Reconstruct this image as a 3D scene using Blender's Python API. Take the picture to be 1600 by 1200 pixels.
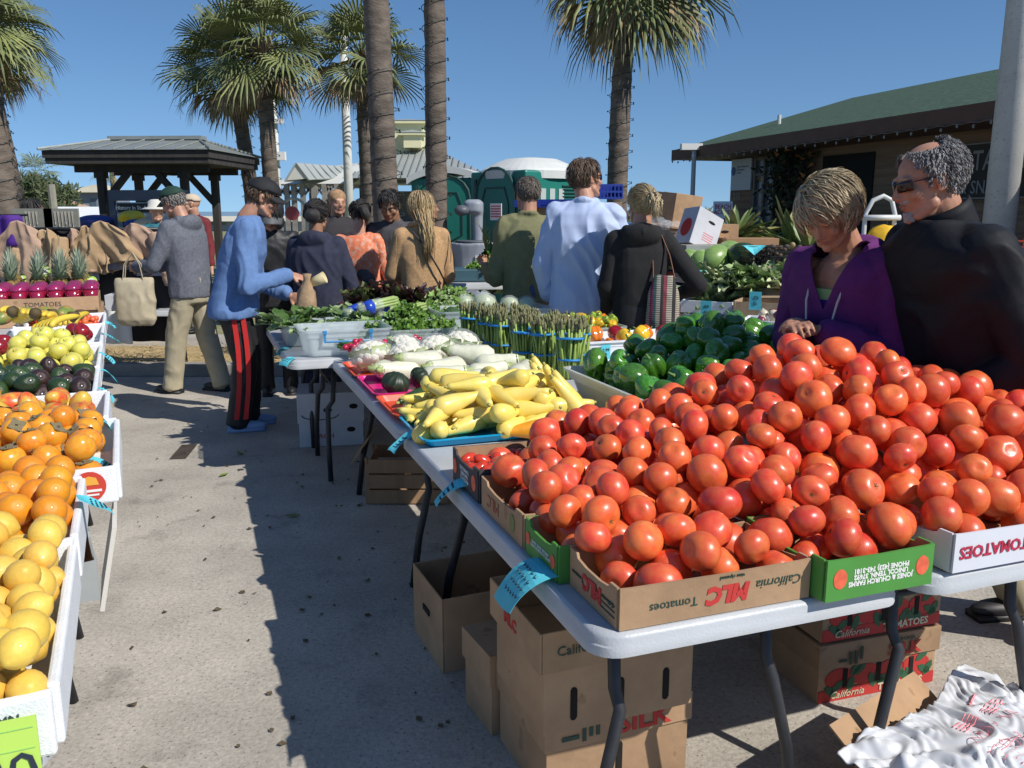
import bpy, bmesh, math, random
import numpy as np
from mathutils import Vector, Matrix, Euler, noise, Quaternion
R=math.radians; PI=math.pi
sc=bpy.context.scene
for o in list(bpy.data.objects): bpy.data.objects.remove(o)
# ------------------------------------------------------------ camera, sky, sun
CH,CF,CHY=1.55,1350.0,330.0
CP=math.atan((600-CHY)/CF)
cam=bpy.data.cameras.new('camera'); camo=bpy.data.objects.new('camera',cam); sc.collection.objects.link(camo)
camo.location=(0,0,CH); camo.rotation_euler=(PI/2-CP,0,0)
cam.sensor_width=36; cam.lens=36*CF/1600; cam.clip_start=.05; cam.clip_end=6000
sc.camera=camo
SAZ,SEL=R(124),R(42)
SV=Vector((math.sin(SAZ)*math.cos(SEL),math.cos(SAZ)*math.cos(SEL),math.sin(SEL)))
w=bpy.data.worlds.new('World'); sc.world=w; w.use_nodes=True
nt=w.node_tree; bg=nt.nodes['Background']; sk=nt.nodes.new('ShaderNodeTexSky'); sk.sky_type='NISHITA'
sk.sun_disc=False; sk.sun_elevation=SEL; sk.sun_rotation=SAZ; sk.air_density=1.0; sk.dust_density=.0; sk.ozone_density=4.0; sk.altitude=0
_tc=nt.nodes.new('ShaderNodeTexCoord'); _mp=nt.nodes.new('ShaderNodeMapping'); _mp.inputs['Location'].default_value=(0,0,.12)
nt.links.new(_tc.outputs['Generated'],_mp.inputs[0]); nt.links.new(_mp.outputs[0],sk.inputs[0])
_hs=nt.nodes.new('ShaderNodeHueSaturation'); _hs.inputs['Saturation'].default_value=1.12; _hs.inputs['Value'].default_value=1.12
nt.links.new(sk.outputs[0],_hs.inputs['Color']); nt.links.new(_hs.outputs[0],bg.inputs[0]); bg.inputs[1].default_value=.105
sun=bpy.data.lights.new('sun','SUN'); sun.energy=4.8; sun.angle=R(.5); sun.color=(1,.95,.87)
so=bpy.data.objects.new('sun',sun); so.rotation_euler=SV.to_track_quat('Z','Y').to_euler(); sc.collection.objects.link(so)
sc.view_settings.view_transform='Standard'; sc.view_settings.look='None'; sc.view_settings.exposure=0; sc.view_settings.gamma=1
# ------------------------------------------------------------ pixel -> point on a real plane
def ray(x,y):
    dx=(x-800)/CF; dy=(600-y)/CF
    return Vector((dx,math.cos(CP)+dy*math.sin(CP),-math.sin(CP)+dy*math.cos(CP)))
def G(x,y,z=0):
    r=ray(x,y); t=(z-CH)/r.z; return Vector((r.x*t,r.y*t,z))
def at(x,y,Y):
    r=ray(x,y); t=Y/r.y; return Vector((r.x*t,Y,CH+r.z*t))
# ------------------------------------------------------------ materials
MC={}
def M(name,col=(.5,.5,.5),rough=.6,var=.0,scale=12,bump=0,bscale=None,spec=.5,rnd=0,hue=0,metal=0,alpha=1,trans=0,col2=None,mixlo=.35,mixhi=.65,stretch=(1,1,1),sss=0,coat=0,sheen=0,em=0,wave=None,speck=None,fold=None):
    if name in MC: return MC[name]
    m=bpy.data.materials.new(name); m.use_nodes=True; MC[name]=m
    t=m.node_tree; N=t.nodes; L=t.links; b=N['Principled BSDF']
    b.inputs['Roughness'].default_value=rough; b.inputs['Metallic'].default_value=metal
    b.inputs['Specular IOR Level'].default_value=spec; b.inputs['Alpha'].default_value=alpha
    b.inputs['Transmission Weight'].default_value=trans
    if sss: b.inputs['Subsurface Weight'].default_value=sss; b.inputs['Subsurface Radius'].default_value=(.02,.008,.004); b.inputs['Subsurface Scale'].default_value=.6
    if coat: b.inputs['Coat Weight'].default_value=coat; b.inputs['Coat Roughness'].default_value=.12
    if sheen: b.inputs['Sheen Weight'].default_value=sheen
    tc=N.new('ShaderNodeTexCoord'); mp=N.new('ShaderNodeMapping'); mp.inputs['Scale'].default_value=stretch
    L.new(tc.outputs['Object'],mp.inputs[0]); V=mp.outputs[0]
    if rnd or hue:
        oi=N.new('ShaderNodeObjectInfo'); ad=N.new('ShaderNodeVectorMath'); ad.operation='ADD'
        sca=N.new('ShaderNodeVectorMath'); sca.operation='SCALE'; sca.inputs[0].default_value=(17,31,7); L.new(oi.outputs['Random'],sca.inputs['Scale'])
        L.new(V,ad.inputs[0]); L.new(sca.outputs[0],ad.inputs[1]); V=ad.outputs[0]
    c2=col2 if col2 else tuple(min(1,c*(1-var)) for c in col)
    c1=col if col2 else tuple(min(1,c*(1+var*.6)) for c in col)
    src=None
    if var or col2:
        n=N.new('ShaderNodeTexNoise'); n.inputs['Scale'].default_value=scale; n.inputs['Detail'].default_value=5; n.inputs['Roughness'].default_value=.6; L.new(V,n.inputs['Vector'])
        rp=N.new('ShaderNodeValToRGB'); rp.color_ramp.elements[0].position=mixlo; rp.color_ramp.elements[1].position=mixhi
        rp.color_ramp.elements[0].color=(*c2,1); rp.color_ramp.elements[1].color=(*c1,1); L.new(n.outputs[0],rp.inputs[0]); src=rp.outputs[0]
    if wave:
        wsc,wc,axis,thr=wave
        wn=N.new('ShaderNodeTexWave'); wn.inputs['Scale'].default_value=wsc; wn.bands_direction=axis; wn.inputs['Distortion'].default_value=.4; L.new(V,wn.inputs['Vector'])
        wr=N.new('ShaderNodeValToRGB'); wr.color_ramp.elements[0].position=thr; wr.color_ramp.elements[1].position=min(1,thr+.08); L.new(wn.outputs['Fac'],wr.inputs[0])
        mx=N.new('ShaderNodeMix'); mx.data_type='RGBA'; L.new(wr.outputs[0],mx.inputs[0])
        if src: L.new(src,mx.inputs[6])
        else: mx.inputs[6].default_value=(*col,1)
        mx.inputs[7].default_value=(*wc,1); src=mx.outputs[2]
    if speck:
        ssc,sc_,thr=speck
        vo=N.new('ShaderNodeTexNoise'); vo.inputs['Scale'].default_value=ssc; vo.inputs['Detail'].default_value=2; L.new(V,vo.inputs['Vector'])
        vr=N.new('ShaderNodeValToRGB'); vr.color_ramp.elements[0].position=thr; vr.color_ramp.elements[1].position=thr+.05; L.new(vo.outputs[0],vr.inputs[0])
        mx=N.new('ShaderNodeMix'); mx.data_type='RGBA'; L.new(vr.outputs[0],mx.inputs[0])
        if src: L.new(src,mx.inputs[6])
        else: mx.inputs[6].default_value=(*col,1)
        mx.inputs[7].default_value=(*sc_,1); src=mx.outputs[2]
    if rnd or hue:
        hs=N.new('ShaderNodeHueSaturation')
        if src: L.new(src,hs.inputs['Color'])
        else: hs.inputs['Color'].default_value=(*col,1)
        mr=N.new('ShaderNodeMapRange'); mr.inputs[3].default_value=1-rnd; mr.inputs[4].default_value=1+rnd; L.new(oi.outputs['Random'],mr.inputs[0]); L.new(mr.outputs[0],hs.inputs['Value'])
        fr=N.new('ShaderNodeMath'); fr.operation='MULTIPLY'; fr.inputs[1].default_value=7.31; L.new(oi.outputs['Random'],fr.inputs[0])
        f2=N.new('ShaderNodeMath'); f2.operation='FRACT'; L.new(fr.outputs[0],f2.inputs[0])
        mh=N.new('ShaderNodeMapRange'); mh.inputs[3].default_value=.5-hue; mh.inputs[4].default_value=.5+hue; L.new(f2.outputs[0],mh.inputs[0]); L.new(mh.outputs[0],hs.inputs['Hue'])
        src=hs.outputs[0]
    if src: L.new(src,b.inputs['Base Color'])
    else: b.inputs['Base Color'].default_value=(*col,1)
    if em: b.inputs['Emission Color'].default_value=(*col,1); b.inputs['Emission Strength'].default_value=em
    if fold:
        fs_,fst,fstr=fold; fm=N.new('ShaderNodeMapping'); fm.inputs['Scale'].default_value=fst; fm.inputs['Rotation'].default_value=(.3,.25,.2); L.new(tc.outputs['Object'],fm.inputs[0])
        fn=N.new('ShaderNodeTexNoise'); fn.noise_type='RIDGED_MULTIFRACTAL'; fn.inputs['Scale'].default_value=fs_; fn.inputs['Detail'].default_value=2.5; fn.inputs['Roughness'].default_value=.45; fn.inputs['Distortion'].default_value=.5; L.new(fm.outputs[0],fn.inputs['Vector'])
        fb=N.new('ShaderNodeBump'); fb.inputs['Strength'].default_value=fstr; fb.inputs['Distance'].default_value=.02; L.new(fn.outputs[0],fb.inputs['Height']); L.new(fb.outputs[0],b.inputs['Normal'])
    if bump:
        n=N.new('ShaderNodeTexNoise'); n.inputs['Scale'].default_value=bscale or scale*3; n.inputs['Detail'].default_value=5; L.new(V,n.inputs['Vector'])
        bp=N.new('ShaderNodeBump'); bp.inputs['Strength'].default_value=bump; bp.inputs['Distance'].default_value=.01; L.new(n.outputs[0],bp.inputs['Height']); L.new(bp.outputs[0],b.inputs['Normal'])
        if fold: L.new(fb.outputs[0],bp.inputs['Normal'])
    return m
# ------------------------------------------------------------ mesh builder
col=sc.collection
class MB:
    def __init__(s): s.v=[]; s.f=[]; s.m=[]
    def add(s,vs,fs,mi=0):
        o=len(s.v); s.v+= [tuple(v) for v in vs]; s.f+=[tuple(i+o for i in f) for f in fs]; s.m+=[mi]*len(fs)
    def box(s,c,d,rot=0,mi=0,tilt=None):
        hx,hy,hz=d[0]/2,d[1]/2,d[2]/2
        mat=Matrix.Rotation(rot,3,'Z')
        if tilt: mat=mat@Euler(tilt).to_matrix()
        vs=[Vector(c)+mat@Vector((x*hx,y*hy,z*hz)) for x in(-1,1) for y in(-1,1) for z in(-1,1)]
        s.add(vs,[(0,1,3,2),(4,6,7,5),(0,4,5,1),(2,3,7,6),(0,2,6,4),(1,5,7,3)],mi)
    def tube(s,pts,rad,n=8,mi=0,cap=True,flat=1):
        pts=[Vector(p) for p in pts]; rad=rad if isinstance(rad,(list,tuple)) else [rad]*len(pts)
        up=Vector((0,0,1)); vs=[]; fs=[]
        prev=None
        for i,p in enumerate(pts):
            t=(pts[min(i+1,len(pts)-1)]-pts[max(i-1,0)])
            if t.length<1e-9: t=Vector((0,0,1))
            t.normalize()
            if prev is None:
                a=t.cross(up) if abs(t.z)<.9 else t.cross(Vector((1,0,0)))
            else: a=prev-t*prev.dot(t)
            if a.length<1e-6: a=t.orthogonal()
            a.normalize(); prev=a; b=t.cross(a)
            for k in range(n):
                an=2*PI*k/n; vs.append(p+(a*math.cos(an)+b*math.sin(an)*flat)*rad[i])
        for i in range(len(pts)-1):
            for k in range(n): fs.append((i*n+k,i*n+(k+1)%n,(i+1)*n+(k+1)%n,(i+1)*n+k))
        if cap: fs.append(tuple(range(n-1,-1,-1))); fs.append(tuple((len(pts)-1)*n+k for k in range(n)))
        s.add(vs,fs,mi)
    def lathe(s,prof,c=(0,0,0),n=16,mi=0,fun=None,mat=None):
        vs=[];fs=[]
        for i,(r,z) in enumerate(prof):
            for k in range(n):
                a=2*PI*k/n; rr=r*(fun(a,z) if fun else 1); p=Vector((rr*math.cos(a),rr*math.sin(a),z))
                if mat is not None: p=mat@p
                vs.append(p+Vector(c))
        for i in range(len(prof)-1):
            for k in range(n): fs.append((i*n+k,i*n+(k+1)%n,(i+1)*n+(k+1)%n,(i+1)*n+k))
        fs.append(tuple(range(n-1,-1,-1))); fs.append(tuple((len(prof)-1)*n+k for k in range(n)))
        s.add(vs,fs,mi)
    def ell(s,c,r,n=10,m=7,mat=None,mi=0):
        prof=[(max(1e-4,math.sin(PI*i/m)),-math.cos(PI*i/m)) for i in range(m+1)]
        S=Matrix.Diagonal(Vector(r))
        mm=(mat@S) if mat is not None else S
        s.lathe(prof,c,n,mi,mat=mm)
    def grid(s,fun,nu,nv,mi=0):
        vs=[fun(i/nu,j/nv) for j in range(nv+1) for i in range(nu+1)]
        s.add(vs,[(j*(nu+1)+i,j*(nu+1)+i+1,(j+1)*(nu+1)+i+1,(j+1)*(nu+1)+i) for j in range(nv) for i in range(nu)],mi)
    def quad(s,a,b,c,d,mi=0): s.add([a,b,c,d],[(0,1,2,3)],mi)
    def mesh(s,name,mats,smooth=False):
        me=bpy.data.meshes.new(name); me.from_pydata([tuple(v) for v in s.v],[],s.f)
        mats=mats if isinstance(mats,(list,tuple)) else [mats]
        for m in mats: me.materials.append(m)
        if len(mats)>1: me.polygons.foreach_set('material_index',s.m)
        if smooth: me.polygons.foreach_set('use_smooth',[True]*len(me.polygons))
        me.update(); return me
    def build(s,name,mats,parent=None,smooth=False,loc=None,bevel=0):
        return mkobj(name,s.mesh(name,mats,smooth),parent,loc,bevel=bevel)
def mkobj(name,me,parent=None,loc=None,rot=None,bevel=0):
    o=bpy.data.objects.new(name,me); col.objects.link(o)
    if parent: o.parent=parent
    if loc is not None: o.location=loc
    if rot is not None: o.rotation_euler=rot
    if bevel:
        b=o.modifiers.new('bevel','BEVEL'); b.width=bevel; b.segments=2; b.limit_method='ANGLE'
    return o
def tag(o,label=None,cat=None,group=None,kind=None):
    if label: o['label']=label
    if cat: o['category']=cat
    if group: o['group']=group
    if kind: o['kind']=kind
    return o
def thing(name,label,cat,loc=(0,0,0),rz=0,group=None):
    o=bpy.data.objects.new(name,None); col.objects.link(o); o.location=loc; o.rotation_euler=(0,0,rz); o.empty_display_size=.1
    return tag(o,label,cat,group)
def copy_tree(o,parent=None):
    c=o.copy(); col.objects.link(c)
    if parent: c.parent=parent
    for ch in list(o.children): copy_tree(ch,c)
    return c
def solid(o,t,off=0):
    m=o.modifiers.new('solid','SOLIDIFY'); m.thickness=t; m.offset=off; return o
FONTC={}
def text(parent,s,size,loc,rot,mat,name='lettering',align='CENTER',ext=.0006,sx=1,shear=0,bold=0):
    cu=bpy.data.curves.new('t','FONT'); cu.body=s; cu.size=size; cu.align_x=align; cu.align_y='CENTER'; cu.extrude=ext; cu.resolution_u=2; cu.shear=shear; cu.offset=bold
    cu.space_line=.9
    t=bpy.data.objects.new('t',cu); col.objects.link(t)
    dg=bpy.context.evaluated_depsgraph_get(); me=bpy.data.meshes.new_from_object(t.evaluated_get(dg))
    bpy.data.objects.remove(t); me.materials.clear(); me.materials.append(mat)
    if sx!=1: me.transform(Matrix.Diagonal((sx,1,1,1)))
    o=mkobj(name,me,parent,loc,rot); return o
rng=random.Random(5)
# stall frame: x = across the table, y = along the aisle
SO=Vector((.17,1.53,0)); SA=R(20); SM=Matrix.Rotation(SA,3,'Z')
def S(v,u,z=0): return SO+SM@Vector((v,u,0))+Vector((0,0,z))
LO=Vector((-.70,1.20,0)); LA=R(24); LM=Matrix.Rotation(LA,3,'Z')
def LP(v,u,z=0): return LO+LM@Vector((v,u,0))+Vector((0,0,z-.05 if z>.3 else z))
def LL(v,u,z=0): return LP(v,u*1.15,z)
def toS(p):
    q=SM.transposed()@(Vector((p[0],p[1],0))-SO); return q.x,q.y
# ------------------------------------------------------------ common materials
white=M('white_plastic',(.72,.73,.74),.45,.06,6,bump=.05)
tabtop=M('table_plastic',(.47,.49,.51),.42,.08,5,bump=.12,bscale=160,speck=(9,(.50,.50,.48),.66))
steel=M('dark_steel',(.035,.036,.04),.45,.2,20,metal=.2)
foam=M('foam',(.80,.83,.86),.7,.05,30,bump=.25,bscale=220)
card=M('cardboard',(.42,.265,.15),.85,.22,3.5,bump=.25,bscale=30,rnd=.12,speck=(14,(.30,.185,.10),.68))
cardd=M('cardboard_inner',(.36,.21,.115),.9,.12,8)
cardk=M('dark_print',(.03,.035,.03),.7)
redp=M('red_print',(.50,.035,.03),.7)
greenp=M('green_print',(.07,.27,.045),.6,.08,6)
gtext=M('green_black_print',(.03,.07,.05),.7)
whitep=M('white_print',(.75,.75,.72),.7)
cyanp=M('cyan_paper',(.10,.55,.65),.7,.08,14,bump=.1)
ink=M('ink',(.02,.03,.05),.7)
# ============================================================ ground
def ground():
    m=M('asphalt',(.46,.42,.36),.92,.16,2.2,bump=.35,bscale=70,speck=(90,(.21,.19,.17),.63))
    t=m.node_tree; b=t.nodes['Principled BSDF']
    # fine aggregate + wide tonal drift
    N=t.nodes; L=t.links; src=b.inputs['Base Color'].links[0].from_socket
    tc=N.new('ShaderNodeTexCoord')
    n1=N.new('ShaderNodeTexNoise'); n1.inputs['Scale'].default_value=55; n1.inputs['Detail'].default_value=6; n1.inputs['Roughness'].default_value=.75; L.new(tc.outputs['Object'],n1.inputs[0])
    n2=N.new('ShaderNodeTexNoise'); n2.inputs['Scale'].default_value=.9; n2.inputs['Detail'].default_value=3; L.new(tc.outputs['Object'],n2.inputs[0])
    mr=N.new('ShaderNodeMapRange'); mr.inputs[1].default_value=.3; mr.inputs[2].default_value=.7; mr.inputs[3].default_value=.72; mr.inputs[4].default_value=1.22; L.new(n1.outputs[0],mr.inputs[0])
    mr2=N.new('ShaderNodeMapRange'); mr2.inputs[1].default_value=.3; mr2.inputs[2].default_value=.7; mr2.inputs[3].default_value=.84; mr2.inputs[4].default_value=1.1; L.new(n2.outputs[0],mr2.inputs[0])
    mu=N.new('ShaderNodeMath'); mu.operation='MULTIPLY'; L.new(mr.outputs[0],mu.inputs[0]); L.new(mr2.outputs[0],mu.inputs[1])
    n3=N.new('ShaderNodeTexNoise'); n3.inputs['Scale'].default_value=3.2; n3.inputs['Detail'].default_value=6; n3.inputs['Roughness'].default_value=.7; L.new(tc.outputs['Object'],n3.inputs[0])
    m3=N.new('ShaderNodeMapRange'); m3.inputs[1].default_value=.56; m3.inputs[2].default_value=.68; m3.inputs[3].default_value=1.0; m3.inputs[4].default_value=.72; L.new(n3.outputs[0],m3.inputs[0])
    mu2=N.new('ShaderNodeMath'); mu2.operation='MULTIPLY'; L.new(mu.outputs[0],mu2.inputs[0]); L.new(m3.outputs[0],mu2.inputs[1]); mu=mu2
    hs=N.new('ShaderNodeHueSaturation'); L.new(src,hs.inputs['Color']); L.new(mu.outputs[0],hs.inputs['Value']); L.new(hs.outputs[0],b.inputs['Base Color'])
    mb=MB(); mb.quad((-60,-6,0),(60,-6,0),(60,11,0),(-60,11,0)); tag(mb.build('pavement',m),kind='structure')
    g=M('sandy_grass',(.30,.28,.13),.95,0,3,bump=.4,bscale=60,col2=(.12,.15,.05),speck=(25,(.42,.37,.26),.56))
    mb=MB(); mb.quad((-3000,-3000,-.02),(3000,-3000,-.02),(3000,95,-.02),(-3000,95,-.02)); tag(mb.build('ground',g),kind='structure')
    sea=M('sea_water',(.22,.33,.42),.5,.2,.05,bump=.3,bscale=.6)
    mb=MB(); mb.quad((-5000,95,-1.2),(5000,95,-1.2),(5000,5500,-1.2),(-5000,5500,-1.2)); tag(mb.build('sea',sea),kind='structure')
    # kerb and bed of straw beyond the paving
    k=M('kerb_concrete',(.30,.28,.25),.9,.2,6,bump=.3)
    mb=MB(); mb.box((-4.2,8.18,.06),(7.5,.15,.12)); tag(mb.build('kerb',k,bevel=.01),kind='structure')
    # straw
    st=M('straw',(.52,.39,.19),.9,.3,30,rnd=0); mb=MB()
    for i in range(5200):
        x=rng.uniform(-6.5,-.9); y=8.3+rng.random()**1.3*1.6; a=rng.uniform(0,PI); l=rng.uniform(.05,.14); z=rng.uniform(.005,.07)
        d=Vector((math.cos(a),math.sin(a),rng.uniform(-.25,.25)))*l; n=Vector((-math.sin(a),math.cos(a),0))*.0035
        p=Vector((x,y,z+.02)); mb.quad(p-n,p+n,p+d+n,p+d-n)
    mb.quad((-6.6,8.26,.02),(-.8,8.26,.02),(-.8,9.9,.02),(-6.6,9.9,.02))
    tag(mb.build('straw',st),'loose dry yellow straw spread behind the paving kerb','straw',kind='stuff')
    # leaf litter on the pavement
    lf=M('dry_leaf',(.10,.075,.04),.9,.3,10); mb=MB()
    for i in range(230):
        y=rng.uniform(1.3,8); x=rng.uniform(-1,.1)*y*.42-.2; r_=rng.uniform(.004,.014); a=rng.uniform(0,6)
        pts=[Vector((x+r_*math.cos(a+k*1.26)*(1.9 if k%5 in(0,) else .8),y+r_*math.sin(a+k*1.26),.006+.005*(k%2))) for k in range(5)]
        mb.add(pts,[(0,1,2,3,4)])
    tag(mb.build('leaf_litter',lf),'dark crumbs and small leaves scattered on the paving','litter',kind='stuff')
    gl=M('green_leaf_fallen',(.16,.22,.03),.6)
    for p in [(458,806),(375,708),(350,742)]:
        c=G(*p,.008); mb=MB(); a=rng.uniform(0,6)
        mb.grid(lambda u,v:Vector((c.x+math.cos(a)*(u-.5)*.07-math.sin(a)*(v-.5)*.035*math.sin(PI*u),c.y+math.sin(a)*(u-.5)*.07+math.cos(a)*(v-.5)*.035*math.sin(PI*u),.008+.01*abs(v-.5))),6,2)
        tag(mb.build('fallen_leaf',gl),'small green leaf lying flat on the sunlit paving','leaf','leaves on the paving')
    mb=MB(); c=G(287,705,.006); 
    st=M('dark_brown_patch',(.06,.045,.035),.8,.3,8)  # dark brown, mottled colour of the small flat patch on the paving
    mb.box((c.x,c.y,.004),(.10,.34,.004),R(8)); tag(mb.build('pavement_patch',st),kind='structure')
ground()
# dune / shrubs line far
def shrub_mass(name,label,x0,x1,Y,z0,h,n,mat,seed,leaf=.25,depth=3,kind=None):
    r=random.Random(seed); mb=MB()
    for i in range(n):
        x=r.uniform(x0,x1); prof=.6+.4*noise.noise(Vector((x*.35,seed,0)))+.25*noise.noise(Vector((x*1.4,seed,4)))
        y=Y+r.uniform(-depth,depth)*.5; z=z0+r.random()**.6*h*prof
        d=Vector((r.gauss(0,1),r.gauss(0,1),r.gauss(.6,.7))).normalized()*leaf*r.uniform(.5,1.2); n_=d.orthogonal().normalized()*leaf*.16
        p=Vector((x,y,z)); mb.add([p-n_,p+n_,p+d],[(0,1,2)])
    o=mb.build(name,mat); 
    return tag(o,label,'bushes',kind=kind or 'stuff')
bushm=M('dune_bush',(.075,.095,.035),.8,0,1.5,col2=(.16,.15,.07)); bush2=M('dark_bush',(.04,.065,.025),.8,0,1.5,col2=(.09,.11,.045))
shrub_mass('dune_shrubs','low green and tan dune shrubs beyond the cardboard boxes',2.5,9.5,24,.6,1.5,5000,bushm,3,leaf=.22)
shrub_mass('dark_shrubs','dark green bushes far behind the white tent',-37,-26,52,.5,4.6,9000,bush2,7,leaf=.42)
shrub_mass('dune_shrubs','pale sea oats and low scrub along the beach beside the pavilion',-14,2.2,60,-.6,1.5,3000,bushm,9,leaf=.3)
# ============================================================ palms
pgreen=M('palm_green',(.17,.20,.075),.55,.4,1.5,rnd=0); pdry=M('palm_dry',(.40,.29,.16),.8,.35,2); 
pgreen2=M('palm_green_yellow',(.25,.27,.09),.55,.3,1.5)
ptrunk=M('palm_trunk',(.155,.125,.10),.95,.4,5,bump=.9,bscale=22,stretch=(1,1,2.5)); pboot=M('palm_boot',(.16,.115,.08),.9,.4,8)
def fan(mb,base,dirv,L,nseg,spread,r,mi,droop=.35,ws=1):
    d=dirv.normalized(); side=d.cross(Vector((0,0,1)))
    if side.length<.1: side=Vector((1,0,0))
    side.normalize(); nrm=side.cross(d).normalized()
    tw=r.uniform(-.5,.5); side=(side*math.cos(tw)+nrm*math.sin(tw)); nrm=side.cross(d).normalized()
    for k in range(nseg):
        f=(k+.5)/nseg*2-1; a=f*spread; l=L*(1-.25*abs(f))*r.uniform(.85,1.1)
        dd=(d*math.cos(a)+side*math.sin(a)+nrm*(.18*abs(f))).normalized()
        wv=dd.cross(nrm).normalized()*L*.027*ws
        p0=base; p1=base+dd*l*.5+Vector((0,0,-droop*l*.06)); p2=base+dd*l*.82+Vector((0,0,-droop*l*.22)); p3=base+dd*l*.98+Vector((0,0,-droop*l*(.5+.25*r.random())))
        lift=nrm*L*.014
        m_=mi if not isinstance(mi,list) else (mi[1] if r.random()<.12 else mi[0])
        mb.add([p0,p1-wv,p1+lift,p1+wv,p2-wv*.7,p2+lift*.6,p2+wv*.7,p3],[(0,1,2),(0,2,3),(1,4,5,2),(2,5,6,3),(4,7,5),(5,7,6)],m_)
def palm(label,x,y,h,rad,cr,seed,lean=(0,0),group=None,nf=44,boots=True,lights=True,nseg=22,dry=.3,flare=1.0,lastlight=None,name='palm_tree'):
    r=random.Random(seed); t=thing(name,label,'palm tree',(x,y,0),0,group)
    mb=MB(); pts=[];rr=[]; nb=int(h/.12)
    for i in range(nb+1):
        f=i/nb; pts.append((lean[0]*f*f+.02*math.sin(f*5+seed),lean[1]*f*f,f*h)); rr.append(rad*(1.12-.15*f+.25*max(0,.12-f)*4)*(1+.035*(i%2)+.03*r.uniform(-1,1)))
    mb.tube(pts,rr,14); tr=mb.build('trunk',ptrunk,t,True)
    top=Vector(pts[-1])
    if boots:
        b=MB()
        for i in range(46):
            a=i*2.4; z=-r.random()*.85; base=top+Vector((math.cos(a)*rad*.9,math.sin(a)*rad*.9,z)); d=Vector((math.cos(a)*.7,math.sin(a)*.7,1)).normalized()
            s_=Vector((-math.sin(a),math.cos(a),0))*.05; e=base+d*r.uniform(.2,.42)*flare
            b.add([base-s_,base+s_,e+s_*.35,e-s_*.35,base+Vector((0,0,-.1))],[(0,1,2,3),(0,4,1)])
        b.build('leaf_bases',pboot,t)
    b=MB(); dn=MB()
    for i in range(nf):
        f=i/nf; el=R(82-150*f+r.uniform(-10,10)); az=i*2.39996+r.uniform(-.3,.3)
        isd=el<R(-28) or (el<R(22) and r.random()<(.55 if dry>.5 else .16)) 
        pl=cr*r.uniform(.36,.5); d0=Vector((math.cos(az)*math.cos(max(el,R(-55))),math.sin(az)*math.cos(max(el,R(-55))),math.sin(max(el,R(-55)))))
        if el<R(-35): pl*=.7
        p0=top+Vector((0,0,-.15*f)); p1=p0+d0*pl*.6; p2=p1+(d0+Vector((0,0,-.25))).normalized()*pl*.5
        tgt=dn if isd and r.random()<.8 else b
        tgt.tube([p0,p1,p2],[.018,.014,.01],4,0 ,cap=False)
        dd=(d0+Vector((0,0,-.25-.15*(r.random())))).normalized()
        fan(tgt,p2,dd,cr*r.uniform(.52,.66)*(1 if tgt is b else .62),nseg,R(105 if tgt is b else 60),r,[0,1],droop=.5 if tgt is b else 1.0)
    b.build('crown',[pgreen,pgreen2],t)
    if dn.v: dn.build('dead_fronds',[pdry,pgreen],t)
    # stringy flower stalks
    sb=MB()
    for i in range(26 if (boots and seed!=41) else 0):
        az=r.uniform(0,6.28); p=top+Vector((0,0,-.1)); e=p+Vector((math.cos(az),math.sin(az),-.25))*cr*r.uniform(.35,.75)+Vector((0,0,-.3*cr))
        for k in range(9):
            q=e+Vector((r.gauss(0,.08),r.gauss(0,.08),r.uniform(-.35,.1)))*cr*.6; sb.tube([p.lerp(e,.8),e,q],[.005,.004,.003],3,cap=False)
    if sb.v: sb.build('flower_stalks',M('stalk',(.13,.10,.07),.9),t)
    if lights:
        lb=MB(); H=min(h-.4,lastlight or 99); z=.8
        while z<H:
            f=z/h; c=Vector((lean[0]*f*f,lean[1]*f*f,z)); q=[]
            for k in range(13):
                a=k*2*PI/12; q.append(c+Vector((math.cos(a)*rad*1.2,math.sin(a)*rad*1.2,.22*k/12)))
                if k%3==0: bb=q[-1]; lb.ell(bb+Vector((math.cos(a)*.02,math.sin(a)*.02,0)),(.013,.013,.012),5,4)
            lb.tube(q,.006,3,cap=False); z+=.24
        lb.build('string_lights',M('light_string',(.025,.03,.025),.6),t)
    return t
def P(px,Y): return (px-800)/CF*Y/(math.cos(CP)) if False else at(px,330,Y).x
palm('leftmost palm tree with drooping half dead crown and smooth grey trunk',P(8,12),12,4.1,.17,1.15,11,lean=(-.12,0),flare=1)
palm('palm tree just behind the leftmost one, its thin dark trunk wound with lights',P(28,13.5),13.5,4.0,.13,1.1,12,lean=(-.3,0))
palm('left palm of the green pair behind the capped man, slim dark trunk',P(397,20),20,4.65,.15,1.55,13,lean=(-.30,0),nf=50)
palm('right palm of the green pair, full bright crown over rough leaf bases',P(427,19),19,4.9,.155,1.5,14,lean=(-.04,0),flare=1.3,nf=52)
palm('slim palm with round green crown beside the thick foreground trunk',P(582,20),20,4.9,.19,1.45,15,lean=(-.15,0))
palm('thick brown palm trunk rising out of frame, left of the green toilet',P(607,10.5),10.5,6.6,.138,1.5,16,lean=(-.22,0),lastlight=3.2)
palm('tall straight palm trunk wound with light strings before the first green toilet',P(684,11.5),11.5,7.0,.126,1.5,17,lean=(-.05,0))
palm('palm with brown drooping fronds standing alone right of the sunglasses man',P(965,14),14,5.25,.150,1.85,41,lean=(.02,0),dry=.6,nf=58)
palm('tiny distant palm above the red roof at far left',P(63,75),75,4.6,.22,2.3,19,boots=False,lights=False,nseg=12,nf=30)
palm('thin far palm trunk showing behind the gazebo post and sign',P(181,48),48,3.8,.14,1.2,20,boots=False,lights=False,nseg=10,nf=20)
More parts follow.
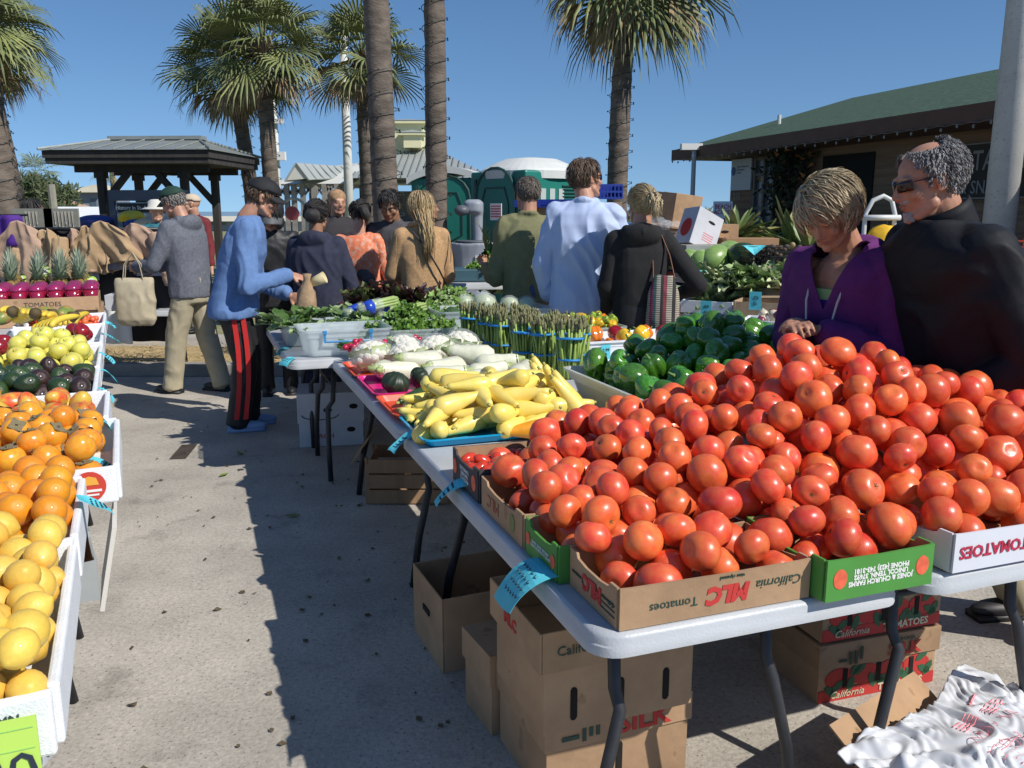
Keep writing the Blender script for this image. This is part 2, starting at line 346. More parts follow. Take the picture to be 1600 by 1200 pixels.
# ============================================================ gazebo
def gazebo():
    Y=17; a=at(80,258,Y); c=at(232,300,Y); t=thing('gazebo','small dark gazebo with grey standing seam metal roof','gazebo',(c.x-.15,Y+1.0,0),R(-3))
    wd=M('dark_wood',(.045,.04,.037),.8,.3,6,bump=.3,stretch=(1,1,.2)); mt=M('grey_metal_roof',(.30,.33,.32),.45,.12,2.5,metal=.3,bump=.05)
    px=1.03; pyy=.95
    for sx in(-1,1):
        for sy in(-1,1):
            b=MB(); b.box((sx*px,sy*pyy,1.15),(.17,.17,2.3)); b.box((sx*px,sy*pyy,2.24),(.24,.24,.12)); b.build('post',wd,t)
            b=MB(); b.box((sx*(px-.36),sy*pyy,2.0),(.13,.12,.98),tilt=(0,sx*R(-48) if False else -sx*R(-48)*-1,0)); b.build('brace',wd,t)
    b=MB(); b.box((0,-pyy,2.37),(3.3,.14,.16)); b.box((0,pyy,2.37),(3.3,.14,.16)); b.box((0,0,2.34),(.12,1.7,.12)); b.build('beam',wd,t)
    b=MB(); ex,ey,z0=2.0,1.75,2.52; b.box((0,0,z0-.045),(ex*2-.1,ey*2-.1,.10)); b.build('soffit',wd,t)
    b=MB(); b.box((0,0,z0+.075),(ex*2-.02,ey*2-.02,.13)); b.build('fascia',wd,t)
    b=MB(); rz=z0+.44; rx=1.05; e0=z0+.15; q=[(-ex-.05,-ey-.05,e0),(ex+.05,-ey-.05,e0),(ex+.05,ey+.05,e0),(-ex-.05,ey+.05,e0),(-rx,0,rz),(rx,0,rz)]
    b.add(q,[(0,1,5,4),(1,2,5),(2,3,4,5),(3,0,4),(3,2,1,0)])
    rf=b.build('roof',mt,t); 
    b=MB()
    for i in range(8):
        x=-ex+.25+i*.5; k=max(0,min(1,(ex-abs(x))/(ex-rx))); b.tube([(x,-ey-.05,e0+.012),(x if abs(x)<rx else x,-ey*(1-k),e0+.012+(rz-e0)*k)],.018,4)
        b.tube([(x,ey+.05,e0+.012),(x,ey*(1-k),e0+.012+(rz-e0)*k)],.018,4)
    for sx in(-1,1):
        for sy in(-1,1): b.tube([(sx*(ex+.05),sy*(ey+.05),e0+.02),(sx*rx,0,rz+.02)],.025,5)
    b.box((0,0,rz+.03),(2*rx+.3,.35,.07)); b.build('seam',mt,rf)
gazebo(); bpy.data.objects['gazebo'].scale=(.80,.80,1.0)
# history sign
def info_board():
    Y=15.2; a=at(176,318,Y); b_=at(292,345,Y); t=thing('history_sign','black framed beach history notice board under the gazebo','sign',((a.x+b_.x)/2,Y,0),0)
    fr=M('sign_frame',(.09,.11,.15),.6); W=b_.x-a.x; zt=at(176,297,Y).z
    m=MB(); m.box((0,0,zt-.09),(W+.08,.12,.18)); m.box((-W/2+.0,0,zt/2),(.09,.1,zt)); m.box((W/2,0,zt/2),(.09,.1,zt)); m.build('frame',fr,t)
    m=MB(); m.box((.0,-.0,zt-.78),(W-.14,.05,1.15)); m.build('panel',M('sign_panel',(.55,.58,.58),.5,.0,7,col2=(.35,.40,.42),mixlo=.45,mixhi=.6),t)
    m=MB(); m.box((-.04,-.034,zt-.30),(W-.26,.01,.15)); bar=m.build('title_bar',M('sign_black',(.02,.02,.02),.5),t)
    text(t,'History in St. Augustine Beach',.093,(-.04,-.045,zt-.30),(PI/2,0,0),whitep,sx=.92,bold=.002)
    m=MB(); 
    for i in range(9): m.box((-.35+.07*(i%2),-.03,zt-.72-.035*i),(.45,.006,.008))
    m.build('map_drawing',cardk,t)
info_board()
# ============================================================ pavilion building
def pavilion():
    Y=42; t=thing('beach_pavilion','cream pavilion with grey seam metal roof and small square tower','building',(0,Y,0),0)
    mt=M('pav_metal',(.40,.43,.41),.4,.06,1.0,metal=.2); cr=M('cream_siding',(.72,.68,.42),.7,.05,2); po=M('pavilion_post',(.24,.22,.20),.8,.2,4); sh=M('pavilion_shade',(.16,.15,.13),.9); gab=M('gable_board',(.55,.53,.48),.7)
    X=lambda p,y=300,YY=Y:at(p,y,YY).x; Z=lambda y,YY=Y:at(700,y,YY).z
    ez=Z(291); x0=X(452); x1=X(775); rz=Z(226); 
    q=[(x0,-4,ez),(x1,-4,ez),(x1,6,ez),(x0,6,ez),(X(640),1,rz),(X(665),1,rz)]
    # big hip roof on the right, long lean hip to the left
    bb=MB(); xm=X(560); bb.add([(xm,-4,Z(283)),(x1,-4,Z(283)),(x1,7,Z(283)),(xm,7,Z(283)),(X(652),1,rz),(X(668),1,rz)],[(0,1,5,4),(1,2,5),(2,3,4,5),(3,0,4),(3,2,1,0)])
    rf=bb.build('roof',mt,t)
    s=MB()
    for k in range(22):
        x=xm+(x1-xm)*(k+.5)/22; kk=min(1,(x-xm)/(X(652)-xm)) if x<X(652) else min(1,(x1-x)/(x1-X(668)))
        s.tube([(x,-4,Z(283)+.03),(x,-4+5*kk,Z(283)+.03+(rz-Z(283))*kk)],.035,4)
    s.build('seam',M('seam_metal',(.17,.18,.17),.5),rf)
    bb=MB(); xl=x0; bb.add([(xl,-3.4,ez),(xm+.4,-3.4,ez+.02),(xm+.4,4,ez),(xl,4,ez),(X(500),0,Z(262)),(xm+1.2,0,Z(250))],[(0,1,5,4),(2,3,4,5),(3,0,4),(3,2,1,0),(1,2,5)]); bb.build('left_roof',M('white_metal_roof',(.62,.62,.56),.5,.05,1),t)
    g0,g1,gp=X(484),X(511),X(493); bb=MB(); zg=Z(295); zp=Z(264)
    bb.add([(g0,-4.1,zg+.25),(g1,-4.1,zg+.32),((g0+g1)/2,-4.1,zp)],[(0,1,2)]); gb=bb.build('gable',gab,t); solid(gb,.08)
    bb=MB(); pk=((g0+g1)/2,-4.2,zp+.04); pkb=(X(545),-1.2,zp+.04)
    bb.add([(g1+.1,-4.2,zg+.25),pk,pkb,(X(563),-1.2,zg+.5)],[(0,3,2,1)]); bb.add([(g0-.1,-4.2,zg+.2),pk,pkb,(X(520),-1.2,zg+.4)],[(0,1,2,3)]); gr=bb.build('gable_roof',mt,t); solid(gr,.06)
    s=MB()
    for k in range(7):
        f=k/6.5+.02; a=Vector(pk).lerp(Vector(pkb),f); b2=Vector((g1+.1,-4.2,zg+.25)).lerp(Vector((X(563),-1.2,zg+.5)),f); s.tube([a+Vector((0,-.05,.02)),b2+Vector((0,-.05,.02))],.03,4)
    s.build('gable_seam',MC['seam_metal'],gr)
    for i,p in enumerate([463,476,486,499,515,530,548,562]):
        b=MB(); x=X(p); b.box((x,-3.3,ez/2),(.2,.2,ez)); b.build('post',po,t); b=MB(); b.box((x+.2,-3.3,ez-.3),(.09,.09,.6),tilt=(0,R(38),0)); b.box((x-.2,-3.3,ez-.3),(.09,.09,.6),tilt=(0,R(-38),0)); b.build('brace',po,t)
        if i%2==0:
            b=MB(); b.box((x,3.4,ez/2),(.3,.3,ez)); b.build('post',po,t)
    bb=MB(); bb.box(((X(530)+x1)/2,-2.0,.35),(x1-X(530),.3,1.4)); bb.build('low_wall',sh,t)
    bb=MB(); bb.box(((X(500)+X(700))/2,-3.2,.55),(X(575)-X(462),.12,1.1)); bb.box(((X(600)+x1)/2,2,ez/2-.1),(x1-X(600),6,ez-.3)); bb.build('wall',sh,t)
    bb=MB(); tx=X(638); bb.box((tx,1,(Z(240)+Z(192))/2),(X(660)-X(612),1.5,Z(192)-Z(240))); tw=bb.build('tower',cr,t)
    bb=MB(); hw=(X(660)-X(612))/2+.22; zt=Z(192); bb.box((tx,1,zt+.05),(hw*2,1.95,.12)); bb.build('tower_eave',cr,tw)
    bb=MB(); bb.add([(tx-hw,.0,zt+.12),(tx+hw,.0,zt+.12),(tx+hw,2,zt+.12),(tx-hw,2,zt+.12),(tx,1,Z(182))],[(0,1,4),(1,2,4),(2,3,4),(3,0,4)]); bb.build('tower_roof',mt,tw)
    bb=MB(); bb.box((X(648),-.1,Z(222)),(.8,1.0,Z(212)-Z(232))); bb.box((X(647),-.1,Z(211)),(1.25,1.3,.1)); dm=bb.build('dormer',cr,tw)
    bb=MB(); xx=X(647); bb.add([(xx-.68,-.78,Z(211)+.06),(xx+.68,-.78,Z(211)+.06),(xx+.68,.3,Z(211)+.06),(xx-.68,.3,Z(211)+.06),(xx,-.2,Z(203))],[(0,1,4),(1,2,4),(2,3,4),(3,0,4)]); bb.build('dormer_roof',mt,dm)
    bb=MB(); bb.box((X(613),.23,Z(206)),(.32,.05,.75)); bb.build('window',M('louver',(.30,.38,.42),.5),tw)
pavilion()
# ============================================================ brown building
def tackle_shop():
    ang=math.atan2(-5.6,1.5); c0=Vector((3.70,15.0)); L=13.5; D=4.0
    # local x along the front (towards camera-right), local y into the building
    t=thing('bait_shop','dark brown wooden shop with green shingle hip roof','building',(c0.x,c0.y,0),ang)
    wd=M('brown_siding',(.27,.165,.105),.8,.35,3,bump=.5,bscale=12,stretch=(.15,1,6),wave=(5.5,(.10,.06,.04),'Z',.93)); tr=M('brown_trim',(.12,.06,.04),.7,.2,4)
    sh=M('green_shingle',(.055,.105,.062),.9,.35,14,bump=.6,bscale=24,wave=(7,(.028,.055,.035),'Z',.9))
    b=MB(); b.box((L/2,D/2,1.35),(L,D,2.7)); b.build('wall',wd,t)
    ov=.75; z0=2.58; rz=3.42; b=MB()
    hx=.35
    q=[(-ov,-ov,z0),(L+ov,-ov,z0),(L+ov,D+ov,z0),(-ov,D+ov,z0),(hx,D/2,rz),(L-hx,D/2,rz)]
    b.add(q,[(0,1,5,4),(1,2,5),(2,3,4,5),(3,0,4)]); b.add([Vector(p)-Vector((0,0,.13)) for p in q[:4]],[(3,2,1,0)])
    rf=b.build('roof',sh,t)
    b=MB(); zc=z0-.075
    b.box((L/2,-ov+.02,zc),(L+2*ov,.05,.17)); b.box((-ov+.02,D/2,zc),(.05,D+2*ov-.1,.17)); b.box((L/2,-ov/2,z0-.15),(L+2*ov-.2,ov-.1,.03)); b.build('fascia',tr,rf)
    b=MB()
    for i in range(60): x=-ov+.1+i*.22; b.ell((x,-ov-.03,z0-.19-.02*(i%2)),(.014,.014,.022),5,4)
    b.tube([(-ov+.05+i*.11,-ov-.03,z0-.165-.012*(i%2)) for i in range(125)],.005,3,cap=False); b.build('eave_lights',M('eave_bulbs',(.25,.24,.2),.5),rf)
    for x,yy in((.9,.3),(5.2,.9)):
        b=MB(); zz=z0+(rz-z0)*(yy+ov)/(D/2+ov); b.tube([(x,yy,zz-.1),(x,yy,zz+.14)],.03,8); b.build('vent_pipe',M('pvc',(.6,.62,.6),.5),rf)
    # white notice
    b=MB(); b.box((.40,-.03,2.14),(.64,.03,.50)); pn=b.build('notice_board',M('notice_white',(.55,.58,.62),.5),t)
    b=MB(); b.lathe([(.07,0),(.07,.006)],n=20,mat=Matrix.Rotation(PI/2,3,'X'),c=(.16,-.047,2.2)); b.build('round_emblem',M('emblem_blue',(.02,.06,.25),.5),pn)
    text(pn,'Ocean Hammock\nInformation\nCenter',.052,(.27,-.05,2.22),(PI/2,0,0),M('notice_ink',(.08,.12,.25),.6),align='LEFT')
    text(t,'350',.15,(.24,-.012,1.79),(PI/2,0,0),M('pale_paint',(.40,.36,.28),.6),name='house_number')
    # window with shrub
    wx=1.12; b=MB(); 
    for dx in(-.28,0,.28): b.box((wx+dx,-.03,1.85),(.05,.05,1.05))
    for z in(1.34,1.6,1.86,2.12,2.36): b.box((wx,-.025,z),(.60,.04,.04))
    wf=b.build('window',M('window_frame',(.16,.15,.13),.7),t)
    b=MB(); b.box((wx-.0,-.008,1.85),(.56,.01,1.0)); b.build('pane',M('window_pane',(.14,.17,.20),.25,.3,2),wf)
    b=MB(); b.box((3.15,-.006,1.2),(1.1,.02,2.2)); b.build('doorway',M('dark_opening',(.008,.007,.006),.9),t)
    # big sign
    sx=5.45; b=MB(); b.box((sx,-.03,1.98),(1.9,.03,.60)); sg=b.build('shop_sign',M('sign_wood',(.035,.028,.022),.7),t)
    b=MB(); 
    for z in(-.29,.29): b.box((sx,-.05,1.98+z),(1.84,.012,.014))
    for x in(-.91,.91): b.box((sx+x,-.05,1.98),(.014,.012,.58))
    b.build('sign_border',M('faded_white',(.28,.27,.25),.7),sg)
    text(sg,'BAIT & TACKLE',.30,(sx,-.052,2.08),(PI/2,0,0),MC['faded_white'],sx=.82,bold=.003); text(sg,'GIFT & SNACKS',.2,(sx,-.052,1.80),(PI/2,0,0),MC['faded_white'],sx=.86,bold=.002)
    return t,ang
shop,SHA=tackle_shop()
# ============================================================ folding tables
def folding_table(name_label,center,rz,W=.76,L=1.72,h=.74,group='folding market tables',legdirs=True):
    """local: x across (W), y along (L)"""
    t=thing('folding_table',name_label,'table',center,rz,group)
    r=.07; pts=[]
    for cx,cy,a0 in((W/2-r,L/2-r,0),(-W/2+r,L/2-r,90),(-W/2+r,-L/2+r,180),(W/2-r,-L/2+r,270)):
        for k in range(7): a=R(a0+k*15); pts.append((cx+r*math.cos(a),cy+r*math.sin(a)))
    n=len(pts); vs=[]; fs=[]
    def ring(s,z,dip=0):
        for x,y in pts:
            zz=z
            if dip and abs(y)>L/2-.05: zz+=dip*(1-abs(x)/(W/2))**.7
            if dip and abs(x)>W/2-.05: zz+=dip*.5*min(1,(1-abs(y)/(L/2))*2)
            vs.append((x*s[0],y*s[1],zz))
    e=lambda d:(1-2*d/W,1-2*d/L)
    for d,z,dip in((.012,h,0),(.004,h-.003,0),(0,h-.010,0),(0,h-.026,0),(-.002,h-.029,0),(-.002,h-.052,.016),(.006,h-.056,.016),(.012,h-.045,.012)): ring(e(d),z,dip)
    for i in range(7):
        for k in range(n): fs.append((i*n+k,i*n+(k+1)%n,(i+1)*n+(k+1)%n,(i+1)*n+k))
    fs.append(tuple(range(n-1,-1,-1))[::-1]); o=len(vs)
    for x,y in pts: vs.append((x*.97,y*.985,h-.03))
    fs.append(tuple(range(o+n-1,o-1,-1)))
    for k in range(n): fs.append((7*n+k,7*n+(k+1)%n,o+(k+1)%n,o+k))
    m=MB(); m.add(vs,fs); 
    tp=m.build('tabletop',tabtop,t,True)
    md=tp.modifiers.new('es','EDGE_SPLIT'); md.split_angle=R(40)
    m=MB(); m.box((0,0,h+.0006),(W-.04,.004,.002)); m.build('fold_seam',M('seam_grey',(.3,.31,.32),.7),tp)
    for sy in(-1,1):
        y=sy*(L/2-.28)
        for sx in(-1,1):
            x=sx*(W/2-.17); m=MB()
            m.tube([(x,y,h-.05),(x,y+sy*.02,h-.28),(x+sx*.0,y+sy*.05,.42),(x+sx*.05,y+sy*.06,.22),(x+sx*.08,y+sy*.06,.0)],.0155,10); m.build('leg',steel,t,True)
        m=MB(); m.tube([(-W/2+.17,y+sy*.02,.56),(W/2-.17,y+sy*.02,.56)],.009,8); m.build('crossbar',steel,t,True); m=MB(); m.tube([(-W/2+.14,y,h-.06),(W/2-.14,y,h-.06)],.013,8); m.build('top_bar',steel,t,True)
        m=MB(); m.tube([(0,y+sy*.02,.56),(0,y-sy*.42,h-.05)],.009,6); m.build('brace',steel,t,True)
    return t
folding_table('near folding table carrying the left half of the tomato heap',S(.38,.865,0),SA)
folding_table('near right folding table under the white tomato tray',S(1.20,.87,0),SA)
folding_table('folding table under the yellow squash and wrapped cauliflower',S(.38,2.60,0),SA)
folding_table('folding table under the bin of green bell peppers',S(1.20,2.62,0),SA)
folding_table('crosswise folding table holding two stacked empty clear bins',S(.62,3.83,0),SA+PI/2)
folding_table('crosswise folding table of greens in front of the row of shoppers',S(.62,4.60,0),SA+PI/2)
RO=S(3.02,3.35); RA=R(24.5); RM=Matrix.Rotation(RA,3,'Z')
def RR(v,u,z=0): return RO+RM@Vector((v,u,0))+Vector((0,0,z))
folding_table('folding table under the lettuce and wooden onion crate across the aisle',RR(.46,.86),RA)
folding_table('folding table with the small tray of tomatoes behind the striped bag',RR(.46,2.62),RA)
folding_table('back folding table under the black crate and potatoes',RR(1.27,.36),RA,h=.93)
folding_table('back folding table under the row of watermelons',RR(1.27,2.12),RA,h=.93)
for i,(u,lab) in enumerate([(.45,'left stall folding table under lemons and oranges'),(1.97,'left stall folding table under avocados and yellow apples'),(3.49,'left stall folding table under bananas and cherry tomatoes'),(5.0,'left stall folding table under strawberries and pineapples')]):
    folding_table(lab,LL(-.40,u+.30),LA)
# ============================================================ trays and boxes
def open_tray(name,label,c,rz,W,D,h,mo,mi,group=None,cat='box',t=.006,notch=True,lining=False):
    """local front = -y; walls with a slightly stepped cut rim"""
    o=thing(name,label,cat,c,rz,group)
    for nm,p,d in(('front_panel',(0,-D/2,0),'x'),('back_panel',(0,D/2,0),'x'),('side_panel',(-W/2,0,0),'y'),('side_panel',(W/2,0,0),'y')):
        m=MB(); Lh=(W if d=='x' else D-2*t)/2
        prof=[(-Lh,h)] ; 
        if notch and d=='y': prof=[(-Lh,h),(-Lh*.72,h*.99),(-Lh*.66,h*.86),(-Lh*.3,h*.80),(Lh*.3,h*.80),(Lh*.66,h*.86),(Lh*.72,h*.99),(Lh,h)]
        else: prof=[(-Lh,h),(-Lh*.9,h*.985),(0,h*.96),(Lh*.9,h*.985),(Lh,h)]
        for s_ in(-1,1):
            pass
        pts=[(-Lh,0)]+[(a,b) for a,b in prof][0:0]
        loop=[(-Lh,.0),(Lh,.0)]+[(a,b) for a,b in reversed(prof)]
        n=len(loop); vs=[]
        for k in(-1,1):
            for a,z in loop: vs.append((a,p[1]+k*t/2,z) if d=='x' else (p[0]+k*t/2,a,z))
        m.add(vs,[tuple(range(n-1,-1,-1)),tuple(range(n,2*n))]+[(i,(i+1)%n,n+(i+1)%n,n+i) for i in range(n)])
        pn=m.build(nm,[mo],o)
        pn.data.materials.append(mi)
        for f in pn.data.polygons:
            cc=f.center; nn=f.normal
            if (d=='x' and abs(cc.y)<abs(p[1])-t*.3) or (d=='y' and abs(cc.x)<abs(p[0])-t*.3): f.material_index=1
    m=MB(); m.box((0,0,t/2+.001),(W-2*t-.002,D-2*t-.002,t)); m.build('base',mi,o)
    return o
# tomato trays at the table edge (printing is upside down, as in the photo)
TH=.088
mlc=open_tray('cardboard_tray','brown cardboard tray printed MLC at the near corner of the table',S(.275,.14,.742),SA,.45,.235,TH,card,cardd,'tomato trays')
f=(PI/2,PI,0) # text on front (-y), upside down
text(mlc,'California',.029,(.146,-.1215,.050),f,gtext,shear=.2); text(mlc,'MLC',.050,(.024,-.1215,.043),f,redp,bold=.003,shear=.2); text(mlc,'Tomatoes',.027,(-.105,-.1215,.038),f,gtext); text(mlc,'www.mlcproduce.com'[:0]+'vine ripened',.012,(.03,-.1215,.077),f,gtext)
g=(PI/2,PI,-PI/2)
text(mlc,'MLC',.045,(-.2295,-.0,.040),g,redp,bold=.003); text(mlc,'California',.014,(-.2295,-.075,.045),g,gtext); text(mlc,'Tomatoes',.014,(-.2295,.07,.040),g,gtext)
for yy in(-.075,):
    m=MB(); 
    for k in range(3): m.box((-.2292,yy,.035+.012*k-.014),(.001,.06,.003))
    m.build('small_print',gtext,mlc)
gt=open_tray('cardboard_tray','green printed cardboard tray beside the brown MLC one, facing front',S(.65,.12,.746),SA,.285,.28,TH+.005,greenp,card,'tomato trays')
f2=f
text(gt,'JONES & CHURCH FARMS\nUNICOI, TENN. 37692\nPHONE (423) 743-3181',.0150,(0,-.1435,.046),f2,whitep,bold=.0006)
tomato_print=M('tomato_print',(.75,.13,.06),.6,.2,40)
def oval(parent,x,y,z,r,axis,mat,name='tomato_print'):
    m=MB(); m.lathe([(1,0),(1,.0016)],n=20,mat=Matrix.Diagonal((r*.8,r,1)))
    o=m.build(name,mat,parent,loc=(x,y,z)); o.rotation_euler=(PI/2,0,0) if axis=='y' else (PI/2,0,-PI/2); return o
oval(gt,-.108,-.1425,.048,.022,'y',tomato_print); oval(gt,.112,-.1425,.048,.022,'y',tomato_print)
gs=open_tray('cardboard_tray','green cardboard tray second along the table edge, side on',S(.235,.365,.742),SA,.42,.20,TH,greenp,card,'tomato trays')
text(gs,'JONES & CHURCH FARMS\nUNICOI, TENN. 37692',.0105,(-.2145,.0,.042),g,whitep); oval(gs,-.2135,.077,.042,.016,'x',tomato_print); oval(gs,-.2135,-.075,.042,.016,'x',tomato_print)
bs=open_tray('cardboard_tray','plain brown tray third along the table edge with faint red print',S(.235,.645,.742),SA,.42,.33,TH,card,cardd,'tomato trays')
text(bs,'MLC',.05,(-.2145,.06,.040),g,M('faded_red',(.42,.14,.08),.8)); oval(bs,-.2135,-.09,.040,.024,'x',M('olive_print',(.22,.23,.08),.8))
dk=open_tray('cardboard_tray','black printed tray with red tomato ovals, farthest along the edge',S(.255,.965,.742),SA,.46,.26,TH+.01,M('black_card',(.05,.045,.05),.7),card,'tomato trays')
oval(dk,-.2335,-.09,.048,.024,'x',tomato_print); oval(dk,-.2335,.098,.048,.024,'x',tomato_print); text(dk,'PRODUCE\nVINE RIPE\nTOMATOES',.017,(-.2345,.0,.047),g,whitep)
wt=open_tray('cardboard_tray','white printed tray reading TOMATOES in red on the right table',S(1.115,.14,.746),SA,.47,.27,TH+.005,M('white_card',(.66,.68,.74),.6,.04,5),card,'tomato trays')
text(wt,'TOMATOES',.040,(-.115,-.1395,.047),f2,M('crimson_print',(.45,.02,.06),.6),bold=.001); text(wt,'Ken',.05,(.065,-.1395,.050),f2,cardk,shear=.4)
open_tray('cardboard_tray','brown tray beyond the white one at the right edge of the photo',S(1.61,.14,.746),SA,.47,.27,TH,card,cardd,'tomato trays')
# ============================================================ fruit meshes
def lobed(r,fun,n=20,m=12,flat=1,name='x',mat=None,stem=None,extra=None):
    b=MB(); prof=[]
    for i in range(m+1):
        a=PI*i/m; prof.append((math.sin(a),-math.cos(a)))
    vs=[];fs=[]
    for i,(rr,z) in enumerate(prof):
        for k in range(n):
            a=2*PI*k/n; q=fun(a,rr,z); vs.append((q[0]*r,q[1]*r,q[2]*r*flat))
    for i in range(m):
        for k in range(n): fs.append((i*n+k,i*n+(k+1)%n,(i+1)*n+(k+1)%n,(i+1)*n+k))
    b.add(vs,fs); me=b.mesh(name,mat,True)
    bm=bmesh.new(); bm.from_mesh(me); bmesh.ops.remove_doubles(bm,verts=bm.verts,dist=r*.001); bmesh.ops.recalc_face_normals(bm,faces=bm.faces); bm.to_mesh(me); bm.free()
    return me
tomm=M('tomato_skin',(.74,.088,.034),.34,.0,1.3,rnd=.15,hue=.009,col2=(.78,.19,.055),spec=.5,sss=.08,coat=.15,mixlo=.30,mixhi=.62,stretch=(1,1,1),bump=.05,bscale=5,speck=(26,(.72,.26,.10),.70))
tommats=[tomm]
def tomato_mesh(i):
    r=random.Random(i); nl=r.choice([4,5,6]); A=r.uniform(.0,.028)+(.05 if i==7 else 0); ph=r.uniform(0,6); e=r.uniform(-.05,.05)
    def f(a,rr,z):
        k=1+A*math.cos(nl*a+ph)*(max(0,z)**.5 if z>0 else .25)+e*math.cos(2*a)
        dim=.20*math.exp(-(rr/.22)**2)*(1 if z>0 else .35); x=rr**.93 if rr>0 else 0
        return (x*k*math.cos(a),x*k*math.sin(a),(z-dim*(1 if z>0 else -1))*1)
    return lobed(1,f,22,14,r.uniform(.80,.93),'tomato',tomm)
TMESH=[tomato_mesh(i) for i in range(8)]
scar=M('tomato_scar',(.10,.12,.04),.8,.4,30)
def stemscar():
    b=MB()
    for k in range(5):
        a=k*1.257; b.add([(0,0,.66),(.07*math.cos(a-.5),.07*math.sin(a-.5),.665),(.17*math.cos(a),.17*math.sin(a),.74),(.07*math.cos(a+.5),.07*math.sin(a+.5),.665)],[(0,1,2,3)])
    b.lathe([(.05,.64),(.045,.70)],n=6); return b.mesh('stem_scar',scar)
SCM=stemscar()
def pile(rect,z0,r,rv,h,seed,tries=4000,jit=8,mg=.8):
    """ballistic deposition; z0 / h may be functions of (x,y)"""
    rnd=np.random.RandomState(seed); P=np.zeros((0,4))
    z0f=z0 if callable(z0) else (lambda x,y:z0); hf=h if callable(h) else (lambda x,y:h)
    fails=0
    for _ in range(tries):
        rr=r*(1+rv*rnd.uniform(-1,1)); best=None
        x=rnd.uniform(rect[0]+rr*mg,rect[1]-rr*mg); y=rnd.uniform(rect[2]+rr*mg,rect[3]-rr*mg); step=r*.9
        for j in range(jit+1):
            if j: xx=min(max(best[0]+rnd.normal()*step,rect[0]+rr*.8),rect[1]-rr*mg); yy=min(max(best[1]+rnd.normal()*step,rect[2]+rr*.8),rect[3]-rr*mg); step*=.85
            else: xx,yy=x,y
            z=z0f(xx,yy)+rr
            if len(P):
                d2=(P[:,0]-xx)**2+(P[:,1]-yy)**2; s=(P[:,3]+rr)*.93; k=d2<s*s
                if k.any(): z=max(z,(P[k,2]+np.sqrt(s[k]**2-d2[k])).max())
            if best is None or z<best[2]: best=(xx,yy,z)
        if best[2]+rr*.8>hf(best[0],best[1]): 
            fails+=1
            if fails>420: break
            continue
        fails=0; P=np.vstack([P,[best[0],best[1],best[2],rr]])
    return P
def scatter(meshes,P,frame,name,label,cat,group,seed=1,tilt=.5,stem=None,stemname='stem',stemp=1,maxn=300,stuffz=None,squash=1,yaw=True):
    r=random.Random(seed); out=[]
    for x,y,z,rr in P:
        me=meshes[r.randrange(len(meshes))]; o=bpy.data.objects.new(name,me); col.objects.link(o)
        o.location=frame(x,y,z); o.scale=(rr,rr,rr*squash); o.rotation_euler=(r.gauss(0,tilt),r.gauss(0,tilt),r.uniform(0,6.28))
        tag(o,label,cat,group)
        if stem and r.random()<stemp:
            s_=bpy.data.objects.new(stemname,stem if not isinstance(stem,list) else stem[meshes.index(me)]); col.objects.link(s_); s_.parent=o
        out.append(o)
    return out
# ---- the great tomato heap
def sst(a,b,x):
    t=max(0,min(1,(x-a)/(b-a))); return t*t*(3-2*t)
def heapH(v,u):
    front=sst(-.02,.45,u)*.13; left=sst(.05,.7,v); back=1-sst(.92,1.26,u)
    hh=.868+front*(.30+.70*left)*(.15+.85*back)
    hh+=.175*math.exp(-((v-1.07)/.33)**2-((u-.74)/.30)**2)+.04*math.exp(-((v-1.5)/.35)**2-((u-.55)/.3)**2)
    return hh+.012
rect=(.058,2.0,.030,1.26)
def hlim(x,y):
    if x>.66 and y>1.13: return 0
    if y>1.07 and x<.36: return 0
    if y>.80 and x<.22: return .845
    return heapH(x,y)
HP=pile(rect,lambda x,y:max(.75,heapH(x,y)-.25),.0470,.15,hlim,4,tries=4500,mg=1.0)
# keep what could be seen: rank by how exposed each tomato is towards the camera and above
def exposure(P,frame):
    W=np.array([tuple(frame(*p[:3])) for p in P]); vis=[]
    cam_=np.array([0,0,CH]); 
    for i,w_ in enumerate(W):
        s=0
        for tx,ty,tz in((0,0,1),(0,0,.4),(.7,0,.3),(-.7,0,.3),(0,-.6,.5)):
            q=w_+np.array([tx,ty,tz])*P[i,3]*.9; d=cam_-q; L=np.linalg.norm(d); d/=L
            rel=W-q; tt=rel@d; per=np.linalg.norm(rel-np.outer(tt,d),axis=1); k=(tt>.0)&(per<P[:,3]*.98); k[i]=False
            s+=not k.any()
        vis.append(s/np.linalg.norm(w_-cam_))
    return np.array(vis)
ex=exposure(HP,S); order=np.argsort(-ex); top=HP[order[:262]]; rest=HP[order[262:]]
toms=scatter(TMESH,top,S,'tomato','ripe red beefsteak tomato in the big sunlit heap','tomato','tomatoes in the big heap',3,tilt=1.1,stem=SCM,stemname='stem_scar',stemp=.55)
if len(rest):
    bm=bmesh.new(); r=random.Random(8)
    for x,y,z,rr in rest:
        me=TMESH[r.randrange(8)].copy(); me.transform(Matrix.Translation(S(x,y,z))@Matrix.Rotation(r.uniform(0,6),4,'Z')@Matrix.Diagonal((rr,rr,rr,1))); bm.from_mesh(me); bpy.data.meshes.remove(me)
    me=bpy.data.meshes.new('tomatoes'); bm.to_mesh(me); bm.free(); me.materials.append(tomm); me.polygons.foreach_set('use_smooth',[True]*len(me.polygons))
    tag(mkobj('tomatoes',me),'lower layer of red tomatoes glimpsed between the top ones of the heap','tomatoes',kind='stuff')
print('heap',len(HP))
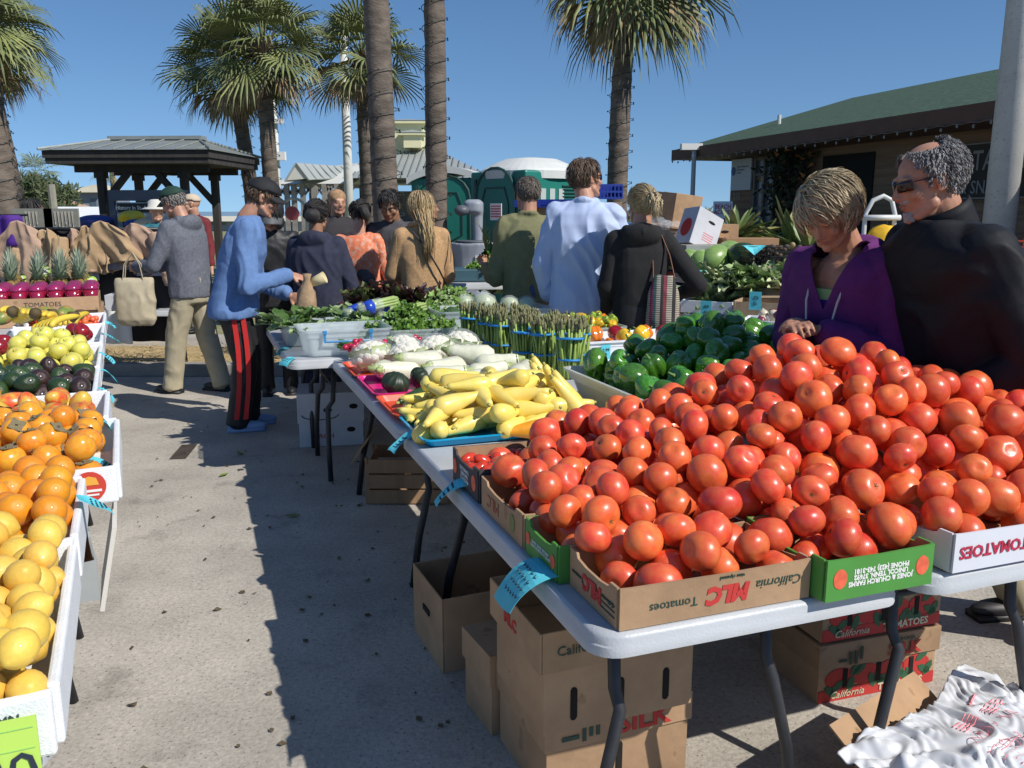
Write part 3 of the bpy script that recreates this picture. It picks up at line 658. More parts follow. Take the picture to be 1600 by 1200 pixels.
# plum tomatoes in the black tray
def capsule_mesh(name,mat,path,rad,n=12,squash=1):
    b=MB(); b.tube(path,rad,n,flat=squash); return b.mesh(name,mat,True)
plum=capsule_mesh('plum_tomato',M('plum_skin',(.62,.05,.02),.22,.15,2,rnd=.1,coat=.3),[(-1.5,0,0),(-1.38,0,0),(-1,0,0),(-.3,0,.04),(.5,0,.04),(1.1,0,0),(1.4,0,0),(1.5,0,0)],[.05,.35,.68,.82,.85,.68,.36,.05])
scatter([plum],pile((.04,.26,.85,1.08),.752,.021,.1,.83,7,600),S,'plum_tomato','small glossy plum tomato lying in the black printed tray','tomato','plum tomatoes in the black tray',3,tilt=.3)
# ---- yellow squash
sqm=M('squash_skin',(.88,.66,.12),.38,.12,3,rnd=.1,hue=.006,bump=.05,bscale=18,coat=.1,col2=(.84,.70,.20)); sqs=M('squash_stem',(.42,.40,.10),.7,.2,8); tips=M('squash_tip',(.55,.42,.12),.8)
def squash_mesh(i):
    r=random.Random(i); L=1; n=12; path=[];rad=[]; c=r.uniform(-.16,.22)
    for k in range(n+1):
        f=k/n; x=(f-.5)*2; path.append((x,c*math.sin(f*PI*.9)-c*.5,0)); 
        body=.15+.215*sst(.0,.75,f); 
        if f>.85: body*=math.sqrt(max(.02,1-((f-.85)/.15)**2))
        if f<.06: body*=.75
        rad.append(body)
    return capsule_mesh('squash',sqm,path,rad,14)
SQ=[squash_mesh(i) for i in range(6)]
b=MB(); b.tube([(-1.0,-.01,0),(-1.08,.0,0),(-1.13,.02,0)],[.075,.06,.055],6); SQSTEM=b.mesh('stem',sqs,True)
def place(me,name,label,cat,group,loc,rot,scale,stem=None,stemname='stem'):
    o=mkobj(name,me,None,loc,rot); o.scale=scale if isinstance(scale,tuple) else (scale,)*3; tag(o,label,cat,group)
    if stem: s_=mkobj(stemname,stem,o)
    return o
def tray(label,c,rz,W,D,h,mat,group='coloured plastic trays'):
    o=thing('plastic_tray',label,'tray',c,rz,group); m=MB(); vs=[];fs=[]; r=.035
    def ring(d,z):
        for cx,cy,a0 in((W/2-r,D/2-r,0),(-W/2+r,D/2-r,90),(-W/2+r,-D/2+r,180),(W/2-r,-D/2+r,270)):
            for k in range(5): a=R(a0+k*22.5); vs.append((cx*(1)+r*math.cos(a)-d*math.copysign(1,cx),cy+r*math.sin(a)-d*math.copysign(1,cy),z))
    for d,z in((.02,.001),(.004,h),(-.006,h+.001),(-.006,h-.004),(.0,h-.004)): ring(d,z)
    n=20
    for i in range(4):
        for k in range(n): fs.append((i*n+k,i*n+(k+1)%n,(i+1)*n+(k+1)%n,(i+1)*n+k))
    fs.append(tuple(range(n))); m.add(vs,fs); m.build('rim_and_walls',mat,o); 
    m=MB(); m.box((0,0,.005),(W-.06,D-.06,.004)); m.build('floor_panel',mat,o); return o
cyan=M('cyan_plastic',(.0,.33,.62),.35,.05,4); redpl=M('orange_red_plastic',(.75,.09,.035),.35,.05,4); magpl=M('magenta_plastic',(.72,.015,.22),.35,.05,4)
tray('bright blue plastic tray under the yellow squash',S(.31,1.63,.744),SA,.58,.40,.03,cyan)
tray('orange red tray under the zucchini',S(.23,2.04,.744),SA,.44,.38,.028,redpl)
tray('magenta pink tray under the round dark squash',S(.22,2.47,.748),SA,.42,.44,.028,magpl)
tray('orange red tray farthest along, under cauliflower and radishes',S(.24,2.92,.744),SA,.46,.42,.028,redpl)
r=random.Random(21)
k=0
for layer,(n,z,ww) in enumerate([(22,.785,1.0),(19,.83,.92),(15,.872,.8),(8,.91,.55)]):
    for i in range(n):
        fx=(i%5)/4 if n>8 else (i%3)/2; fy=(i//5)/max(1,(n-1)//5) if n>8 else (i//3)/2
        v=.33+(fx-.5)*.48*ww+r.gauss(0,.02)+.02*layer; u=1.66+(fy-.5)*.34*ww+r.gauss(0,.02)+.03*layer
        a=r.choice([0,PI])+r.gauss(.25,.55) if r.random()<.75 else r.uniform(0,6.28)
        sc_=r.uniform(.082,.105)
        place(SQ[r.randrange(6)],'yellow_squash','smooth yellow crookneck squash in the pile on the blue tray','squash','yellow squash on the blue tray',S(v,u,z+r.uniform(-.006,.008)),(r.gauss(0,.15),r.gauss(0,.16),SA+a),sc_,SQSTEM)
place(SQ[3],'orange_squash','orange squash lying at the near edge of the blue tray','squash',None,S(.40,1.43,.78),(0,0,SA),.1,SQSTEM).data=SQ[3].copy()
o_=bpy.data.objects['orange_squash']; o_.data.materials[0]=M('orange_squash_skin',(.80,.33,.02),.35,.1,4)
# standing squash at right end of tray
for i in range(6):
    place(SQ[i],'yellow_squash','long yellow squash leaning upright at the right end of the blue tray','squash','yellow squash leaning at the tray end',S(.60+.02*(i%2),1.52+.06*i,.86+.01*(i%3)),(0,R(50+6*(i%3)),SA+R(-30+r.uniform(-15,15))),.10,SQSTEM)
# zucchini, round squash
zum=M('zucchini_skin',(.02,.045,.014),.3,.3,3,rnd=.15,col2=(.035,.085,.02),stretch=(1,6,6),coat=.2)
zme=capsule_mesh('z',zum,[(-1.02,0,0),(-1,0,0),(-.9,0,0),(-.5,.03,0),(0,.05,0),(.5,.03,0),(.9,0,0),(1,0,0)],[.08,.10,.14,.17,.18,.175,.14,.03])
for i,(v,u,z,a) in enumerate([(.15,1.93,.79,.3),(.20,2.00,.79,.45),(.27,2.02,.82,.25),(.36,1.98,.79,.2),(.30,2.12,.79,.35),(.42,2.08,.83,.2),(.16,2.12,.79,.6)]):
    place(zme,'zucchini','dark green zucchini lying crosswise on the orange red tray','zucchini','zucchini on the red tray',S(v,u,z),(0,R(-8),SA+a),.11,SQSTEM)
acm=M('acorn_skin',(.02,.035,.018),.45,.2,3,col2=(.30,.20,.02),mixlo=.28,mixhi=.38)
acorn=lobed(1,lambda a,rr,z:(rr*math.cos(a)*(1+.07*math.cos(10*a)),rr*math.sin(a)*(1+.07*math.cos(10*a)),z),40,12,.8,'acorn',acm)
place(acorn,'acorn_squash','round ribbed dark acorn squash with an orange patch on the pink tray','squash',None,S(.12,2.34,.80),(R(20),0,1),.062)
place(acorn,'acorn_squash','second dark acorn squash, just right of the one with the patch','squash',None,S(.25,2.40,.80),(R(60),0,2),.055)
# white eggplants / white squash
wem=M('white_squash_skin',(.72,.72,.55),.3,.08,5,rnd=.06,coat=.2); wst=M('calyx',(.35,.42,.16),.6,.2,6)
weg=capsule_mesh('w',wem,[(-1,0,0),(-.95,0,0),(-.7,0,0),(-.3,0,0),(.2,0,0),(.6,0,0),(.88,0,0),(1,0,0)],[.1,.22,.30,.34,.46,.52,.38,.05])
b=MB(); b.tube([(-.88,0,0),(-1.02,0,0),(-1.25,.03,.02)],[.27,.16,.07],8); WST=b.mesh('calyx',wst,True)
for i,(v,u,z,a,s) in enumerate([(.18,2.58,.81,.2,.12),(.36,2.40,.81,2.9,.11),(.40,2.52,.82,.5,.12),(.56,2.62,.86,-.4,.12),(.30,2.60,.85,.1,.11),(.58,2.42,.81,3.3,.11),(.46,2.32,.80,.4,.1),(.68,2.24,.83,-2.2,.115),(.66,2.52,.83,2.8,.11),(.12,2.62,.81,1.2,.1)]):
    place(weg,'white_eggplant','pale cream white eggplant heaped between cauliflower and squash','eggplant','white eggplants on the left table',S(v,u,z),(0,R(10),SA+a),s,WST)
# cauliflower in film
cfm=M('cauliflower_curd',(.78,.74,.60),.8,.1,30,bump=.6,bscale=90); clf=M('cauliflower_leaf',(.42,.52,.22),.6,.3,8)
film=M('clear_film',(.9,.93,.95),.12,spec=.8,alpha=.20,bump=.5,bscale=28)
def cauliflower(i):
    t=thing('cauliflower','white cauliflower head wrapped in clear film','cauliflower',(0,0,0),0,'film wrapped cauliflowers'); r=random.Random(i); b=MB()
    for k in range(46):
        f=(k+.5)/46; z=1-1.25*f; rr=math.sqrt(max(0,1-z*z)); a=k*2.4; b.ell((rr*math.cos(a)*.065,rr*math.sin(a)*.065,z*.05),(.022,.022,.019),8,6)
    b.ell((0,0,0),(.066,.066,.05),12,8); b.build('curd',cfm,t,True)
    b=MB()
    for k in range(7):
        a=k*.9; ca,sa=math.cos(a),math.sin(a)
        b.grid(lambda u,v:Vector((ca*(.05+.04*v)-sa*(u-.5)*.07,sa*(.05+.04*v)+ca*(u-.5)*.07,-.045+.075*v+.01*abs(u-.5))),3,3)
    b.build('outer_leaf',clf,t,True)
    b=MB(); b.lathe([(.02,-.055),(.07,-.05),(.094,-.01),(.088,.03),(.06,.062),(.02,.078),(.002,.079)],n=22,fun=lambda a,z:1+.03*math.sin(7*a+z*60)); b.build('film_wrap',film,t,True); return t
cf0=cauliflower(1)
lab=['leftmost film wrapped cauliflower beside the small bunch of radish leaves','film wrapped cauliflower second from left, in front row','film wrapped cauliflower in the middle under a torn label','film wrapped cauliflower highest of the group','film wrapped cauliflower nearest the asparagus']
for i,(v,u,z,s) in enumerate([(.12,2.90,.83,1.2),(.28,2.82,.83,1.15),(.44,2.86,.85,1.15),(.32,3.02,.84,1.1),(.60,2.92,.86,1.15)]):
    c=cf0 if i==0 else copy_tree(cf0); c.location=S(v,u,z); c.rotation_euler=(R(-12),R(15*(i%3-1)),i*1.3); c.scale=(s,s,s); c['label']=lab[i]
# ---- asparagus
asp=M('asparagus_stalk',(.33,.46,.10),.5,.25,6,stretch=(1,1,.3)); aspt=M('asparagus_tip',(.22,.215,.10),.7,.4,40,bump=.4,bscale=100); band=M('blue_band',(.02,.24,.60),.5)
def spear(i):
    r=random.Random(i); b=MB(); h=.24+r.uniform(-.012,.014); bx=r.gauss(0,.004)
    b.tube([(0,0,0),(0,0,h*.5),(bx,0,h*.82)],[.0066,.0060,.0052],7,0); b.tube([(bx,0,h*.82),(bx,0,h*.87),(bx+.001,0,h*.94),(bx+.002,0,h)],[.005,.0068,.0062,.001],7,1)
    for k in range(8):
        a=k*2.4; z=h*(.82+.018*k); b.add([(bx+.005*math.cos(a-.6),.005*math.sin(a-.6),z),(bx+.005*math.cos(a+.6),.005*math.sin(a+.6),z),(bx+.0095*math.cos(a),.0095*math.sin(a),z+.016)],[(0,1,2)],1)
    return b.mesh('spear',[asp,aspt],True)
SP=[spear(i) for i in range(5)]
def asparagus():
    t=thing('asparagus_bunch','x','asparagus',(0,0,0),0,'bunches of asparagus standing upright'); r=random.Random(4); k=0
    for ring,(n,rad) in enumerate([(1,0),(6,.0145),(12,.029),(16,.041)]):
        for j in range(n):
            a=2*PI*j/n+ring; x,y=rad*math.cos(a),rad*math.sin(a); o=mkobj('spear',SP[r.randrange(5)],t,(x,y,r.uniform(-.004,.004)),(R(90)*0-y*4.2+r.gauss(0,.05),x*4.2+r.gauss(0,.03),r.uniform(0,6)))
    for z,rd in((.075,.0525),(.165,.066)):
        b=MB(); b.lathe([(rd,z-.004),(rd+.0025,z-.003),(rd+.0025,z+.003),(rd,z+.004)],n=20); b.build('rubber_band',band,t,True)
    return t
a0=asparagus()
al=['leftmost asparagus bunch, behind the wrapped cauliflower','asparagus bunch with a blue label second from the left','asparagus bunch third from the left, front row','asparagus bunch in the middle, tied low','asparagus bunch behind the middle ones','asparagus bunch right of the middle, dark purple tips','front right asparagus bunch beside the white tray','rearmost asparagus bunch near the green beans','asparagus bunch between the two right ones','back left asparagus bunch half hidden','back row asparagus bunch by the clear bin']
for i,(v,u) in enumerate([(.80,3.40),(.85,3.20),(.86,3.04),(.90,2.80),(1.0,2.98),(.98,2.68),(1.02,2.47),(1.08,2.80),(1.12,2.6),(.96,3.30),(1.02,3.14)]):
    c=a0 if i==0 else copy_tree(a0); c.location=S(v,u,.744); c.rotation_euler=(R(3*(i%3-1)),R(2-4*(i%2)),i*1.1); c.scale=(1.08,1.08,1.18); c['label']=al[i]
# ---- bell peppers
gpm=M('green_pepper_skin',(.07,.22,.018),.24,.35,2,rnd=.3,hue=.012,coat=.6,spec=.6,stretch=(3,3,3),bump=.08,bscale=2); pst=M('pepper_stem',(.12,.22,.05),.6)
def pepper_mesh(i,mat):
    r=random.Random(i); nl=r.choice([3,4,4]); ph=r.uniform(0,6)
    def f(a,rr,z):
        lob=.70+.36*abs(math.cos(nl*.5*a+ph))**.6; x=rr**.62; tp=1 if z>0 else 1-.22*(-z)**1.5
        dim=(.22 if z>0 else .16)*math.exp(-(rr/.33)**2); 
        return (x*lob*tp*math.cos(a),x*lob*tp*math.sin(a),z*1.0-dim*(1 if z>0 else -1))
    return lobed(1,f,32,16,r.uniform(1.0,1.22),'pepper',mat)
PM=[pepper_mesh(i,gpm) for i in range(5)]
b=MB(); b.tube([(0,0,.72),(.02,0,.95),(.1,.03,1.22),(.16,.05,1.35)],[.26,.11,.085,.10],8); PST=b.mesh('stem',pst,True)
bin_m=M('clear_bin_plastic',(.62,.70,.72),.3,.1,3,alpha=.42,spec=.6,bump=.06,bscale=8); bin_w=M('milky_bin_plastic',(.60,.63,.60),.35,.1,3,alpha=.78,spec=.5)
def clear_bin(label,c,rz,W,D,h,mat=bin_m,name='plastic_bin',group='plastic storage bins on the tables',taper=.03,handles=False):
    o=thing(name,label,'bin',c,rz,group); m=MB(); r=.045; vs=[];fs=[]; n=24
    def ring(d,z):
        for cx,cy,a0 in((W/2-r,D/2-r,0),(-W/2+r,D/2-r,90),(-W/2+r,-D/2+r,180),(W/2-r,-D/2+r,270)):
            for k in range(6): a=R(a0+k*18); vs.append((cx-d*math.copysign(1,cx)+r*math.cos(a),cy-d*math.copysign(1,cy)+r*math.sin(a),z))
    pr=[(taper,.001),(taper*.35,h*.7),(taper*.1,h*.72),(0,h-.012),(-.012,h-.010),(-.013,h),(.002,h),(taper*.4+.004,h*.7),(taper+.004,.006)]
    for d,z in pr: ring(d,z)
    for i in range(len(pr)-1):
        for k in range(n): fs.append((i*n+k,i*n+(k+1)%n,(i+1)*n+(k+1)%n,(i+1)*n+k))
    fs.append(tuple(range(n-1,-1,-1))); fs.append(tuple((len(pr)-1)*n+k for k in range(n))); m.add(vs,fs); m.build('tub',mat,o,True).modifiers.new('es','EDGE_SPLIT').split_angle=R(35)
    if handles:
        for x in(-.13,.13):
            m=MB(); m.box((x,-D/2-.012,h*.72),(.012,.012,.05)); m.box((x,-D/2-.016,h*.93),(.022,.012,.02)); m.build('latch',M('blue_latch',(.04,.25,.55),.4),o)
        m=MB(); m.tube([(-.13,-D/2-.012,h*.58),(.0,-D/2-.02,h*.58),(.13,-D/2-.012,h*.58)],.006,6); m.build('handle',MC['blue_latch'],o)
        m=MB(); m.box((.05,-D/2-.006,h*.36),(.2,.004,.045)); lb=m.build('bin_label',whitep,o); m=MB(); m.box((.07,-D/2-.010,h*.36),(.12,.003,.012)); m.build('label_stripe',MC['blue_latch'],lb)
    return o
clear_bin('long milky tub heaped with green bell peppers',S(1.28,1.60,.744),SA,1.0,.76,.15,bin_w,taper=.05)
pp=pile((.84,1.74,1.26,1.94),.755,.051,.1,lambda x,y:.955+.19*math.exp(-((x-1.40)/.40)**2-((y-1.72)/.3)**2),12,1200)
scatter(PM,pp,S,'green_pepper','glossy dark green bell pepper heaped in the milky tub','pepper','green bell peppers in the tub',5,tilt=1.3,stem=PST,squash=.95)
# ============================================================ people
def evalmesh(me,mods):
    o=bpy.data.objects.new('tmp',me); col.objects.link(o)
    for ty,kw in mods:
        m=o.modifiers.new(ty,ty)
        for k,v in kw.items(): setattr(m,k,v)
    dg=bpy.context.evaluated_depsgraph_get(); dg.update(); out=bpy.data.meshes.new_from_object(o.evaluated_get(dg)); bpy.data.objects.remove(o); return out
def remesh(mb,vox,sm,name,mat):
    me=mb.mesh(name,mat); 
    out=evalmesh(me,[('REMESH',dict(mode='VOXEL',voxel_size=vox,adaptivity=0)),('SMOOTH',dict(factor=.5,iterations=sm))])
    out.name=name; out.materials.clear(); out.materials.append(mat); out.polygons.foreach_set('use_smooth',[True]*len(out.polygons)); return out
def wrinkle(me,amp,sc_=(9,9,4),seed=0,ridge=True,fine=.3):
    n=len(me.vertices); co=np.empty(n*3); me.vertices.foreach_get('co',co); co=co.reshape(-1,3); no=np.empty(n*3); me.vertices.foreach_get('normal',no); no=no.reshape(-1,3)
    off=Vector((seed*3.1,seed*1.7,seed)); d=np.empty(n)
    sx,sy,sz=sc_; nz=noise.noise
    for i in range(n):
        x,y,z=co[i]; w1=nz((x*4+seed,y*4,z*4)); p=(x*sx+w1*1.2+z*1.5,y*sy+w1,z*sz+x*2.0*w1+seed)
        a=nz(p); a=(1-abs(a)*2.6) if ridge else a*1.5
        d[i]=a*(.6+.8*w1)+fine*nz((p[0]*2.7,p[1]*2.7,p[2]*2.7))
    co+=no*(d*amp)[:,None]; me.vertices.foreach_set('co',co.ravel()); me.update()
def cap(mb,p0,r0,p1,r1,n=12):
    p0=Vector(p0);p1=Vector(p1); d=p1-p0; L=d.length or 1e-6; u=d/L
    pts=[];rad=[]
    for a in(-80,-50,-25,0): pts.append(p0+u*r0*math.sin(R(a))); rad.append(r0*math.cos(R(a)))
    for a in(0,25,50,80): pts.append(p1+u*r1*math.sin(R(a))); rad.append(r1*math.cos(R(a)))
    mb.tube(pts,rad,n)
def loft(mb,rings,n=24):
    vs=[];fs=[]
    for (cx,cy,cz,rx,ry) in rings:
        for k in range(n):
            a=2*PI*k/n; c,s_=math.cos(a),math.sin(a); e=.82
            vs.append((cx+rx*math.copysign(abs(c)**e,c),cy+ry*math.copysign(abs(s_)**e,s_),cz))
    m=len(rings)
    for i in range(m-1):
        for k in range(n): fs.append((i*n+k,i*n+(k+1)%n,(i+1)*n+(k+1)%n,(i+1)*n+k))
    fs.append(tuple(range(n-1,-1,-1))); fs.append(tuple((m-1)*n+k for k in range(n))); mb.add(vs,fs)
skinA=M('skin_light',(.56,.31,.21),.5,.12,14,sss=.12,bump=.06,bscale=120); skinR=M('skin_ruddy',(.47,.24,.155),.5,.18,12,sss=.12,bump=.06,bscale=120); skinD=M('skin_tan',(.30,.155,.09),.5,.15,12,sss=.08)
eyew=M('eye_white',(.36,.33,.30),.3); eyed=M('eye_iris',(.03,.02,.015),.2); lipm=M('lip',(.42,.14,.11),.5); glassm=M('sunglass',(.006,.006,.007),.08); shoem=M('shoe_dark',(.02,.02,.022),.5,.2,20)
def hand(mb,w,d,palm,s=1,curl=.5,side=1,spread=.18,thumb=1):
    """w wrist point, d direction of the hand, palm = normal the palm faces"""
    d=Vector(d).normalized(); palm=Vector(palm); palm=(palm-d*palm.dot(d)).normalized(); lat=d.cross(palm).normalized()*side
    w=Vector(w); c=w+d*.048*s
    fr=Matrix((lat,d,palm)).transposed()
    mb.ell(c,(.040*s,.050*s,.0145*s),12,8,mat=fr)
    for i,(off,L) in enumerate([(-.030,.062),(-.010,.074),(.011,.070),(.030,.055)]):
        b=w+d*.082*s+lat*off*s; a=curl*.5+.05*i; dd=(d+lat*off*spread*14).normalized(); p=b; pts=[p-dd*.02*s]; rr=[.0088*s]
        for j,f in enumerate((.45,.32,.23)):
            q=dd*math.cos(a)+palm*math.sin(a); pts.append(p); rr.append(.0088*s-.0007*j*s); p=p+q*L*f*s*1.05; a+=curl*.95
        pts.append(p); rr.append(.0066*s)
        for k in range(len(pts)-1): cap(mb,pts[k],rr[k],pts[k+1],rr[k+1],8)
    if thumb:
        b=w+d*.022*s-lat*.026*s; d1=(d*.75-lat*.62+palm*.35).normalized(); p1=b+d1*.042*s; d2=(d*.92-lat*.1+palm*.45).normalized(); p2=p1+d2*.032*s; p3=p2+(d2+palm*.2).normalized()*.024*s
        cap(mb,b,.0135*s,p1,.0105*s,8); cap(mb,p1,.0102*s,p2,.0092*s,8); cap(mb,p2,.0092*s,p3,.0072*s,8)
def headmat(c,yaw,pitch,roll=0): # yaw + = turn to the person's right (clockwise), pitch + = down
    return Matrix.Translation(c)@Matrix.Rotation(-R(yaw),4,'Z')@Matrix.Rotation(-R(pitch),4,'X')@Matrix.Rotation(R(roll),4,'Y')
def head_prims(mb,H,s=1,chin=1,nose=1):
    def E_(c,r_,n=14,m=10): mb.ell(H@(Vector(c)*s),tuple(q*s for q in r_),n,m,mat=H.to_3x3())
    def C_(a,ra,b,rb): cap(mb,H@(Vector(a)*s),ra*s,H@(Vector(b)*s),rb*s,10)
    E_((0,-.012,.030),(.076,.097,.086),20,14); E_((0,.030,-.025),(.062,.064,.085),18,12); E_((0,.034,-.078),(.050,.050,.034)); E_((0,.076,-.096),(.021*chin,.018,.018))
    C_((0,.086,.016),.0085,(0,.107,-.022),.0125*nose); E_((0,.098,-.030),(.0175,.013,.010)); E_((0,.108,-.024),(.0105,.0115,.011))
    E_((.027,.080,.027),(.025,.013,.009)); E_((-.027,.080,.027),(.025,.013,.009))
    for q in(-1,1):
        E_((q*.040,.062,-.022),(.024,.022,.024)); C_((q*.052,.02,-.06),.02,(q*.03,.06,-.088),.018)
        E_((q*.0765,-.004,-.002),(.0075,.019,.030)); E_((q*.081,-.012,.008),(.006,.012,.020)); E_((q*.0775,.006,-.022),(.006,.009,.011))
    E_((0,.086,-.053),(.023,.011,.0065)); E_((0,.083,-.064),(.019,.011,.0075)); E_((0,.073,-.075),(.026,.012,.012))
def face_parts(t,H,s=1,eyes=True,brow=None,closed=False):
    if eyes:
        for q in(-1,1):
            m=MB(); m.ell((0,0,0),(.0125*s,.0115*s,.0085*s if not closed else .006*s),10,8); e=m.build('eye',eyew if not closed else skinR,t,True); e.matrix_local=H@Matrix.Translation(Vector((q*.030,.0815,.008))*s)
            if not closed: m=MB(); m.ell((0,.0085*s,-.001*s),(.0055*s,.0045*s,.0055*s),8,6); m.build('iris',eyed,e,True)
    m=MB(); m.ell((0,0,0),(.0225*s,.009*s,.0042*s),12,6); m.ell((0,-.003*s,-.010*s),(.018*s,.009*s,.0055*s),12,6); l=m.build('lips',lipm,t,True); l.matrix_local=H@Matrix.Translation(Vector((0,.0905,-.0535))*s)
    if brow:
        for q in(-1,1):
            m=MB(); m.tube([(q*.012,.093,.028),(q*.028,.0935,.034),(q*.045,.082,.031),(q*.052,.073,.025)],[.003,.0048,.004,.002],6,flat=.7); b=m.build('eyebrow',brow,t); b.matrix_local=H@Matrix.Diagonal((s,s,s,1))
def hairmat(name,c,c2): return M(name,c,.45,0,7,bump=.5,bscale=120,col2=c2,stretch=(5,5,1.2),sheen=.1)
def hair(t,H,mat,style='short',s=1,n=260,L=.05,seed=1,hairline=.045,top=True,vol=1.0,back=-.07,messy=.25,part=True,base=True,name='hair',bald=False,capd=False,lwid=1.0):
    """base shell over the scalp + many tapered locks lying on it"""
    r=random.Random(seed); Hs=H@Matrix.Diagonal((s,s,s,1)); Cc=Vector((0,-.014,.030)); A=Vector((.081,.102,.092))*vol; mb=MB()
    def on(th,ph): return Vector((math.cos(ph)*math.cos(th),math.cos(ph)*math.sin(th),math.sin(ph)))
    def ok(u):
        x,y,z=Cc.x+u.x*A.x,Cc.y+u.y*A.y,Cc.z+u.z*A.z
        if y>.055 and z<hairline+.03: return False
        if y>.02 and z<hairline-.02 and abs(x)<.09: return (y<.035 and z>.0)
        if y<=.02 and z<back+max(0,(y+.02))*1.6+ (.035 if abs(y)<.022 else 0): return False
        if capd and z>.052+.15*max(0,y): return False
        if bald and z>.098 and y>-.045: return False
        return True
    if base:
        nu,nv=32,18; vs=[];idx={};fs=[]
        for j in range(nv+1):
            for i in range(nu):
                u=on(2*PI*i/nu,-PI/2*.75+j/nv*(PI/2+PI/2*.75)); p=Cc+Vector((u.x*A.x,u.y*A.y,u.z*A.z)); p*=1; p+=u*.004*noise.noise(p*60); idx[i,j]=len(vs); vs.append(Hs@p); 
        for j in range(nv):
            for i in range(nu):
                ph=-PI/2*.75+(j+.5)/nv*(PI/2*1.75)
                if ok(on(2*PI*(i+.5)/nu,ph)): fs.append((idx[i,j],idx[(i+1)%nu,j],idx[(i+1)%nu,j+1],idx[i,j+1]))
        mb.add(vs,fs)
    tie=Vector((0,-.115,.045))
    for i in range(n):
        for _ in range(40):
            u=Vector((r.gauss(0,1),r.gauss(0,1),r.gauss(.25,1))).normalized()
            if ok(u): break
        else: continue
        p=Cc+Vector((u.x*A.x,u.y*A.y,u.z*A.z)); pts=[];l=L*r.uniform(.6,1.3); nst=5
        if style in('pony','bun'): dirv=(tie-p)
        elif style=='back': dirv=Vector((u.x*.3,-1,-.1))
        elif style=='sweep': dirv=Vector((-.9+u.x*.5,.25,-.25)) if u.y>-.3 else Vector((u.x*.8,-.3,-1))
        else: dirv=Vector((u.x*.9,u.y*.55+(.5 if u.y>0 else -.2),-.85 if abs(u.z)<.75 else -.2))
        dirv+=Vector((r.gauss(0,messy),r.gauss(0,messy),r.gauss(0,messy*.7)))
        q=p.copy(); step=l/nst; fl=r.uniform(-.002,.012)*(1 if style!='pony' else .3)
        for k in range(nst+1):
            pts.append(q+u*(.003+fl*(k/nst)**1.5+(.004*math.sin(PI*k/nst))))
            nrm=Vector(((q.x-Cc.x)/A.x,(q.y-Cc.y)/A.y,(q.z-Cc.z)/A.z)); nl=nrm.length; nn=Vector(((q.x-Cc.x)/A.x**2,(q.y-Cc.y)/A.y**2,(q.z-Cc.z)/A.z**2)).normalized()
            d=dirv-nn*dirv.dot(nn); 
            if d.length<1e-4: d=dirv
            q=q+d.normalized()*step
            if nl<1: q=q+nn*.002
            dirv=dirv+Vector((0,0,-.12)) if style not in('pony','bun') else (tie-q if (tie-q).length>.03 else dirv)
            u=nn if q.z>-.03 else u
        w_=lwid*r.uniform(.003,.0065)*(1.2 if L>.05 else 1)
        mb.tube([Hs@x for x in pts],[w_*s*a for a in(.7,1,1,.8,.5,.12)],5,flat=.35)
    o=mb.build(name,mat,t,True); return o
def capped(t,H,mat,s=1,brim=.075,brimmat=None,logo=None):
    Hs=H@Matrix.Diagonal((s,s,s,1)); m=MB(); vs=[];fs=[];n=28;k=9
    for j in range(k+1):
        a=PI/2*j/k
        for i in range(n): th=2*PI*i/n; vs.append(Hs@Vector((.085*math.cos(a)*math.cos(th),-.010+.106*math.cos(a)*math.sin(th),.048+.078*math.sin(a)+(.006 if math.sin(th)>0 else -.010)*(1-math.sin(a)))))
    for j in range(k):
        for i in range(n): fs.append((j*n+i,j*n+(i+1)%n,(j+1)*n+(i+1)%n,(j+1)*n+i))
    m.add(vs,fs); m.ell(Hs@Vector((0,-.01,.128)),(.007*s,.007*s,.005*s),8,5); o=m.build('cap',mat,t,True); solid(o,.003)
    b=MB(); b.grid(lambda u,v:Hs@Vector(((u-.5)*.150*(1-.25*v*v),.078+brim*v*(1-1.6*(u-.5)**2)-.11*(u-.5)**2*1.6,.050-.022*v-.13*(u-.5)**2)),12,6); br=b.build('brim',brimmat or mat,o,True); solid(br,.004)
    return o
def sunglasses(t,H,s=1,mat=glassm,frame=None):
    Hs=H@Matrix.Diagonal((s,s,s,1)); m=MB()
    for q in(-1,1): m.grid(lambda u,v:Hs@Vector((q*(.006+.054*u),.101-.026*u**2.2,.021-.032*v+.004*u)),6,3)
    o=m.build('sunglasses',mat,t,True); solid(o,.003)
    f=MB()
    for q in(-1,1): f.tube([Hs@Vector((q*.06,.078,.018)),Hs@Vector((q*.078,.03,.016)),Hs@Vector((q*.083,-.012,.012)),Hs@Vector((q*.081,-.025,-.002))],.0022*s,6)
    f.tube([Hs@Vector((-.008,.103,.018)),Hs@Vector((.008,.103,.018))],.0022*s,6); f.build('glasses_frame',frame or mat,o)
    return o
NB={}
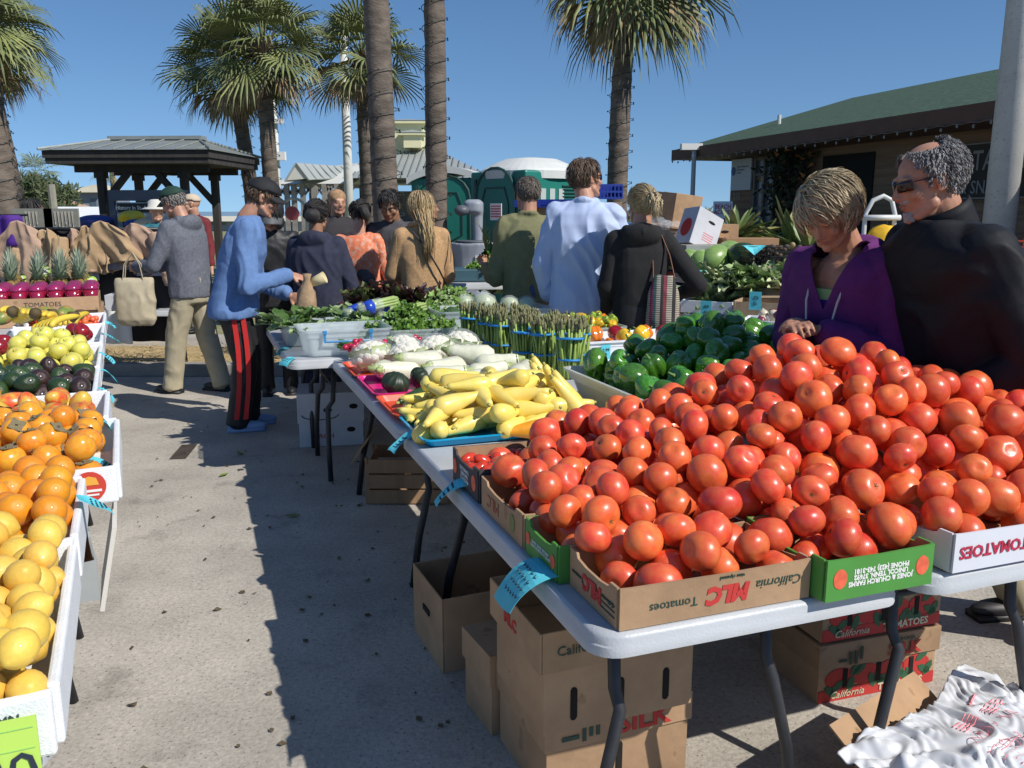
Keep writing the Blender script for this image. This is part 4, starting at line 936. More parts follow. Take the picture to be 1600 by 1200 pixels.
def person(label,loc,face,h=1.75,skin=skinA,top=None,topcol=None,bottom=None,girth=1.0,lean=.0,hyaw=0,hpitch=0,hroll=0,hfwd=.03,lw=None,le=None,rw=None,re=None,
           hem=.86,flare=1.0,bag=1.0,hood=False,collar=True,vox=.008,sleeve=1.0,wr=.006,legs=None,shoes=shoem,hands=True,lcurl=.5,rcurl=.5,lpalm=(1,0,0),rpalm=(-1,0,0),lhd=None,rhd=None,hunch=0,topname='shirt',group=None,trouser='trousers',legw=1.0,hemy=0,cuff=None,sw=1.0,hs=1.0,wsc=(9,9,3.5),vneck=None,chin=1,nose=1,deepneck=False):
    t=thing('person',label,'person',loc,-R(face),group); k=h/1.75
    v=lambda x,y,z:Vector((x,y,z))*k
    def L_(z): # lean profile, forward offset at height z
        f=max(0,(z-.9)/.55); return lean*f+hunch*max(0,f-.55)*1.2
    shz=1.445-abs(lean)*.10-hunch*.22
    drop=1.43-shz
    hc=v(0,L_(1.45)+hfwd,1.610-drop-abs(hfwd-.03)*.25); H=headmat(hc,hyaw,hpitch,hroll)
    sh={q:v(q*.166*girth**.5*sw,L_(1.4),1.385-drop) for q in(-1,1)}
    el={-1:v(*le) if le else v(-.215,.0+L_(1.1),1.10),1:v(*re) if re else v(.215,.0+L_(1.1),1.10)}
    wr_={-1:v(*lw) if lw else v(-.27,.06+L_(1.0),.86),1:v(*rw) if rw else v(.27,.06+L_(1.0),.86)}
    # body: one continuous skin surface
    b=MB(); head_prims(b,H,k*hs,chin,nose); b.ell(v(0,L_(1.3)+.0,1.34-drop),(.145*k,.098*k*min(1.1,girth),.11*k),16,10)
    nb=v(0,L_(1.42)-.01,1.46-drop); cap(b,H@(Vector((0,-.025,-.055))*k),.056*k,nb,.062*k,14); cap(b,nb,.062*k,v(0,L_(1.3),1.30-drop),.09*k,14)
    cap(b,v(0,L_(1.3),1.30-drop),.10*k,v(0,0,.95),.10*k,14)
    lg=legs or {-1:((-.10,.015,.49),(-.105,-.02,.085)),1:((.10,.015,.49),(.105,-.02,.085))}
    for q in(-1,1):
        cap(b,v(0,L_(1.3),1.33-drop),.07*k,sh[q]*1,.045*k); cap(b,sh[q],.045*k,el[q],.037*k); cap(b,el[q],.036*k,wr_[q],.024*k,10)
        hd=(wr_[q]-el[q]) if (lhd if q<0 else rhd) is None else Vector(lhd if q<0 else rhd)
        if hands: hand(b,wr_[q],hd,lpalm if q<0 else rpalm,k*1.02,lcurl if q<0 else rcurl,side=-1 if q<0 else 1)
        else: cap(b,wr_[q],.026*k,wr_[q]+hd.normalized()*.1*k,.02*k)
        kn,an=v(*lg[q][0]),v(*lg[q][1]); cap(b,v(q*.09,0,.9),.06*k,kn,.045*k); cap(b,kn,.042*k,an,.032*k)
    t['_nb']=0; NB[t.name]=nb; del t['_nb']
    me=remesh(b,vox*.72,2,'body',skin); mkobj('body',me,t)
    # trousers
    if bottom:
        b=MB(); loft(b,[(0,-.01+L_(.95)*k*.3,z*k,rx*k*girth**.7,ry*k*girth**.7) for z,rx,ry in((.78,.15,.12),(.86,.178,.135),(.95,.172,.13),(1.02,.16,.12))])
        for q in(-1,1):
            kn,an=v(*lg[q][0]),v(*lg[q][1]); cap(b,v(q*.088,0,.86),.098*k*girth**.6,kn,.073*k*legw,14); cap(b,kn,.073*k*legw,an,.066*k*legw,14); 
            u=(an-kn).normalized(); b.tube([an-u*.05*k,an+u*.045*k],[.066*k*legw,.070*k*legw],14)
        me=remesh(b,max(vox*1.3,.010),3,trouser,bottom); wrinkle(me,.007*k,(7,7,5),3,fine=.2); mkobj(trouser,me,t)
        for q in(-1,1):
            an=v(*lg[q][1]); m=MB(); m.ell((an.x,an.y+.055*k,.038*k),(.046*k,.135*k,.036*k),14,8); m.ell((an.x,an.y-.01*k,.06*k),(.04*k,.055*k,.05*k),12,8); m.box((an.x,an.y+.05*k,.012*k),(.085*k,.25*k,.022*k)); s_=m.build('shoe',shoes,t,True)
    # garment
    if topcol:
        b=MB(); g=girth; hz=hem
        rings=[(hz,.178*flare,.132*flare),(hz+.03,.180*flare,.135*flare),(.98,.176,.132),(1.10,.178,.130),(1.22,.192,.134),(1.33,.198,.124),(1.395,.172,.104),(1.44,.115,.080),(1.475,.068,.066)]
        rings=[q for i,q in enumerate(rings) if i<2 or q[0]>hz+.05]
        if deepneck: rings=rings[:-1]
        b2=[]
        for z,rx,ry in rings:
            zz=z-(drop if z>1.2 else drop*max(0,(z-.95)/.25)); b2.append(Vector((0,(L_(z)+ (hemy if z<hz+.05 else hemy*.5 if z<1.05 else 0)),zz))*k)
        loft(b,[(c.x,c.y,c.z,rx*k*g*bag**.5*(sw if z>1.15 else 1),ry*k*g*bag**.5*(1.12 if z<1.2 and g>1.1 else 1)) for c,(z,rx,ry) in zip(b2,rings)],28)
        for q in(-1,1):
            A_=sh[q]; B_=el[q]; C_=wr_[q]
            cap(b,v(q*.09,L_(1.4),1.405-drop),.066*k,A_,.068*k*bag**.7,14); cap(b,A_,.070*k*bag**.7,B_,.055*k*bag,14)
            if sleeve>=.5:
                u=(C_-B_); e=B_+u*min(1,(sleeve-.5)*2); cap(b,B_,.055*k*bag,B_+u*.55*min(1,(sleeve-.5)*2),.049*k*bag,14); b.tube([B_+u*.5*min(1,(sleeve-.5)*2),e-u.normalized()*.03*k,e],[.050*k*bag,.046*k*bag**.5,.036*k],14)
        if hood:
            c=v(0,L_(1.42)-.085,1.425-drop); b.ell(c,(.125*k,.062*k,.085*k),18,12,mat=Matrix.Rotation(R(25),3,'X')); b.tube([v(-.085,L_(1.45)+.03,1.45-drop),v(-.10,L_(1.45)-.05,1.455-drop),v(0,L_(1.45)-.115,1.45-drop),v(.10,L_(1.45)-.05,1.455-drop),v(.085,L_(1.45)+.03,1.45-drop)],[.03*k,.038*k,.045*k,.038*k,.03*k],10)
        elif collar: b.tube([v(.062*math.sin(a),L_(1.46)-.012-.062*math.cos(a),1.482-drop-.035*(1-math.cos(a))/2) for a in [R(x) for x in range(-150,151,30)]],.017*k,8)
        me=remesh(b,vox,4,topname,topcol); wrinkle(me,wr*k*2.1,wsc,len(label)*.37,fine=.22); 
        if vneck:
            bm=bmesh.new(); bm.from_mesh(me)
            for sg in(-1,1): bmesh.ops.bisect_plane(bm,geom=bm.verts[:]+bm.edges[:]+bm.faces[:],plane_co=(0,0,vneck[0]*k),plane_no=(-sg*vneck[1],0,1))
            bmesh.ops.delete(bm,geom=[f for f in bm.faces if f.calc_center_median().y>L_(1.35)*k+.03 and f.calc_center_median().z>vneck[0]*k+abs(f.calc_center_median().x)*vneck[1]],context='FACES'); bm.to_mesh(me); bm.free()
        go=mkobj(topname,me,t)
        if vneck: solid(go,.006,1)
    return t,H,k*hs,v
clothbump=dict(bump=.25,bscale=350,fold=(2.4,(1,1,.55),.55))
# 1 man in green cap and grey hoodie
ghood=M('grey_heather',(.135,.145,.175),.9,.25,60,**clothbump); khaki=M('khaki_cloth',(.42,.37,.255),.85,.1,12,bump=.15,bscale=300,fold=(3,(1,1,.35),.8)); greencap=M('green_cap',(.012,.045,.030),.8,.1,30)
hgrey=hairmat('grey_hair',(.36,.33,.30),(.14,.12,.11)); hdark=hairmat('black_hair',(.012,.010,.010),(.035,.028,.022)); hbrown=hairmat('brown_hair',(.075,.042,.024),(.17,.105,.06)); hblond=hairmat('blond_hair',(.58,.43,.22),(.36,.24,.11)); hpale=hairmat('pale_blond_hair',(.62,.50,.30),(.42,.31,.16)); hstreak=hairmat('streaked_hair',(.66,.54,.34),(.26,.19,.11)); hsalt=hairmat('salt_pepper_hair',(.34,.33,.33),(.07,.07,.075))
t,H,s,v=person('man in dark green cap and grey hoodie holding a canvas tote bag',(-2.74,7.40,0),-72,1.76,skinR,topcol=ghood,bottom=khaki,lean=.05,hpitch=22,hfwd=.07,hem=.83,bag=1.12,hood=True,lw=(-.16,.42,1.08),le=(-.27,.14,1.10),rw=(.10,.43,1.06),re=(.27,.14,1.10),legs={-1:((-.11,.10,.50),(-.11,.17,.085)),1:((.11,-.04,.49),(.11,-.16,.085))},legw=1.2,topname='hoodie',wr=.005,girth=1.03,vox=.009)
hair(t,H,hgrey,'short',s,200,.022,2,hairline=.03,capd=True); capped(t,H,greencap,s*1.07); face_parts(t,H,s,brow=hgrey)
# 2 man in blue sweatshirt
bsw=M('blue_sweat',(.12,.215,.43),.9,.10,40,**clothbump); btr=M('black_track',(.012,.012,.014),.6,.2,20,bump=.1); blackcap=M('black_cap',(.012,.012,.015),.75,.15,60,bump=.2,bscale=500)
t,H,s,v=person('man in bright blue sweatshirt and black cap tilting a paper bag over the bins',(-1.98,6.12,0),78,1.80,skinR,topcol=bsw,bottom=btr,lean=.14,hpitch=24,hfwd=.10,hem=.80,flare=1.10,bag=1.10,collar=False,rw=(.14,.40,1.09),re=(.27,.13,1.02),lw=(-.12,.38,.92),le=(-.25,.14,1.02),rcurl=.75,rpalm=(-.4,.2,-1),rhd=(-.1,.9,-.35),legs={-1:((-.10,.08,.50),(-.10,.06,.085)),1:((.09,.07,.49),(.10,.0,.085))},legw=1.15,topname='sweatshirt',wr=.0065,girth=1.06,vox=.008,shoes=M('pale_clog',(.25,.38,.62),.6))
hair(t,H,hbrown,'short',s,260,.032,3,hairline=.03,back=-.085,capd=True,messy=.15); c=capped(t,H,blackcap,s*1.09); face_parts(t,H,s,brow=hbrown)
m=MB(); m.grid(lambda a,b_:H@(Vector(((a-.5)*.05,.092-.02*(2*a-1)**2,-.044-.008*b_-.006*(2*a-1)**2))*s),8,2); solid(m.build('moustache',hbrown,t),.004)
m=MB()
for q in(-.012,.012):
    m.grid(lambda a,b_:Vector((.183*1.0+.0*a,.02+q*2.1+.012*(a-.5)*1.4+.0,0))+Vector((0,0,.86-.76*b_)),1,10)
st=M('red_stripe',(.55,.02,.02),.6)
k=1.8/1.75
for q in(-1,1):
    m=MB(); m.grid(lambda a,b_:Vector((.098+.086*(1-.16*b_)+.006,.045+q*.030+(a-.5)*.032-.02*b_+.03*math.sin(PI*b_),.84-.74*b_))*k,2,16); o=m.build('red_stripe',st,t); solid(o,.004)
# 3 hooded visor person
dkj=M('black_jacket_quilted',(.022,.023,.026),.55,.2,10,bump=.3,bscale=30)
t,H,s,v=person('person in black hooded jacket and grey visor bending over the greens',(-2.02,7.35,0),165,1.66,skinA,topcol=dkj,bottom=btr,lean=.12,hpitch=32,hfwd=.08,hem=.8,bag=1.2,lw=(-.2,.35,.98),le=(-.27,.12,1.05),rw=(.2,.35,.98),re=(.27,.12,1.05),topname='jacket',vox=.010,wr=.008)
m=MB(); m.ell(H@Vector((0,-.03,.03)),(.115,.125,.135),18,12,mat=H.to_3x3()); m.ell(H@Vector((0,-.06,-.10)),(.12,.09,.08),14,8); me=remesh(m,.009,3,'hood',dkj); wrinkle(me,.006,seed=2); 
bm=bmesh.new(); bm.from_mesh(me); Hi=H.inverted(); bmesh.ops.delete(bm,geom=[f for f in bm.faces if (Hi@f.calc_center_median()).y>.062 and (Hi@f.calc_center_median()).z<.10],context='FACES'); bm.to_mesh(me); bm.free(); mkobj('hood',me,t)
hair(t,H,hdark,'short',s,120,.16,4,hairline=.04); vm=M('grey_visor',(.10,.105,.11),.6)
b=MB(); b.grid(lambda a,c:H@Vector(((a-.5)*.21*(1-.1*c),.085+.085*c-.22*(a-.5)**2*1.6,.052-.030*c-.25*(a-.5)**2)),12,5); solid(b.build('visor',vm,t,True),.004); face_parts(t,H,s,closed=True)
# 4 navy hoodie woman
navy=M('navy_fleece',(.028,.032,.060),.9,.2,30,**clothbump); jean=M('denim',(.06,.10,.19),.85,.25,50,bump=.2,bscale=400); jeand=M('dark_denim',(.02,.028,.055),.85,.25,50)
t,H,s,v=person('dark haired woman in navy hoodie seen from behind with a red hair tie',(-1.50,6.72,0),8,1.62,skinD,topcol=navy,bottom=jeand,hpitch=14,hood=True,bag=1.15,hem=.78,lw=(-.22,.30,.98),le=(-.27,.05,1.06),rw=(.2,.32,.98),re=(.27,.05,1.05),topname='hoodie',vox=.010,girth=1.08)
hair(t,H,hdark,'bun',s,260,.13,5,hairline=.05,vol=1.10,messy=.1); m=MB(); m.ell(H@(Vector((0.01,-.125,-.015))*s),(.062,.045,.055),14,10); m.build('hair_bun',hdark,t,True)
m=MB(); m.lathe([(.030,-.006),(.034,0),(.030,.006)],n=14,mat=(H@Matrix.Rotation(R(70),4,'X')).to_3x3(),c=H@(Vector((.015,-.118,.04))*s)); m.build('hair_tie',M('crimson_tie',(.35,.01,.05),.6),t)
# 5 orange shirt woman
orng=M('orange_paisley',(.85,.24,.12),.85,0,34,col2=(.80,.40,.27),mixlo=.44,mixhi=.5,bump=.1)
t,H,s,v=person('woman in orange patterned shirt with a black shoulder bag, seen from behind',(-1.26,7.25,0),12,1.63,skinA,topcol=orng,bottom=jeand,hpitch=20,hyaw=-14,bag=1.05,hem=.85,collar=False,lw=(-.2,.30,1.0),le=(-.26,.05,1.08),rw=(.18,.32,1.0),re=(.26,.05,1.06),topname='blouse',vox=.010,deepneck=True)
hair(t,H,hdark,'pony',s,240,.12,6,hairline=.05,vol=1.05,messy=.08); m=MB(); m.tube([H@(Vector(p)*s) for p in((0,-.11,.03),(.05,-.15,.01),(.075,-.15,-.05),(.07,-.13,-.10))],[.02,.038,.038,.012],12); m.build('ponytail',hdark,t,True)
bagb=M('black_leather',(.012,.012,.013),.4,.2,30)
def strap_bag(label,loc,rz,W,Hh,D,mat,strap_top,name='shoulder_bag',strapmat=None):
    o=thing(name,label,'bag',loc,rz); m=MB(); loft(m,[(0,0,z*Hh,W/2*a,D/2*a*b_) for z,a,b_ in((0,.45,.7),(.06,.78,.9),(.35,1.0,1.0),(.75,.86,.7),(1,.55,.35))],16); me=remesh(m,.010,3,'bag_body',mat); wrinkle(me,.005,seed=4); mkobj('bag_body',me,o)
    for q in(-1,1):
        p=Vector(strap_top); m=MB(); a=Vector((q*W*.3,0,Hh*.95)); m.tube([a,a.lerp(p,.5)+Vector((q*.02,0,0)),p+Vector((q*.012,0,0))],[.008,.008,.008],6,flat=.5); m.build('strap',strapmat or mat,o)
    return o
strap_bag('black leather bag hanging on the back of the woman in orange',(-1.43,7.10,.90),R(10),.16,.30,.08,bagb,(-.04,.10,.45))
# 6 woman with bandana far
t,H,s,v=person('far woman in dark coat with a tan headscarf, only her head visible',(-1.73,8.7,0),150,1.76,skinR,topcol=M('dark_coat',(.025,.022,.025),.8),bottom=btr,hpitch=5,vox=.014,hands=False,topname='coat')
m=MB(); m.ell(H@Vector((0,-.02,.045)),(.088,.105,.085),16,10); m.tube([H@Vector(p) for p in((0,-.1,0),(.03,-.13,-.06),(.05,-.12,-.14))],[.035,.03,.01],8); m.build('headscarf',M('scarf_tan',(.42,.25,.13),.8,.4,20),t,True); face_parts(t,H,s,closed=True)
# 7 man in grey henley facing the camera
gr=M('grey_henley',(.075,.072,.078),.9,.2,30,**clothbump)
t,H,s,v=person('dark haired man in grey shirt facing the camera with bowed head',(-.98,7.35,0),186,1.74,skinD,topcol=gr,bottom=jeand,hpitch=30,hfwd=.09,lean=.06,girth=1.06,bag=1.08,lw=(-.12,.38,1.02),le=(-.29,.12,1.08),rw=(.12,.38,1.0),re=(.29,.12,1.08),vox=.009)
hair(t,H,hdark,'short',s,300,.05,8,hairline=.058,messy=.35,vol=1.04); face_parts(t,H,s,brow=hdark,closed=True)
# 8 blond woman in camel coat
camel=M('camel_wool',(.47,.29,.145),.95,.22,60,**clothbump)
t,H,s,v=person('blond woman in camel coat seen from behind with long hair',(-.70,6.75,0),-18,1.70,skinA,topcol=camel,bottom=jeand,hpitch=8,bag=1.04,hem=.62,flare=1.02,lw=(-.08,.34,1.05),le=(-.235,.05,1.10),rw=(.14,.26,.98),re=(.225,.02,1.08),topname='coat',vox=.010,wr=.0026,girth=.92,wsc=(6,6,2.5))
hair(t,H,hblond,'short',s,700,.19,9,hairline=.05,vol=1.04,messy=.10,lwid=.5); m=MB(); r=random.Random(3)
for i in range(260):
    x0=r.gauss(0,.03); y0=-.10+r.gauss(0,.012); q=[H@(Vector((x0,y0,.02))*s)]; e=v(r.gauss(.02,.022),-.15+r.gauss(0,.015),1.24+r.uniform(-.05,.12)); a=q[0]
    m.tube([a,a.lerp(e,.35)+Vector((0,-.03,0)),a.lerp(e,.7)+Vector((r.gauss(0,.012),-.03,0)),e],[.003,.0045,.004,.001],4,flat=.5)
m.build('long_hair',hblond,t,True)
nb=NB[t.name]; m=MB(); m.tube([nb+Vector((.085*math.cos(R(a)),.080*math.sin(R(a)),.012-.02*math.sin(R(a)))) for a in range(0,361,20)],.020,8); m.build('coat_collar',camel,t,True)
for q in(-1,1):
    m=MB(); m.tube([v(q*.205,-.045,1.42),v(q*.222,-.085,1.30),v(q*.215,-.095,1.20)],.004,5); m.build('shoulder_seam',M('seam_brown',(.25,.15,.08),.9),t)
m=MB(); m.tube([v(-.09,-.12,1.44),v(.0,-.165,1.32),v(.10,-.165,1.15),v(.19,-.13,.98)],.007,6); m.build('bag_strap',bagb,t)
# 9 dark haired person behind blond woman
t,H,s,v=person('person with short dark hair mostly hidden behind the blond woman',(-.88,9.0,0),100,1.70,skinD,topcol=M('dark_coat',(.025,.022,.025),.8),bottom=btr,vox=.014,hands=False)
hair(t,H,hdark,'short',s,120,.05,10)
# 10 olive shirt man
olive=M('olive_cotton',(.19,.19,.095),.9,.10,20,**clothbump)
t,H,s,v=person('grey haired man in olive green shirt seen from behind holding an onion stalk',(.12,6.52,0),-10,1.80,skinR,topcol=olive,bottom=jean,hyaw=-12,hpitch=4,bag=1.1,hem=.84,flare=1.06,lw=(-.27,.30,1.10),le=(-.235,.03,1.02),sleeve=1.0,rw=(.18,.16,.9),lcurl=.9,lpalm=(0,0,1),vox=.009,wr=.007,girth=.96)
hair(t,H,hairmat('greybrown_hair',(.20,.165,.13),(.10,.08,.065)),'short',s,900,.022,11,hairline=.05,messy=.12,lwid=.5)
# 11 light blue shirt
lblue=M('light_blue_shirt',(.45,.54,.76),.8,.04,10,bump=.08,bscale=300,fold=(2.6,(1,1,.40),.9))
t,H,s,v=person('tall man in pale blue untucked shirt and sunglasses, head turned right',(.50,6.0,0),6,1.90,skinR,topcol=lblue,bottom=jeand,hyaw=58,hpitch=-2,bag=1.18,hem=.80,flare=1.08,lw=(-.24,.12,.86),le=(-.265,.0,1.10),rw=(.20,.34,.95),re=(.27,.06,1.08),vox=.008,wr=.010,girth=1.03,wsc=(7,7,3),topname='shirt')
hair(t,H,hbrown,'short',s,620,.04,12,hairline=.06,messy=.28,vol=1.04,lwid=.65); sunglasses(t,H,s); face_parts(t,H,s,eyes=False)
# 12 blond ponytail woman
blk=M('black_knit',(.013,.013,.014),.9,.2,30,**clothbump)
t,H,s,v=person('woman with blond ponytail in black hooded cardigan, elbow out',(.82,5.58,0),2,1.70,skinR,topcol=blk,bottom=btr,hyaw=-20,hpitch=10,hood=True,bag=1.06,hem=.70,flare=1.05,lw=(-.20,.16,.92),le=(-.215,-.01,1.12),rw=(.24,.16,1.02),re=(.38,-.08,1.12),lcurl=.5,topname='cardigan',vox=.008,wr=.005,girth=.92,wsc=(6,6,2.4))
hair(t,H,hpale,'pony',s,900,.13,13,hairline=.055,vol=1.07,messy=.05,lwid=.5); m=MB(); r=random.Random(5)
for i in range(180):
    a=Vector((r.gauss(0,.008),-.115,.045+r.gauss(0,.008))); e=Vector((.02+r.gauss(0,.018),-.165+r.gauss(0,.018),-.075+r.gauss(0,.02))); md=Vector((.01+r.gauss(0,.02),-.185+r.gauss(0,.012),.02+r.gauss(0,.015)))
    m.tube([H@(a*s),H@(a.lerp(md,.6)*s)+Vector((0,0,.012)),H@(md*s),H@(e*s)],[.004,.0055,.005,.001],4,flat=.6)
m.build('ponytail',hpale,t,True); m=MB(); m.lathe([(.019,-.006),(.022,0),(.019,.006)],n=12,mat=(H@Matrix.Rotation(R(100),4,'X')).to_3x3(),c=H@(Vector((0,-.120,.043))*s)); m.build('hair_tie',bagb,t)
# striped woven bag
def stripe_mat():
    m=bpy.data.materials.new('striped_weave'); m.use_nodes=True; N=m.node_tree.nodes; L=m.node_tree.links; b=N['Principled BSDF']; b.inputs['Roughness'].default_value=.9
    tc=N.new('ShaderNodeTexCoord'); sx=N.new('ShaderNodeSeparateXYZ'); L.new(tc.outputs['Object'],sx.inputs[0])
    mu=N.new('ShaderNodeMath'); mu.operation='MULTIPLY'; mu.inputs[1].default_value=5.5; L.new(sx.outputs[0],mu.inputs[0]); fr=N.new('ShaderNodeMath'); fr.operation='FRACT'; L.new(mu.outputs[0],fr.inputs[0])
    rp=N.new('ShaderNodeValToRGB'); rp.color_ramp.interpolation='CONSTANT'; cs=[(0,(.30,.05,.07)),(.12,(.45,.42,.33)),(.3,(.03,.025,.03)),(.42,(.42,.38,.28)),(.55,(.30,.03,.13)),(.66,(.05,.16,.14)),(.76,(.42,.40,.33)),(.9,(.03,.03,.03))]
    while len(rp.color_ramp.elements)<len(cs): rp.color_ramp.elements.new(.5)
    for e,(p,c) in zip(rp.color_ramp.elements,cs): e.position=p; e.color=(*c,1)
    L.new(fr.outputs[0],rp.inputs[0])
    mz=N.new('ShaderNodeMath'); mz.operation='MULTIPLY'; mz.inputs[1].default_value=75; L.new(sx.outputs[2],mz.inputs[0]); f2=N.new('ShaderNodeMath'); f2.operation='FRACT'; L.new(mz.outputs[0],f2.inputs[0]); gt_=N.new('ShaderNodeMath'); gt_.operation='GREATER_THAN'; gt_.inputs[1].default_value=.55; L.new(f2.outputs[0],gt_.inputs[0])
    mx=N.new('ShaderNodeMix'); mx.data_type='RGBA'; L.new(gt_.outputs[0],mx.inputs[0]); L.new(rp.outputs[0],mx.inputs[6]); mx.inputs[7].default_value=(.04,.035,.035,1)
    sc2=N.new('ShaderNodeMath'); sc2.operation='MULTIPLY'; sc2.inputs[1].default_value=.75; L.new(gt_.outputs[0],sc2.inputs[0]); L.new(sc2.outputs[0],mx.inputs[0]); L.new(mx.outputs[2],b.inputs['Base Color']); return m
bg_=strap_bag('tall striped woven bag with brown straps hanging at the ponytail woman',(.95,5.42,.72),R(-12),.22,.44,.14,stripe_mat(),(-.05,.10,.70),strapmat=M('brown_leather',(.22,.10,.06),.5))
# 13 purple hoodie woman
purp=M('purple_fleece',(.120,.018,.140),.9,.12,30,**clothbump); green_t=M('lime_top',(.45,.60,.22),.8); violet_t=M('violet_top',(.10,.02,.30),.8)
t,H,s,v=person('woman in purple hoodie with short streaked blond hair looking down at the tomatoes',(1.31,3.30,0),-128,1.69,skinR,topcol=purp,bottom=jeand,lean=.10,hpitch=40,hyaw=-2,hfwd=.12,bag=1.08,hem=.84,hood=True,rw=(.03,.33,1.17),re=(.25,.06,1.07),lw=(-.05,.31,1.17),le=(-.25,.10,1.07),lcurl=.6,rcurl=.6,topname='hoodie',vox=.007,wr=.0045,lpalm=(.5,0,-1),rpalm=(-.5,0,-1),girth=1.08,deepneck=True,vneck=(1.235,2.3))
hair(t,H,hstreak,'sweep',s*1.05,1100,.085,14,hairline=.05,vol=1.20,messy=.34,back=-.085,lwid=.75); face_parts(t,H,s,brow=None,closed=True)
for q in(-1,1):
    m=MB(); m.ell(H@(Vector((q*.083,.004,-.034))*s),(.008,.008,.010),8,6); m.build('earring',M('pearl',(.8,.78,.72),.2),t,True)
zz=lambda x,y,z:v(x,y,z)
for nm,mt_,za_,zb_,gr_ in(('lime_undershirt',green_t,1.10,1.305,.0),('violet_undershirt',violet_t,1.08,1.265,.006)):
    m=MB(); rr_=[]
    for z,rx,ry in((za_,.165,.122),(1.2,.178,.124),(zb_,.155,.112)): rr_.append((0,.10*max(0,(z-.9)/.55)*1.0,z*.971,(rx+gr_)*1.0,(ry+gr_)*1.0))
    loft(m,rr_,28); m.build(nm,mt_,t,True)
for q,(x1,z1) in((-1,(-.045,.98)),(1,(.05,1.02))):
    m=MB(); m.tube([v(q*.075,.19,1.36),v(q*.066,.232,1.27),v(x1,.245,1.15),v(x1*1.1,.242,z1)],[.008,.007,.005,.006],6,flat=.4); m.build('drawstring',whitep,t)
m=MB(); w0=v(-.075,.29,1.155); m.tube([w0+Vector((-.03,-.03,.0)),w0+Vector((.03,-.04,.0))],.031,12); m.build('watch',steel,t)
wb_=t.matrix_basis@v(-.0,.37,.93); m=MB(); m.grid(lambda a,b_:Vector(((a-.5)*(.05+.14*b_),.02*math.sin(a*15)*b_,-.26*b_+.24)),16,10); o=m.build('carrier_bag',M('thin_white_plastic',(.7,.7,.74),.35,alpha=.9),None,True); o.location=wb_; o.rotation_euler=(0,0,R(20)); solid(o,.002); tag(o,'thin white carrier bag hanging from the hands of the woman in purple','bag')
# 14 man in black jacket
blackj=M('black_nylon',(.010,.011,.014),.65,.15,8,bump=.1,bscale=60,fold=(3,(1,1,.45),.8),spec=.25)
t,H,s,v=person('grey haired man in black jacket and dark glasses with a white goatee',(1.63,2.97,0),-98,1.82,skinR,topcol=blackj,bottom=khaki,lean=.13,hunch=.10,hpitch=15,hyaw=8,hfwd=.06,bag=1.34,hem=.82,flare=1.1,lw=(-.14,.24,.86),le=(-.32,.05,1.04),rw=(.16,.26,.84),re=(.32,.05,1.04),topname='jacket',vox=.008,wr=.010,girth=1.22,wsc=(5,5,3),sw=1.02,hs=1.03,legs={-1:((-.11,-.13,.49),(-.11,-.38,.085)),1:((.11,-.10,.49),(.11,-.34,.085))})
hair(t,H,hsalt,'short',s,1900,.016,15,hairline=.075,messy=.4,vol=1.02,bald=True,base=True,lwid=.5); sunglasses(t,H,s,M('dark_lens',(.03,.012,.010),.1),steel); face_parts(t,H,s,eyes=False)
m=MB(); r=random.Random(2)
for i in range(260):
    a=r.uniform(-1,1); p=Vector((a*.027,.073+.017*(1-a*a),-.086+r.uniform(-.014,.012))); m.tube([H@(p*s),H@((p+Vector((a*.003,.003,-.006)))*s)],[.002,.0008],4)
for i in range(60):
    a=r.uniform(-1,1); p=Vector((a*.030,.101-.016*a*a,-.037)); m.tube([H@((p-Vector((0,.006,0)))*s),H@((p+Vector((a*.006,-.003,-.007)))*s)],[.0016,.0006],4)
m.build('goatee',M('white_hair',(.40,.39,.38),.8),t)
m=MB(); 
for a in range(-60,241,25): pass
nb=NB[t.name]; ax=(H@(Vector((0,-.02,-.05)))-nb).normalized(); qt=ax.to_track_quat('Z','Y').to_matrix()
m.grid(lambda a,b_:nb+Vector((0,.0,.005))+qt@Vector(((.088-.006*b_)*math.cos(R(-60+300*a)+0),-(.088-.004*b_)*math.sin(R(-60+300*a)),-.03+.105*b_-.02*b_*math.cos(R(300*(a-.5)))*0)),30,4); solid(m.build('collar',blackj,t,True),.008)
# 15 khaki cap maroon shirt; 16 far-left woman ; 18 straw hat
t,H,s,v=person('man in tan cap and maroon shirt far behind with a pale strap',(-4.05,11.2,0),200,1.76,skinA,topcol=M('maroon',(.16,.02,.025),.85,.1,20),bottom=khaki,hyaw=50,vox=.012,hands=False)
capped(t,H,M('tan_cap',(.55,.45,.33),.8),s*1.05); m=MB(); m.tube([v(.05,.13,1.42),v(.03,.17,1.25),v(0,.15,1.05)],.02,6,flat=.3); m.build('pale_strap',whitep,t); sunglasses(t,H,s)
t,H,s,v=person('woman with long dark hair standing behind the leftmost palm',(-5.12,9.4,0),60,1.67,skinR,topcol=M('coral_top',(.5,.16,.08),.8),bottom=jeand,vox=.012,hands=False)
hair(t,H,hdark,'short',s,150,.12,17,hairline=.05,vol=1.08)
t,H,s,v=person('person in floppy white hat behind the green capped man',(-4.28,10.6,0),150,1.66,skinA,topcol=M('teal_shirt',(.02,.14,.18),.8),bottom=jeand,vox=.013,hands=False)
m=MB(); m.lathe([(.17,.0),(.16,.012),(.095,.03),(.088,.085),(.06,.115),(.01,.12)],n=20,c=H@Vector((0,-.01,.03))); m.build('floppy_hat',M('white_hat',(.6,.58,.52),.8),t,True)
